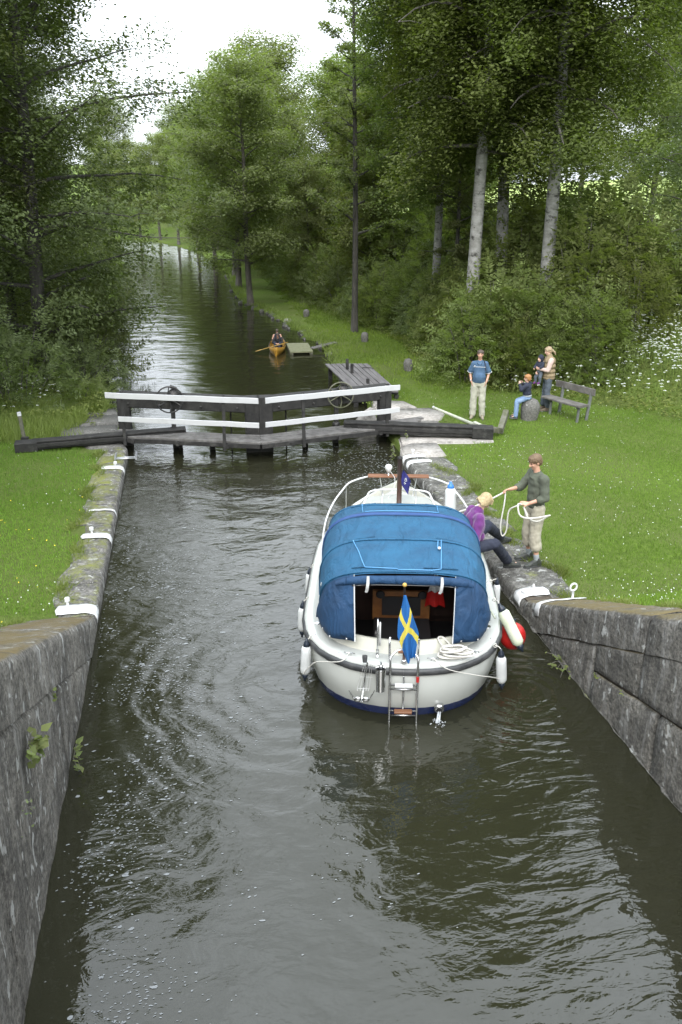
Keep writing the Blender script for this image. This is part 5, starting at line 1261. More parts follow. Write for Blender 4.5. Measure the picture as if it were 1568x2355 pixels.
mb = MB(); mb.loft(tops); mb.v = [(p[0], p[1], p[2] + .010 * mnoise.noise(Vector((p[0] * 3, p[1] * 5, p[2] * 3)))) for p in mb.v]
cano = mb.build('canopy', M['canvas'], boat, smooth=True); s_ = cano.modifiers.new('cloth', 'SOLIDIFY'); s_.thickness = .006
fr = canopy_section(3.35); frl = [Vector((p.x * .96, 3.62, min(p.z, 1.16 if abs(p.x) < .6 else 1.05))) for p in fr]
mb = MB(); mb.loft([fr, [(a + b) / 2 + Vector((0, .02, 0)) for a, b in zip(fr, frl)], frl]); mb.build('canopy_front', M['canvas'], boat, smooth=True)
# rear curtains either side of the opening, hanging from the aft hoop and following the round stern
def rear(side):
    hoop = canopy_section(.42); m = len(hoop) - 1; secs = []
    oc = .56      # half width of the opening at the top
    bottom = []
    for i in range(13):
        f = i / 12
        if side < 0: top = hoop[0].lerp(hoop[0], 0); idx = f * 8.2
        else: idx = m - f * 8.2
        a, b = int(math.floor(idx)), min(m, int(math.floor(idx)) + 1); top = hoop[a].lerp(hoop[b], idx - a)
        # bottom: walk round the coaming from the side to the stern
        ang = f; vv = .95 - 1.0 * f ** .8 * .90
        if f > .55: hx = .98 - (f - .55) * .78; vv = .23 - (f - .55) * .26
        else: hx = .985 - .02 * f; vv = .95 - 1.31 * f
        bot = Vector((side * min(hx, max(.02, half(max(vv, .02)) - .24 + .04 * (f > .6))), max(vv, .12), sheer(0) + .20 - (.07 * f)))
        PT = [(1.0, .92), (1.0, .76), (.975, .60), (.93, .46), (.86, .34), (.76, .255), (.56, .20)]; ff = f * 6; i0 = min(5, int(ff)); ww = ff - i0
        bot = Vector((side * (PT[i0][0] * (1 - ww) + PT[i0 + 1][0] * ww), PT[i0][1] * (1 - ww) + PT[i0 + 1][1] * ww, .79 + .06 * f))
        if f == 0: bot = Vector((side * 1.0, .92, .80))
        bottom.append(bot); q = []
        for j in range(9):
            t = j / 8; p = top.lerp(bot, t); bul = .06 * math.sin(math.pi * t) * (1 - f * .3); p += Vector((side * bul * (1 - f), -bul * (.5 + .5 * f), 0)); p += Vector((0, -.018 * math.sin(f * 15 + t * 4), .0)) * (t)
            q.append(p)
        secs.append(q)
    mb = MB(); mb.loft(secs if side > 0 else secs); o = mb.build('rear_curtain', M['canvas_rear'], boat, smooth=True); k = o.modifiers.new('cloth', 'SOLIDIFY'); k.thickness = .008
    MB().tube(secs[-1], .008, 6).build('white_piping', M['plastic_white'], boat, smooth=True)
    for f in (2, 5, 8, 11): MB().lathe(secs[f][-1] + Vector((0, -.012, .02)), [(.012, -.004), (.012, .004), (.004, .008)], 8, M=Matrix.Rotation(R(90), 3, 'X')).build('press_stud', M['steel'], boat)
    return secs
sL = rear(-1); sR = rear(1)
# rolled-up door flap under the aft hoop
hoop = canopy_section(.42); roll = [hoop[i] + Vector((0, -.02, -.055 - .02 * math.sin((i - 6) / 10 * math.pi))) for i in range(6, 17)]
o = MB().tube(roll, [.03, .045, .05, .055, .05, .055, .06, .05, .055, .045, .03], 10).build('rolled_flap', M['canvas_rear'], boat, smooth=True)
MB().tube([p + Vector((0, -.035, -.045)) for p in roll[2:9]], .014, 6, squash=.5).build('window_roll', M['glass_black'], boat, smooth=True)
for x in (-.42, .42): MB().tube([(x, .37, 1.60), (x, .31, 1.54), (x - .01, .32, 1.45), (x - .02, .37, 1.40)], [.018, .02, .02, .018], 6, squash=.4).build('flap_strap', M['plastic_white'], boat, smooth=True)
# seams, hoops' trim bands, lashings
def seam(v, r, m, name='seam', zoff=.008, lo=0, hi=22):
    q = canopy_section(v)[lo:hi + 1]; c = Vector((0, v, 1.1)); MB().tube([p + (p - c).normalized() * zoff for p in q], r, 6, squash=.35).build(name, m, boat, smooth=True)
seam(.44, .016, M['canvas'], 'hem'); seam(1.25, .022, M['canvas'], 'seam'); seam(2.2, .045, M['canvas_trim'], 'trim_band', .004); seam(2.13, .008, M['canvas_rear'], 'seam'); seam(2.95, .016, M['canvas'], 'seam')
def on(u, v, off=.014):
    q = canopy_section(min(max(v, .42), 3.35)); best = None
    for a, b in zip(q[:-1], q[1:]):
        if a.x <= u <= b.x and a.z > 1.0: t = (u - a.x) / (b.x - a.x + 1e-9); best = a.lerp(b, t)
    if best is None: best = min(q, key=lambda p: abs(p.x - u))
    # account for the hoops' lean in v
    return Vector((u, best.y, best.z + off))
def lash(pts, r=.0055): MB().tube([on(*p) for p in pts], r, 5).build('lashing_cord', M['cord_blue'], boat, smooth=True)
lash([(-.62 + .02 * k, 1.25 - k * .085) for k in range(9)] + [(-.44 + .12 * k, .56 - .012 * k) for k in range(1, 4)] + [(-.08 + .1 * k, .50) for k in range(5)] + [(.42, .55)])
lash([(.42 + .004 * k, .55 + k * .07) for k in range(11)]); lash([(.40 + .004 * k, .98 + k * .05) for k in range(6)])
lash([(-.52 - .004 * k, 2.3 + k * .1) for k in range(8)]); lash([(.50 + .002 * k, 2.45 + k * .08) for k in range(7)])
lash([(-.50 + .1 * k, 2.38 + .05 * math.sin(k / 10 * math.pi)) for k in range(11)])
MB().ell(on(.42, .98, .03), (.02, .035, .014), n=8, m=6).build('cord_toggle', M['plastic_white'], boat, smooth=True)
for u0, v0, u1, v1 in ((-.62, .60, -.25, .57), (.22, .57, .62, .60), (-.75, 1.30, -.35, 1.34), (.40, 1.34, .80, 1.30), (-.70, 2.93, -.35, 3.0), (.35, 3.0, .72, 2.93)):
    MB().tube([on(u0 + (u1 - u0) * t / 4, v0 + (v1 - v0) * t / 4, .012) for t in range(5)], .014, 6, squash=.35).build('batten_pocket', M['canvas'], boat, smooth=True)
MB().tube([(-.985 + .012 * math.cos(a), .92, 1.22 + .03 * math.sin(a)) for a in (1.2, 2, 3, 4, 5)], .007, 5).build('hook', M['plastic_white'], boat, smooth=True)
# ---- rails
def gun(v, side, ins=.09, dz=.03): return Vector((side * (half(v) - ins), v, sheer(v) + dz))
rail = []
for side in (-1, 1):
    vs = [2.9, 3.0, 3.3, 3.7, 4.1, 4.45]; hs = [.05, .24, .38, .45, .49, .50]; q = [gun(v, side, .10, h) for v, h in zip(vs, hs)]
    q = q if side < 0 else q[::-1]; rail += q if side < 0 else []
    if side > 0:
        rail += [Vector((-.34, 4.78, 1.37)), Vector((.34, 4.78, 1.37))] + q
MB().tube(curve_pts(rail, 5), .0135, 8).build('pulpit_rail', M['plastic_white'], boat, smooth=True)
for side in (-1, 1):
    for v, h in ((3.35, .385), (4.25, .49)): MB().tube([gun(v, side, .10, 0), gun(v, side, .10, h)], .011, 7).build('stanchion', M['steel'], boat, smooth=True)
    MB().tube([Vector((side * .22, 4.72, sheer(4.7) + .04)), Vector((side * .30, 4.74, 1.36))], .011, 7).build('stanchion', M['steel'], boat, smooth=True)
MB().box((0, 4.70, 1.39), (.98, .13, .028)).build('pulpit_seat', M['teak'], boat, bevel=.006)
inner = curve_pts([(-.62, 3.65, 1.05), (-.50, 3.95, 1.28), (-.40, 4.05, 1.36), (0, 4.08, 1.375), (.40, 4.05, 1.36), (.50, 3.95, 1.28), (.62, 3.65, 1.05)], 5)
MB().tube(inner, .0135, 8).build('cabin_rail', M['plastic_white'], boat, smooth=True)
for x in (-.26, .26): MB().tube([(x, 4.06, 1.12), (x, 4.06, 1.365)], .011, 7).build('stanchion', M['plastic_white'], boat, smooth=True)
MB().tube([(0.0, 3.9, .95), (0.0, 3.9, 1.93)], [.040, .036], 10).build('mast', M['mast_wood'], boat, smooth=True)
MB().lathe((0, 3.9, 1.925), [(.040, 0), (.042, .01), (.036, .03)], 10).build('mast_cap', M['iron'], boat)
gp_ = MB().tube([(-.16, 4.70, 1.40), (-.16, 4.70, 1.50)], .014, 8); gp_.build('antenna_stem', M['steel'], boat, smooth=True)
MB().lathe((-.16, 4.70, 1.50), [(.02, -.06), (.045, -.01), (.058, .02), (.058, .05), (.04, .075), (.01, .085)], 14).build('antenna', M['plastic_white'], boat, smooth=True)
cable('antenna_cable', [(-.14, 4.7, 1.48), (-.06, 4.6, 1.38), (-.08, 4.45, 1.25), (-.2, 4.3, 1.10)], .005, M['plastic_white'], boat, 5, 6)
for side in (-1, 1):
    MB().tube([(0, 4.0, 1.62), (side * .52, 4.85, .98)], .004, 5).build('stay', M['steel'], boat)
    for v in (1.95,): MB().lathe(gun(v, side, .30, .02), [(.03, 0), (.03, .10), (.026, .105)], 12).build('vent_cup', M['steel'], boat, auto=True)
    MB().lathe(gun(.9, side, .14, .02), [(.042, 0), (.040, .006), (.028, .008)], 14).build('filler_cap', M['steel'], boat)
    for v in (.18, .6, 1.2, 2.1): MB().lathe(gun(v, side, .05, .02), [(.012, 0), (.012, .008), (.006, .012)], 8).build('deck_stud', M['steel'], boat)
# stern fittings
def cleat(u, v, rz=0):
    m = MB(); z = sheer(v) + .03
    for k in (-1, 1): m.tube([(u + k * .018 * math.cos(rz), v + k * .018 * math.sin(rz), z - .01), (u + k * .018 * math.cos(rz), v + k * .018 * math.sin(rz), z + .025)], .006, 6)
    m.tube([(u - .065 * math.cos(rz), v - .065 * math.sin(rz), z + .028), (u + .065 * math.cos(rz), v + .065 * math.sin(rz), z + .028)], .007, 6); m.build('cleat', M['steel'], boat, smooth=True)
cleat(-.62, .13, -.2); cleat(.33, .05, 0); cleat(.85, .24, .3)
# boarding ladder
ld = MB(); y0 = -.145
for x in (-.155, .155):
    ld.tube(curve_pts([(x, y0 + .02, -.02), (x, y0, .30), (x, y0, .74), (x * .96, y0 + .02, .84), (x * .55, y0 + .06, .90), (0, y0 + .07, .905)], 5), .013, 8)
ld.build('ladder_frame', M['steel'], boat, smooth=True)
MB().tube([(-.16, .02, .66), (-.165, -.02, .95), (-.165, .0, 1.0), (-.16, .06, .98)], .013, 8).build('grab_rail', M['steel'], boat, smooth=True); MB().tube([(.16, .06, .70), (.165, .04, .98)], .013, 8).build('grab_rail', M['steel'], boat, smooth=True)
MB().tube([(0, y0 + .03, .10), (0, y0 + .01, .60)], .010, 7).build('ladder_strut', M['steel'], boat, smooth=True)
for z in (.50, .16):
    for dy in (0, -.04): MB().tube([(-.15, y0 + dy, z + dy * .8), (.15, y0 + dy, z + dy * .8)], .011, 7).build('ladder_rung', M['steel'], boat, smooth=True)
    MB().box((0, y0 - .02, z + .004), (.20, .075, .025)).build('tread', M['teak'] if z < .3 else M['plastic_white'], boat, bevel=.004)
MB().box((0, y0 + .05, .90), (.14, .06, .022)).build('tread', M['teak'], boat, bevel=.004)
MB().lathe((.155, y0, .58), [(.018, -.035), (.018, .035)], 10).build('red_sleeve', M['fender_red'], boat)
# exhaust with cooling water
ex = MB().lathe((.42, -.02, .12), [(.03, -.1), (.052, -.09), (.060, 0), (.05, .025), (.036, .022), (.034, -.05)], 16, M=Matrix.Rotation(R(100), 3, 'X')); ex.build('exhaust_pipe', M['steel'], boat, smooth=True)
MB().lathe((.42, -.055, .12), [(.033, -.001), (.033, .001)], 14, M=Matrix.Rotation(R(100), 3, 'X')).build('exhaust_bore', M['interior_black'], boat)
# ring for spring lines
jet = MB(); r6 = random.Random(4)
for k in range(5): jet.tube([bw(.42 + r6.uniform(-.015, .015), -.05, .10), bw(.415 + r6.uniform(-.02, .02), -.10, .06), bw(.40 + r6.uniform(-.03, .03), -.135, .002)], [.008, .007, .011], 5)
for k in range(40): a = r6.uniform(0, 6.28); q = r6.uniform(.01, .10); p = bw(.40 + q * math.cos(a), -.14 + q * math.sin(a), .006 + r6.uniform(0, .03) * (q < .05)); jet.ell(p, (r6.uniform(.003, .009),) * 2 + (r6.uniform(.002, .006),), n=6, m=4)
tag(jet.build('cooling_water', M['splash'], None, smooth=True), 'thin jet of cooling water splashing from the exhaust below the stern', 'water jet')
# ---- things on and around the boat
rt = MB(); r7 = random.Random(8); pts = []
for k in range(46): a = k * .9; q = .10 + .05 * math.sin(k * .7); pts.append(bw(.60 + 1.5 * q * math.cos(a) + r7.uniform(-.03, .03), .12 + q * math.sin(a) * .62 + r7.uniform(-.02, .02), .725 + .0022 * k * (1.25 - 4 * abs(q - .06)) + r7.uniform(0, .02)))
rt.tube(curve_pts(pts, 4), .0125, 6); ex_ = [bw(.45, .22, .80), bw(.40, .30, .86), bw(.46, .34, .85), bw(.54, .26, .80), bw(.60, .2, .78)]; rt.tube(curve_pts(ex_, 5), .0125, 6)
tag(rt.build('rope_coil', M['rope'], None, smooth=True), 'heap of thick cream rope on the stern deck right of the flag', 'rope')
MB_ = MB().lathe((0, 0, 0), [(.022, -.14), (.05, -.13), (.055, 0), (.062, .145), (.058, .16), (.05, .14), (.045, -.1)], 18)
cs = empty('steel_canister', bw(-.26, -.22, .60), BA, 'polished steel cylinder holder hanging on the stern left of the ladder', 'canister'); MB_.build('body', M['steel'], cs, smooth=False, auto=True); MB().tube([(0, .05, .12), (0, .14, .15)], .012, 6).build('bracket', M['steel'], cs)
MB().tube([(-.045, -.05, -.12), (-.048, -.052, .13)], .004, 5).build('seam', M['steel'], cs)
wn = empty('line_reel', bw(-.30, .10, .95), BA, 'narrow steel reel with flat line standing at the stern rail', 'reel')
MB().tube([(.0, .02 + .085 * math.cos(t * math.pi / 10), .05 + .18 * math.sin(t * math.pi / 10)) for t in range(21)], .022, 8, cap=False, squash=.5).build('rim', M['steel'], wn, smooth=True)
MB().tube([(.025, .02 + .06 * math.cos(t * math.pi / 8), .05 + .14 * math.sin(t * math.pi / 8)) for t in range(17)], .012, 6, cap=False).build('flange', M['plastic_white'], wn, smooth=True)
MB().tube([(0, .02, -.15), (.0, .0, -.24)], .018, 8).build('post', M['steel'], wn, smooth=True); MB().lathe((0, .02, .05), [(.04, -.03), (.04, .03)], 12, M=Matrix.Rotation(R(90), 3, 'Y')).build('hub', M['iron'], wn)
an = empty('anchor', bw(-.47, -.20, .42), BA, 'small folding steel anchor hanging in a wire holder on the stern', 'anchor')
MB().tube([(.06, .06, .36), (0, 0, -.10)], .010, 7).build('shank', M['steel'], an, smooth=True)
for s in (-1, 1): MB().tube(curve_pts([(0, 0, -.11), (s * .07, -.01, -.09), (s * .12, -.02, 0), (s * .145, -.02, .05)], 4), [.012] * 5 + [.009] * 4 + [.006] * 3 + [.003], 6).build('fluke_arm', M['steel'], an, smooth=True)
for s in (-1, 1): MB().ell((s * .045, -.02, -.075), (.045, .012, .035), n=10, m=6).build('fluke', M['steel'], an, smooth=True)
wr = MB()
for x in (-.035, -.012, .035, .055): wr.tube([(x + .06, .05, .34), (x * 1.5 + .0, .01, .05), (x * 1.3 + .0, .01, .02)], .0035, 5)
wr.tube([(-.05, .01, .05), (.09, .01, .05)], .0035, 5); wr.tube([(-.02, .04, .18), (.12, .04, .18)], .0035, 5); wr.build('wire_holder', M['plastic_white'], an, smooth=True)
MB().lathe((.03, .08, .38), [(.025, -.03), (.03, .03), (.028, .05)], 12, M=Matrix.Rotation(R(-15), 3, 'X')).build('clamp_knob', M['rubber'], an)
# flag on its staff
fs = empty('flag_staff', bw(.0, -.02, .70), BA, 'wooden flag staff with round knob raked over the stern', 'flag staff')
MB().lathe((0, .0, 0), [(.028, -.02), (.028, .02), (.036, .025), (.02, .06)], 12).build('socket', M['steel'], fs, smooth=True); MB().tube([(0, 0, .02), (-.02, -.13, 1.02)], [.016, .011], 8).build('staff', M['mast_wood'], fs, smooth=True); MB().ell((-.02, -.132, 1.045), (.026, .026, .024)).build('knob', M['paddle'], fs, smooth=True)
fl = empty('national_flag', bw(-.015, -.13, 1.62), BA, 'limp blue flag with a yellow cross hanging from the stern staff', 'flag')
# hanging cloth: (a down the drape 0..1, b across -1..1); colour by the folded cross
rows = 110; colsn = 50; mbf = MB(); prof_w = lambda t: .015 + .105 * math.sin(min(1, t * 1.35) * math.pi / 2) ** 1.3 * (1 if t < .62 else 1 - .75 * (t - .62) / .38)
ctr_ = lambda t: .0 + .02 * math.sin(t * 3) + .14 * max(0, t - .35) ** 1.2
Vf = [];
for i in range(rows + 1):
    t = i / rows
    for j in range(colsn + 1):
        b = j / colsn * 2 - 1; Vf.append((ctr_(t) + b * prof_w(t), -.02 - .035 * math.sin(b * 3.2 + t * 4) * (t ** .5) - .05 * t + .02 * math.sin(b * 7 + t * 9) * t, -.76 * t + .03 * b * t))
Ff = [(i * (colsn + 1) + j, i * (colsn + 1) + j + 1, (i + 1) * (colsn + 1) + j + 1, (i + 1) * (colsn + 1) + j) for i in range(rows) for j in range(colsn)]
Mi = []
for i in range(rows):
    for j in range(colsn):
        t = (i + .5) / rows; b = (j + .5) / colsn * 2 - 1
        y1 = abs((t - .49) - .24 * b) < .062; y2 = abs((t - .49) + .26 * b) < .055      # the two arms of the cross, folded into an X
        Mi.append(1 if (y1 or y2) and .2 < t < .82 else 0)
mbf.add(Vf, Ff); mbf.m = Mi; fo = mbf.build('cloth', [M['flag_blue'], M['flag_yellow']], fl, smooth=True); k = fo.modifiers.new('cloth', 'SOLIDIFY'); k.thickness = .003
pn = empty('pennant', bw(.045, 3.88, 1.72), BA, 'dark blue pennant with a white crest on the bow mast', 'pennant')
mp_ = MB(); Vp = []
for i in range(13):
    t = i / 12
    for j in range(7): b = j / 6; Vp.append((.005 + .10 * t * .9 + (b - .5) * .15 * math.sin(min(1, t * 1.6) * math.pi / 2) * (1 - max(0, t - .55) * 2.1), -.02 + .02 * math.sin(b * 5 + t * 5), .05 - .36 * t + .08 * (b - .5) * (t > .5)))
mp_.add(Vp, [(i * 7 + j, i * 7 + j + 1, (i + 1) * 7 + j + 1, (i + 1) * 7 + j) for i in range(12) for j in range(6)]); mp_.build('cloth', M['pennant'], pn, smooth=True)
cr = MB()
for (x, z, a) in ((.045, -.085, .4), (.035, -.11, 1.2), (.05, -.13, .2), (.03, -.15, 1.0), (.055, -.105, 2.0), (.04, -.17, .5)): cr.tube([(x - .012 * math.cos(a), -.05, z - .012 * math.sin(a)), (x, -.053, z + .006), (x + .014 * math.cos(a), -.05, z + .012 * math.sin(a))], .0045, 5)
cr.build('crest', M['plastic_white'], pn)
# fenders
def fender(loc, axis, L, r, m, cap, label, rope_to=None):
    o = empty('fender', loc, 0, label, 'fender', 'long fenders hung over the boat side'); ax = Vector(axis).normalized(); q = Vector((0, 0, 1)).rotation_difference(ax).to_matrix()
    MB().lathe((0, 0, 0), [(.02, -L / 2), (r * .7, -L / 2 + .015), (r * .98, -L / 2 + .05), (r, -L / 2 + .10), (r, L / 2 - .10), (r * .98, L / 2 - .05), (r * .7, L / 2 - .015), (.02, L / 2)], 18, M=q).build('body', m, o, smooth=True)
    for s in (-1, 1): MB().lathe(ax * s * (L / 2 + .0), [(r * .68, -.02), (r * .55, .03), (r * .25, .06), (r * .22, .085)], 12, M=(q if s > 0 else q @ Matrix.Rotation(math.pi, 3, 'X'))).build('end_cap', cap, o, smooth=True)
    if rope_to is not None:
        a = ax * (L / 2 + .07); b = Vector(rope_to) - Vector(loc); MB().tube(curve_pts([a, (a + b) / 2 + Vector((.012, 0, .01)), b], 4), .006, 5).build('lanyard', M['rope'], o, smooth=True)
        MB().tube([b + Vector((.02 * math.cos(t), .01 * math.sin(t * 2), .025 * math.sin(t))) for t in np.linspace(0, 6.6, 10)], .006, 5).build('knot', M['rope'], o, smooth=True)
W_ = M['fender_white']; CB = M['fender_cap']
fender(bw(-1.16, .50, .42), (.06, .0, 1), .40, .062, W_, CB, 'white cylinder fender at the left corner of the stern', bw(-1.10, .55, .70))
fender(bw(-1.29, 1.55, .42), (.04, 0, 1), .36, .06, W_, CB, 'white fender half way along the left side, seen edge-on', bw(-1.22, 1.55, .72))
fender(bw(-1.28, 2.55, .46), (.04, 0, 1), .34, .055, W_, CB, 'white fender farther forward on the left side', bw(-1.22, 2.55, .74))
fender(bw(1.17, .42, .40), (-.08, 0, 1), .38, .062, W_, CB, 'white cylinder fender at the right corner of the stern', bw(1.08, .45, .70))
fender(bw(1.34, .98, .66), (-.40, .32, .86), .50, .075, M['fender_green'], CB, 'big greenish weathered fender tilted between boat and wall', bw(1.15, 1.22, .92))
fender(bw(1.31, 2.15, .50), (0, 0, 1), .42, .05, W_, CB, 'white fender squeezed between the right side and the wall', bw(1.22, 2.15, .74))
fender(bw(.80, 4.10, 1.20), (.0, .1, 1), .42, .085, M['plastic_white'], M['fender_cap_blue'], 'large white fender with blue top hung in the bow rail', bw(.76, 4.15, 1.44))
rb_ = empty('round_buoy', bw(1.40, 1.16, .45), 0, 'round red buoy fender behind the greenish fender', 'buoy'); MB().ell((0, 0, 0), (.165, .165, .18), n=24, m=16).build('body', M['fender_red'], rb_, smooth=True); MB().lathe((0, 0, .17), [(.03, 0), (.028, .06)], 10).build('eye', CB, rb_)
# lines and the awning hook pole
tag(cable('mooring_line', [bw(-.62, .13, .74), bw(-.72, .0, .70), bw(-1.0, .22, .56), bw(-1.10, .30, .44), bw(-1.18, .42, .28)], .005, M['rope']), 'thin cord from the left stern cleat round the hull to the fender', 'cord')
tag(cable('mooring_line', [bw(.33, .05, .74), bw(.50, -.05, .66), bw(.85, .10, .50), bw(1.05, .30, .36), bw(1.19, .42, .26)], .005, M['rope']), 'thin cord from the right stern cleat round the hull to the fender', 'cord')
tag(cable('boat_hook', [bw(.93, 1.5, 1.10), bw(1.0, 1.1, 1.0), bw(1.12, .85, .85)], .012, M['pole_grey']), 'grey hose lashed against the right side of the canopy', 'hose')
tw_ = empty('towel', bw(.42, 1.35, .95), BA, 'white and red towel hanging inside the canopy', 'towel'); 
for nm, z0, z1, w0, w1, m in (('cloth', .28, 0, .012, .10, 'fender_white'), ('red_hem', 0, -.2, .10, .13, 'fender_red')):
    q = []
    for i in range(7):
        z = z0 + (z1 - z0) * i / 6; w__ = w0 + (w1 - w0) * i / 6; q.append([Vector((w__ * (b - 3.5) / 3.5, -.03 * math.cos(b * 1.8) * (.3 + i / 6), z)) for b in range(8)])
    MB().loft(q).build(nm, M[m], tw_, smooth=True)
# ------------------------------------------------------------ people
def frame(loc, rz): return Matrix.Translation(Vector(loc)) @ Matrix.Rotation(rz, 4, 'Z')
def hand(mb, wrist, d, palm, sc_=1.0, curl=.5, thumb_side=1, spread=.12):
    "palm and five separate bent fingers; d = direction of the hand, palm = direction the palm faces"
    d = Vector(d).normalized(); n = Vector(palm); n = (n - d * n.dot(d)).normalized(); s = d.cross(n).normalized() * thumb_side; w = Vector(wrist); k = sc_
    for q in (-.022, 0, .022): mb.caps(w + s * q * .7 * k, .017 * k, w + d * .075 * k + s * q * 1.15 * k, .0135 * k, 8)
    for i, (o, L) in enumerate(((.030, .070), (.010, .080), (-.011, .074), (-.031, .058))):
        p = w + d * .080 * k + s * o * k; dd = (d + s * (o * spread * 30 / 3)).normalized(); r = .0088 * k
        for j, f in enumerate((.45, .32, .26)):
            a = curl * (.5 + j * .55); dj = (dd * math.cos(a) + n * math.sin(a)).normalized(); p2 = p + dj * L * f * k; mb.caps(p, r, p2, r * .9, 7); p = p2; r *= .92; dd = dd
    t0 = w + d * .022 * k + s * .026 * k; t1 = t0 + (s * .75 + d * .75 + n * .25).normalized() * .038 * k; t2 = t1 + (d * .9 + n * .5 * (curl + .3) + s * .2).normalized() * .030 * k
    mb.caps(t0, .013 * k, t1, .0105 * k, 7); mb.caps(t1, .0105 * k, t2, .0085 * k, 7)
def head(mb, c, fwd, k=1.0, up=(0, 0, 1)):
    "skull, jaw, nose, brow, ears added to the body; returns the head frame"
    f = Vector(fwd).normalized(); u = Vector(up); u = (u - f * u.dot(f)).normalized(); s = f.cross(u).normalized(); c = Vector(c)
    Mx = Matrix((s, f, u)).transposed(); P = lambda x, y, z: c + (s * x + f * y + u * z) * k
    mb.ell(P(0, -.005, .028), (.074 * k, .093 * k, .085 * k), Mx, 16, 10); mb.ell(P(0, .022, -.03), (.056 * k, .065 * k, .070 * k), Mx, 14, 9)
    mb.ell(P(0, .058, -.082), (.026 * k, .022 * k, .018 * k), Mx, 10, 7); mb.caps(P(0, .082, .012), .0085 * k, P(0, .106, -.022), .0125 * k, 8)
    mb.caps(P(-.030, .078, .030), .010 * k, P(.030, .078, .030), .010 * k, 8)
    for q in (-1, 1):
        mb.ell(P(q * .038, .060, -.018), (.020 * k, .022 * k, .020 * k), Mx, 8, 6); mb.ell(P(q * .074, -.012, -.005), (.008 * k, .020 * k, .030 * k), Mx, 8, 6)
        mb.caps(P(q * .016, .093, -.022), .0065 * k, P(q * .008, .098, -.024), .0065 * k, 6)
    return P, Mx
def features(root, P, Mx, k=1.0, mouth=True, brow='hair_brown'):
    for q in (-1, 1):
        MB().ell(P(q * .031, .0765, .012), (.0115 * k, .007 * k, .0058 * k), Mx, 8, 6).build('eye', M['eye'], root, smooth=True)
        MB().caps(P(q * .045, .079, .032), .0035 * k, P(q * .017, .087, .034), .0040 * k, 6).build('eyebrow', M[brow], root, smooth=True)
    if mouth: MB().caps(P(-.013, .0845, -.053), .0036 * k, P(.013, .0845, -.053), .0036 * k, 6).build('mouth', M['lip'], root, smooth=True)
def hair(root, P, Mx, m, k=1.0, style='short', vox=.009):
    h = MB(); h.ell(P(0, -.018, .044), (.083 * k, .098 * k, .082 * k), Mx, 16, 10); h.ell(P(0, -.055, .0), (.072 * k, .058 * k, .080 * k), Mx, 14, 9)
    r = random.Random(3)
    if style in ('short', 'tousled'):
        for i in range(16 if style == 'tousled' else 9):
            a = R(-70 + i * 140 / (15 if style == 'tousled' else 8)); h.caps(P(.070 * math.sin(a), .072 * math.cos(a) - .012, .086), .019 * k, P(.082 * math.sin(a), .088 * math.cos(a) - .008, .052 + r.uniform(-.012, .01)), .012 * k, 7)
        for q in (-1, 1): h.caps(P(q * .074, -.02, .05), .018 * k, P(q * .077, -.03, .0), .012 * k, 7)
        h.caps(P(-.04, -.07, -.03), .025 * k, P(.04, -.07, -.03), .025 * k, 7)
    if style == 'bob':
        for i in range(26):
            a = R(-150 + i * 300 / 25) + math.pi; x, y = math.sin(a), math.cos(a)
            h.caps(P(.066 * x, .070 * y - .015, .075), .026 * k, P(.088 * x, .082 * y - .018, -.045 + r.uniform(-.03, .01) + .03 * (y > .3)), .018 * k, 7)
        for i in range(5): h.caps(P(-.04 + i * .02, .055, .09), .02 * k, P(-.05 + i * .026, .088, .045), .011 * k, 7)
    if style == 'pony':
        h.caps(P(-.03, .06, .085), .02 * k, P(-.062, .055, .03), .014 * k, 7); h.caps(P(.03, .06, .085), .02 * k, P(.062, .055, .03), .014 * k, 7)
        h.caps(P(0, -.11, .0), .03 * k, P(-.03, -.16, -.07), .028 * k, 8); h.caps(P(-.03, -.16, -.07), .028 * k, P(-.05, -.17, -.15), .012 * k, 8)
    o = blob(h, 'hair', m, root, vox, 1, .010, .02); return o
def limb(mb, pts, rs, n=10):
    for (a, b), (ra, rb) in zip(zip(pts[:-1], pts[1:]), zip(rs[:-1], rs[1:])): mb.caps(a, ra, b, rb, n)
def person(label, loc, rz, J, skin='skin', k=1.0, hands=((.5, None, None), (.5, None, None)), face=(0, 1, 0), vox=.010, headup=(0, 0, 1), headk=None):
    "J: joints in the person's frame (x right, y forward, z up)"
    o = empty('person', loc, rz, label, 'person'); b = MB(); V = {q: Vector(p) for q, p in J.items()}
    nk = V['neck']; limb(b, [V['pelvis'], V['waist'], V['chest']], [.115 * k, .10 * k, .100 * k]); limb(b, [V['chest'], nk], [.08 * k, .053 * k]); limb(b, [nk, V['head']], [.052 * k, .050 * k])
    for s in 'LR':
        limb(b, [V['sh' + s].lerp(V['chest'], .3), V['sh' + s]], [.06 * k, .05 * k]); limb(b, [V['sh' + s], V['el' + s], V['wr' + s]], [.050 * k, .038 * k, .026 * k])
        limb(b, [V['hip' + s], V['kn' + s], V['an' + s]], [.082 * k, .054 * k, .036 * k]); limb(b, [V['an' + s], V['toe' + s]], [.036 * k, .028 * k])
        c, d, p = hands[0 if s == 'L' else 1]
        dd = Vector(d) if d else (V['wr' + s] - V['el' + s]); pp = Vector(p) if p else Vector((-1 if s == 'R' else 1, 0, 0))
        hand(b, V['wr' + s], dd, pp, k, c, 1 if s == 'L' else -1)
    P, Mx = head(b, V['head'], face, headk or k, headup)
    blob(b, 'body', M[skin], o, vox, 2); return o, V, P, Mx
def garment(root, name, m, parts, vox=.012, wr=.018, ws=.10, sm=3):
    mb = MB()
    for p in parts:
        if p[0] == 'e': mb.ell(*p[1:])
        else: limb(mb, p[1], p[2], 12)
    return blob(mb, name, m, root, vox, sm, wr, ws)
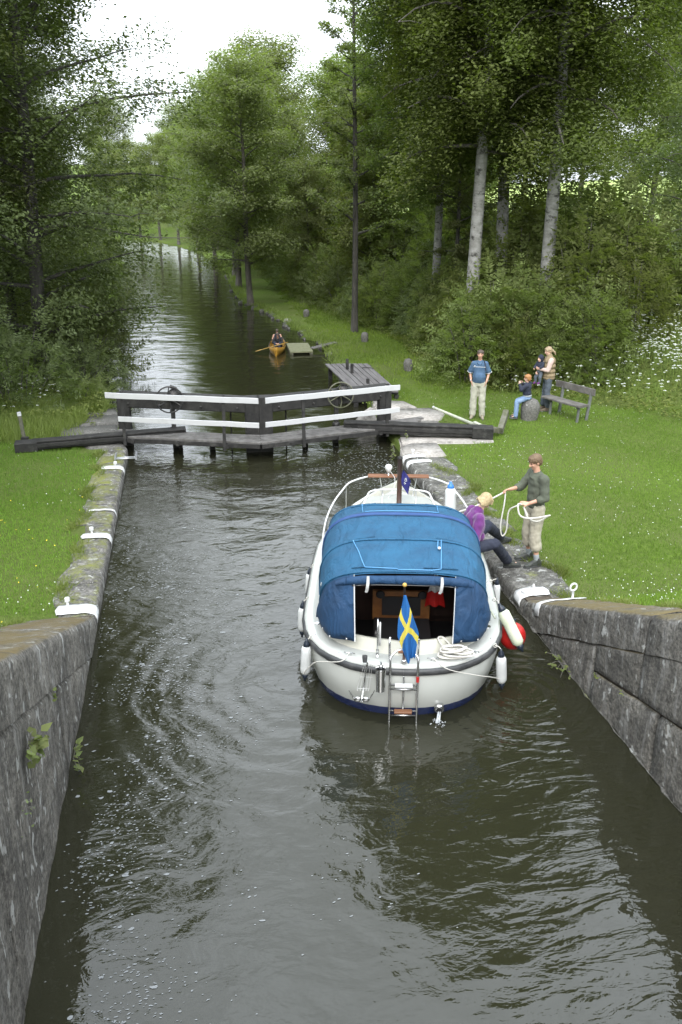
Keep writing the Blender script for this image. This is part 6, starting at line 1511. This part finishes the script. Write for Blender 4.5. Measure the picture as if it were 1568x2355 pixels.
def shoe(root, an, toe, m, k=1.0, sole='rubber'):
    a, t = Vector(an), Vector(toe); d = (t - a); d.z = 0; d.normalize(); u = Vector((0, 0, 1)); base = min(a.z - .075 * k, t.z - .035 * k); g = lambda f, z: Vector((a.x, a.y, base)) + d * f * k + u * z * k
    mb = MB(); mb.caps(g(-.045, .045), .042 * k, g(.12, .038), .040 * k); mb.caps(g(.12, .036), .040 * k, g(.185, .030), .030 * k); mb.caps(g(-.03, .05), .042 * k, g(-.01, .105), .045 * k); mb.caps(g(0, .085), .038 * k, g(.09, .055), .036 * k)
    o = blob(mb, 'shoe', m, root, .010, 1); o.name = 'shoe'
    s = MB(); s.caps(g(-.045, .016), .044 * k, g(.12, .015), .045 * k); s.caps(g(.12, .015), .045 * k, g(.188, .015), .032 * k); s.v = [(p[0], p[1], min(max(p[2], base), base + .024 * k)) for p in s.v]; s.build('sole', M[sole], o, smooth=False)
    return o
V3 = Vector
# 1. young man holding the rope: profile to the left
H1 = (5.13, 11.84, QZ)
J = dict(pelvis=(0, -.01, .95), waist=(0, .0, 1.10), chest=(0, .01, 1.33), neck=(0, .03, 1.50), head=(0, .075, 1.65), shL=(-.19, .01, 1.43), shR=(.19, .0, 1.43), elL=(-.23, .10, 1.17), wrL=(-.15, .33, 1.13), elR=(.25, -.03, 1.15), wrR=(.16, .20, 1.02), hipL=(-.09, 0, .92), hipR=(.09, 0, .92), knL=(-.115, .045, .50), knR=(.11, .05, .50), anL=(-.15, .0, .085), anR=(.13, -.02, .085), toeL=(-.17, .16, .035), toeR=(.16, .14, .035))
RZ1 = R(97)
mirror = lambda J: J
# facing -X (left): local +y -> world -x; local x(right) -> world +y ... near arm is the local left one
man, V, P, Mx = person('young man in olive sweatshirt and cropped khaki trousers paying out a white rope', H1, RZ1, dict(J, elR=(.22, .16, 1.20), wrR=(.10, .42, 1.22), elL=(-.25, .0, 1.15), wrL=(-.14, .22, 1.05)), hands=((.9, (.35, 1, .12), (.6, 0, -.6)), (.9, (-.2, 1, .0), (-.5, 0, -.8))), face=(0, 1, -.38), vox=.008)
features(man, P, Mx); hair(man, P, Mx, M['hair_brown'], 1.06, 'tousled', .007)
garment(man, 'sweatshirt', M['shirt_olive'], [('e', V3((0, .01, 1.34)), (.180, .125, .17)), ('e', V3((0, .01, 1.20)), (.178, .130, .20)), ('e', V3((0, .01, 1.07)), (.172, .132, .17)), ('l', [V['chest'] + V3((0, .01, .08)), V['neck'] + V3((0, -.01, -.035))], [.12, .068]), ('e', V3((0, 0, .965)), (.170, .130, .08)),
    ('l', [V['chest'] + V3((-.08, 0, .07)), V['shL'], V['elL'], V['elL'].lerp(V['wrL'], .28)], [.085, .078, .066, .062]), ('l', [V['chest'] + V3((.08, 0, .07)), V['shR'], V['elR'], V['elR'].lerp(V['wrR'], .28)], [.085, .078, .066, .062])], .009, .022, .09)
garment(man, 'cropped_trousers', M['chino'], [('e', V3((0, -.01, .90)), (.172, .125, .12))] + [('l', [V['hip' + s], V['kn' + s], V['kn' + s].lerp(V['an' + s], .42)], [.105, .092, .098]) for s in 'LR'], .009, .028, .10, 2)
for s in 'LR':
    shoe(man, V['an' + s], V['toe' + s], M['shoe_dark'], 1.08); garment(man, 'sock', M['sock'], [('l', [V['an' + s] + V3((0, 0, .0)), V['an' + s].lerp(V['kn' + s], .22)], [.043, .047])], .010, 0)
Wm = man.matrix_world
T1 = frame(H1, RZ1); pw = lambda v: T1 @ Vector(v)
hR, hL = pw(V['wrR'] + V3((-.03, .08, -.015))), pw(V['wrL'] + V3((.03, .08, -.015)))
bowp = bw(.80, 3.9, 1.05)
rope = [tuple(bowp), tuple(bowp.lerp(hR, .35) + Vector((0, 0, -.035))), tuple(bowp.lerp(hR, .7) + Vector((0, 0, -.03))), tuple(hR)]
loop1 = [hR, hR + Vector((-.02, -.03, -.20)), hR + Vector((-.06, -.04, -.52)), hR + Vector((-.03, -.05, -.70)), hR + Vector((.03, -.06, -.62)), hR + Vector((.04, -.08, -.30)), hL + Vector((-.10, .0, -.02)), hL]
loop2 = [hL, hL + Vector((-.09, -.05, .02)), hL + Vector((-.06, -.10, -.14)), hL + Vector((.10, -.16, -.17)), hL + Vector((.34, -.20, -.13)), hL + Vector((.36, -.16, -.15)), hL + Vector((.22, -.12, -.24)), hL + Vector((.08, -.10, -.20)), hL + Vector((.02, -.06, -.07)), hL + Vector((.06, -.09, -.15)), hL + Vector((.0, -.05, -.02))]
rp = MB(); rp.tube(curve_pts(rope, 8), .013, 7); rp.tube(curve_pts(loop1, 6), .0115, 7); rp.tube(curve_pts(loop2, 6), .013, 7)
tag(rp.build('bow_rope', M['rope'], None, smooth=True), 'white rope running from the bow to the young man, looped over his hands', 'rope')
# 2. woman in purple stepping ashore from the side deck
seat = bw(.98, 3.05, .80)
RZ2 = R(-88); T2 = frame((seat.x, seat.y, 0), RZ2); inv = T2.inverted()
foot_near = inv @ Vector((4.70, 11.72, .31)); foot_far = inv @ Vector((4.92, 12.62, .34)); z0 = seat.z
J = dict(pelvis=(0, 0, z0 + .09), waist=(0, .05, z0 + .24), chest=(0, .10, z0 + .44), neck=(0, .15, z0 + .61), head=(0, .23, z0 + .75), shL=(-.17, .10, z0 + .55), shR=(.17, .10, z0 + .55), elL=(-.28, .02, z0 + .30), wrL=(-.24, .06, z0 + .10), elR=(.28, .0, z0 + .28), wrR=(.25, .02, z0 + .06), hipL=(-.09, .02, z0 + .08), hipR=(.09, .02, z0 + .08), knL=(-.28, .40, z0 + .26), knR=(.06, .40, z0 + .10), anL=tuple(foot_far), anR=tuple(foot_near), toeL=tuple(foot_far + V3((-.03, .14, -.05))), toeR=tuple(foot_near + V3((.02, .15, -.05))))
wo, V, P, Mx = person('blond woman in purple fleece stepping from the boat onto the quay', (seat.x, seat.y, 0), RZ2, J, 'skin_pale', .95, hands=((.2, None, (0, 0, -1)), (.2, None, (0, 0, -1))), face=(0, .62, -.78), vox=.009, headup=(0, .78, .62))
features(wo, P, Mx, .95, brow='hair_blond'); hair(wo, P, Mx, M['hair_blond'], 1.03, 'bob', .008)
for q in (-1, 1): MB().tube([P(q * .031 + .018 * math.cos(t), .092, .012 + .013 * math.sin(t)) for t in np.linspace(0, 6.28, 13)], .0018, 5).build('spectacles', M['iron'], wo)
garment(wo, 'fleece', M['fleece_purple'], [('e', V['chest'] + V3((0, -.01, -.02)), (.19, .15, .20)), ('e', V['waist'], (.175, .15, .17)), ('e', V['pelvis'] + V3((0, .03, .03)), (.18, .16, .10)), ('l', [V['chest'] + V3((0, 0, .08)), V['neck'] + V3((0, -.015, -.01))], [.12, .085]),
    ('l', [V['chest'] + V3((-.07, 0, .07)), V['shL'], V['elL'], V['wrL'].lerp(V['elL'], .12)], [.09, .085, .068, .05]), ('l', [V['chest'] + V3((.07, 0, .07)), V['shR'], V['elR'], V['wrR'].lerp(V['elR'], .12)], [.09, .085, .068, .05]), ('l', [V['neck'] + V3((-.05, -.07, -.02)), V['neck'] + V3((.05, -.07, -.02))], [.05, .05]), ('e', V['waist'] + V3((0, .13, -.02)), (.12, .07, .09))], .010, .030, .10)
garment(wo, 'trousers', M['navy'], [('e', V['pelvis'], (.17, .15, .11))] + [('l', [V['hip' + s], V['kn' + s], V['kn' + s].lerp(V['an' + s], .88)], [.10, .082, .076]) for s in 'LR'], .010, .022, .09)
for s in 'LR': shoe(wo, V['an' + s], V['toe' + s], M['shoe_dark'], .95)
# 3. man in blue polo, hands in pockets
g3 = float(ground(7.24, 20.9)); J = dict(pelvis=(0, 0, .95), waist=(0, .02, 1.10), chest=(0, .0, 1.33), neck=(0, .0, 1.50), head=(0, .02, 1.64), shL=(-.165, 0, 1.42), shR=(.165, 0, 1.42), elL=(-.235, -.05, 1.16), wrL=(-.19, .07, .97), elR=(.235, -.05, 1.16), wrR=(.19, .07, .97), hipL=(-.09, 0, .92), hipR=(.09, 0, .92), knL=(-.10, .03, .50), knR=(.11, .02, .50), anL=(-.12, 0, .085), anR=(.12, .0, .085), toeL=(-.15, .15, .035), toeR=(.15, .15, .035))
bm_, V, P, Mx = person('man in blue polo shirt and pale trousers standing with hands in his pockets', (7.24, 20.9, g3), R(158), J, 'skin', 1.0, hands=((.3, (.35, .15, -1), (1, 0, 0)), (.3, (-.35, .15, -1), (-1, 0, 0))), face=(0, 1, .0), vox=.012)
features(bm_, P, Mx, 1.05, brow='hair_dark'); hair(bm_, P, Mx, M['hair_dark'], 1.0, 'short', .010)
garment(bm_, 'polo_shirt', M['shirt_blue'], [('e', V3((0, 0, 1.34)), (.160, .120, .17)), ('e', V3((0, .015, 1.22)), (.165, .135, .20)), ('e', V3((0, .035, 1.09)), (.172, .155, .20)), ('e', V3((0, .02, .985)), (.172, .145, .09)), ('l', [V['chest'] + V3((0, 0, .1)), V['neck'] + V3((0, 0, -.03))], [.10, .062]), ('l', [V['chest'] + V3((-.08, 0, .08)), V['shL'] + V3((.02, 0, -.01)), V['shL'].lerp(V['elL'], .78)], [.08, .070, .076]), ('l', [V['chest'] + V3((.08, 0, .08)), V['shR'] + V3((-.02, 0, -.01)), V['shR'].lerp(V['elR'], .78)], [.08, .070, .076])], .012, .014, .1)
garment(bm_, 'trousers', M['chino_pale'], [('e', V3((0, 0, .92)), (.178, .135, .13))] + [('l', [V['hip' + s], V['kn' + s], V['an' + s] + V3((0, 0, .02))], [.108, .088, .082]) for s in 'LR'], .012, .03, .11, 2)
MB().tube([(-.15, .125, 1.345), (-.07, .143, 1.35), (0, .148, 1.352), (.07, .143, 1.35), (.15, .125, 1.345)], .006, 5).build('chest_piping', M['plastic_white'], bm_, smooth=True)
for s in (-1, 1):
    MB().tube([(s * .07, .06, 1.49), (s * .05, .11, 1.45), (s * .015, .135, 1.41)], .012, 6).build('collar', M['shirt_blue'], bm_, smooth=True)
    el, sh = V['elL' if s < 0 else 'elR'], V['shL' if s < 0 else 'shR']; c = sh.lerp(el, .90); ax = (el - sh).normalized(); a = ax.orthogonal().normalized(); bb_ = ax.cross(a); MB().tube([c + (a * math.cos(t) + bb_ * math.sin(t)) * .078 for t in np.linspace(0, 6.28, 15)], .007, 5, cap=False).build('sleeve_hem', M['plastic_white'], bm_, smooth=True)
MB().tube([(.10, .145, 1.375), (.13, .14, 1.38), (.115, .145, 1.36)], .008, 5).build('breast_badge', M['plastic_white'], bm_)
MB().tube([(-.10, .03, 1.50), (-.14, .10, 1.42), (-.16, .10, 1.25)], .012, 6).build('shoulder_strap', M['navy'], bm_, smooth=True)
MB().tube([V['wrR'].lerp(V['elR'], .12) + V3((.030 * math.cos(t), .030 * math.sin(t), 0)) for t in np.linspace(0, 6.28, 13)], .008, 5).build('wristwatch', M['steel'], bm_)
for s in 'LR': shoe(bm_, V['an' + s], V['toe' + s], M['shoe_tan'], 1.05)
# 4. woman with the baby, facing left
g4 = float(ground(9.2, 21.15)); J = dict(pelvis=(0, 0, .90), waist=(0, 0, 1.04), chest=(0, .0, 1.26), neck=(0, .02, 1.43), head=(0, .05, 1.56), shL=(-.17, 0, 1.35), shR=(.17, 0, 1.35), elL=(-.20, .08, 1.10), wrL=(-.04, .25, 1.12), elR=(.20, .10, 1.10), wrR=(.06, .26, 1.02), hipL=(-.085, 0, .88), hipR=(.085, 0, .88), knL=(-.09, .02, .48), knR=(.09, .03, .48), anL=(-.11, -.02, .08), anR=(.09, .04, .08), toeL=(-.12, .13, .035), toeR=(.10, .18, .035))
w2, V, P, Mx = person('woman with blond ponytail in khaki quilted vest holding a baby', (9.2, 21.15, g4), R(82), J, 'skin_pale', .95, hands=((.6, None, (1, .2, 0)), (.6, None, (-1, .2, 0))), face=(-.25, 1, -.28), vox=.012)
features(w2, P, Mx, .95, brow='hair_ash'); hair(w2, P, Mx, M['hair_ash'], 1.0, 'pony', .010)
vest = garment(w2, 'quilted_vest', M['vest_khaki'], [('e', V['chest'] + V3((0, -.01, .05)), (.19, .155, .13)), ('e', V['chest'] + V3((0, -.01, -.07)), (.20, .165, .11)), ('e', V['waist'] + V3((0, -.01, .02)), (.195, .165, .10)), ('e', V['waist'] + V3((0, -.01, -.09)), (.20, .17, .10)), ('e', V['pelvis'] + V3((0, -.01, -.02)), (.19, .165, .08)), ('l', [V['neck'] + V3((0, -.02, -.05)), V['neck'] + V3((0, -.01, .02))], [.10, .075])], .010, .016, .07, 1)
garment(w2, 'sweater', M['sweater_pink'], [('l', [V['sh' + s], V['el' + s], V['wr' + s].lerp(V['el' + s], .06)], [.072, .062, .045]) for s in 'LR'], .011, .015, .08)
garment(w2, 'jeans', M['jeans_grey'], [('e', V3((0, 0, .86)), (.17, .14, .12))] + [('l', [V['hip' + s], V['kn' + s], V['an' + s] + V3((0, 0, .10))], [.098, .080, .092]) for s in 'LR'], .012, .025, .1, 2)
for s in 'LR':
    shoe(w2, V['an' + s], V['toe' + s], M['boot_brown'], .98); garment(w2, 'boot_shaft', M['boot_brown'], [('l', [V['an' + s], V['an' + s] + V3((0, 0, .14))], [.052, .055])], .012, 0)
# 5. the baby
T4 = frame((9.2, 21.15, g4), R(82)); bloc = T4 @ Vector((.02, .22, 1.02))
J = dict(pelvis=(0, 0, .02), waist=(0, 0, .08), chest=(0, .0, .19), neck=(0, .0, .27), head=(0, .015, .345), shL=(-.085, 0, .235), shR=(.085, 0, .235), elL=(-.12, .05, .16), wrL=(-.10, .12, .14), elR=(.12, .05, .14), wrR=(.09, .12, .10), hipL=(-.05, 0, .0), hipR=(.05, 0, .0), knL=(-.08, .06, -.13), knR=(.07, .07, -.14), anL=(-.07, .05, -.26), anR=(.07, .06, -.27), toeL=(-.07, .12, -.28), toeR=(.07, .12, -.29))
bb2, V, P, Mx = person('baby in dark jacket and hood held on the woman\'s arm', tuple(bloc), R(112), J, 'skin_pale', .50, hands=((.4, None, None), (.4, None, None)), face=(0, 1, 0), vox=.009, headk=.80)
features(bb2, P, Mx, .80, brow='hair_ash')
hd = MB(); hd.ell(P(0, -.022, .03), (.080 * .9, .10 * .9, .10 * .9), Mx, 14, 9); hd.ell(P(0, -.03, -.04), (.070 * .9, .075 * .9, .07 * .9), Mx, 12, 8); blob(hd, 'hood', M['navy'], bb2, .010, 1)
garment(bb2, 'jacket', M['navy'], [('e', V['chest'] + V3((0, 0, -.03)), (.105, .085, .13)), ('l', [V['shL'], V['elL'], V['wrL'].lerp(V['elL'], .15)], [.045, .040, .032]), ('l', [V['shR'], V['elR'], V['wrR'].lerp(V['elR'], .15)], [.045, .040, .032])], .010, .01, .06)
garment(bb2, 'trousers', M['jeans_grey'], [('e', V['pelvis'], (.09, .08, .07))] + [('l', [V['hip' + s], V['kn' + s], V['an' + s]], [.052, .046, .038]) for s in 'LR'], .010, .01, .06)
garment(bb2, 'bootee', M['fleece_purple'], [('l', [V['an' + s], V['toe' + s]], [.032, .028]) for s in 'LR'], .010, 0)
# 6. child on the round stone, back to us
cz = float(ground(8.4, 20.4)) + .53; J = dict(pelvis=(0, .0, .06), waist=(0, .01, .15), chest=(0, .02, .31), neck=(0, .02, .42), head=(0, .03, .535), shL=(-.125, .0, .385), shR=(.125, .0, .385), elL=(-.20, .10, .27), wrL=(-.13, .17, .40), elR=(.20, .10, .26), wrR=(.12, .18, .38), hipL=(-.07, .02, .05), hipR=(.07, .02, .05), knL=(-.17, .20, -.06), knR=(.0, .25, -.06), anL=(-.20, .20, -.40), anR=(-.06, .25, -.40), toeL=(-.25, .30, -.45), toeR=(-.08, .36, -.45))
ch, V, P, Mx = person('ginger child in dark sweater and blue jeans sitting on the round stone', (8.36, 20.40, cz), R(50), J, 'skin_pale', .72, hands=((.9, (.4, .4, 1), (1, 0, 0)), (.9, (-.4, .4, 1), (-1, 0, 0))), face=(0, 1, -.05), vox=.010, headk=.88)
features(ch, P, Mx, .88, brow='hair_ginger'); hair(ch, P, Mx, M['hair_ginger'], .92, 'short', .009)
garment(ch, 'sweater', M['navy'], [('e', V['chest'] + V3((0, 0, -.02)), (.145, .11, .15)), ('e', V['waist'] + V3((0, 0, .02)), (.135, .11, .12)), ('l', [V['chest'] + V3((0, 0, .06)), V['neck'] + V3((0, 0, -.02))], [.09, .055]), ('l', [V['shL'], V['elL'], V['wrL'].lerp(V['elL'], .1)], [.064, .054, .042]), ('l', [V['shR'], V['elR'], V['wrR'].lerp(V['elR'], .1)], [.064, .054, .042])], .010, .016, .08)
garment(ch, 'shirt_tail', M['sock'], [('e', V['pelvis'] + V3((0, 0, .045)), (.135, .115, .045))], .010, .01, .05)
garment(ch, 'jeans', M['jeans_blue'], [('e', V['pelvis'] + V3((0, 0, -.01)), (.13, .11, .065))] + [('l', [V['hip' + s], V['kn' + s], V['an' + s]], [.075, .062, .058]) for s in 'LR'], .010, .02, .08)
for s in 'LR': shoe(ch, V['an' + s], V['toe' + s], M['shoe_dark'], .72)
# 7, 8. the canoeists
def paddler(label, x, y, rz, shirt, hairm, lean, bare):
    p0 = cworld(x, y, .16); J = dict(pelvis=(0, 0, .10), waist=(0, .02, .22), chest=(0, .05 + lean * .5, .42), neck=(0, .07 + lean, .58), head=(0, .10 + lean * 1.3, .70), shL=(-.18, .05 + lean * .8, .51), shR=(.18, .05 + lean * .8, .51), elL=(-.26, .16 + lean * .7, .30), wrL=(-.10, .34 + lean * .5, .28), elR=(.26, .16 + lean * .7, .30), wrR=(.10, .34 + lean * .5, .28), hipL=(-.08, .02, .08), hipR=(.08, .02, .08), knL=(-.14, .36, .30), knR=(.14, .36, .30), anL=(-.10, .62, .04), anR=(.10, .62, .04), toeL=(-.1, .74, .04), toeR=(.1, .74, .04))
    o, V, P, Mx = person(label, p0, rz, J, 'skin', .95, hands=((.8, None, (1, 0, -.3)), (.8, None, (-1, 0, -.3))), face=(0, 1, -.5), vox=.016); o.scale = (CK,) * 3
    features(o, P, Mx, .95, brow='hair_dark'); hair(o, P, Mx, M[hairm], 1.0, 'short', .014)
    prt = [('e', V['chest'], (.185, .13, .19)), ('e', V['waist'], (.17, .14, .16))]
    if not bare: prt += [('l', [V['sh' + s], V['el' + s], V['wr' + s].lerp(V['el' + s], .2)], [.075, .062, .05]) for s in 'LR']
    garment(o, 'vest' if bare else 'jacket', M[shirt], prt, .014, .015, .1); garment(o, 'trousers' if not bare else 'jeans', M['navy' if not bare else 'jeans_grey'], [('e', V['pelvis'], (.16, .14, .10))] + [('l', [V['hip' + s], V['kn' + s], V['an' + s]], [.095, .078, .055]) for s in 'LR'], .014, .015, .1)
paddler('canoeist in dark sleeveless vest sitting upright in the rear of the yellow canoe', -.02, .75, R(170), 'navy', 'hair_dark', .0, True)
paddler('canoeist in dark jacket bent forward in the front of the yellow canoe', .08, -.35, R(165), 'pack_black', 'hair_dark', .16, False)
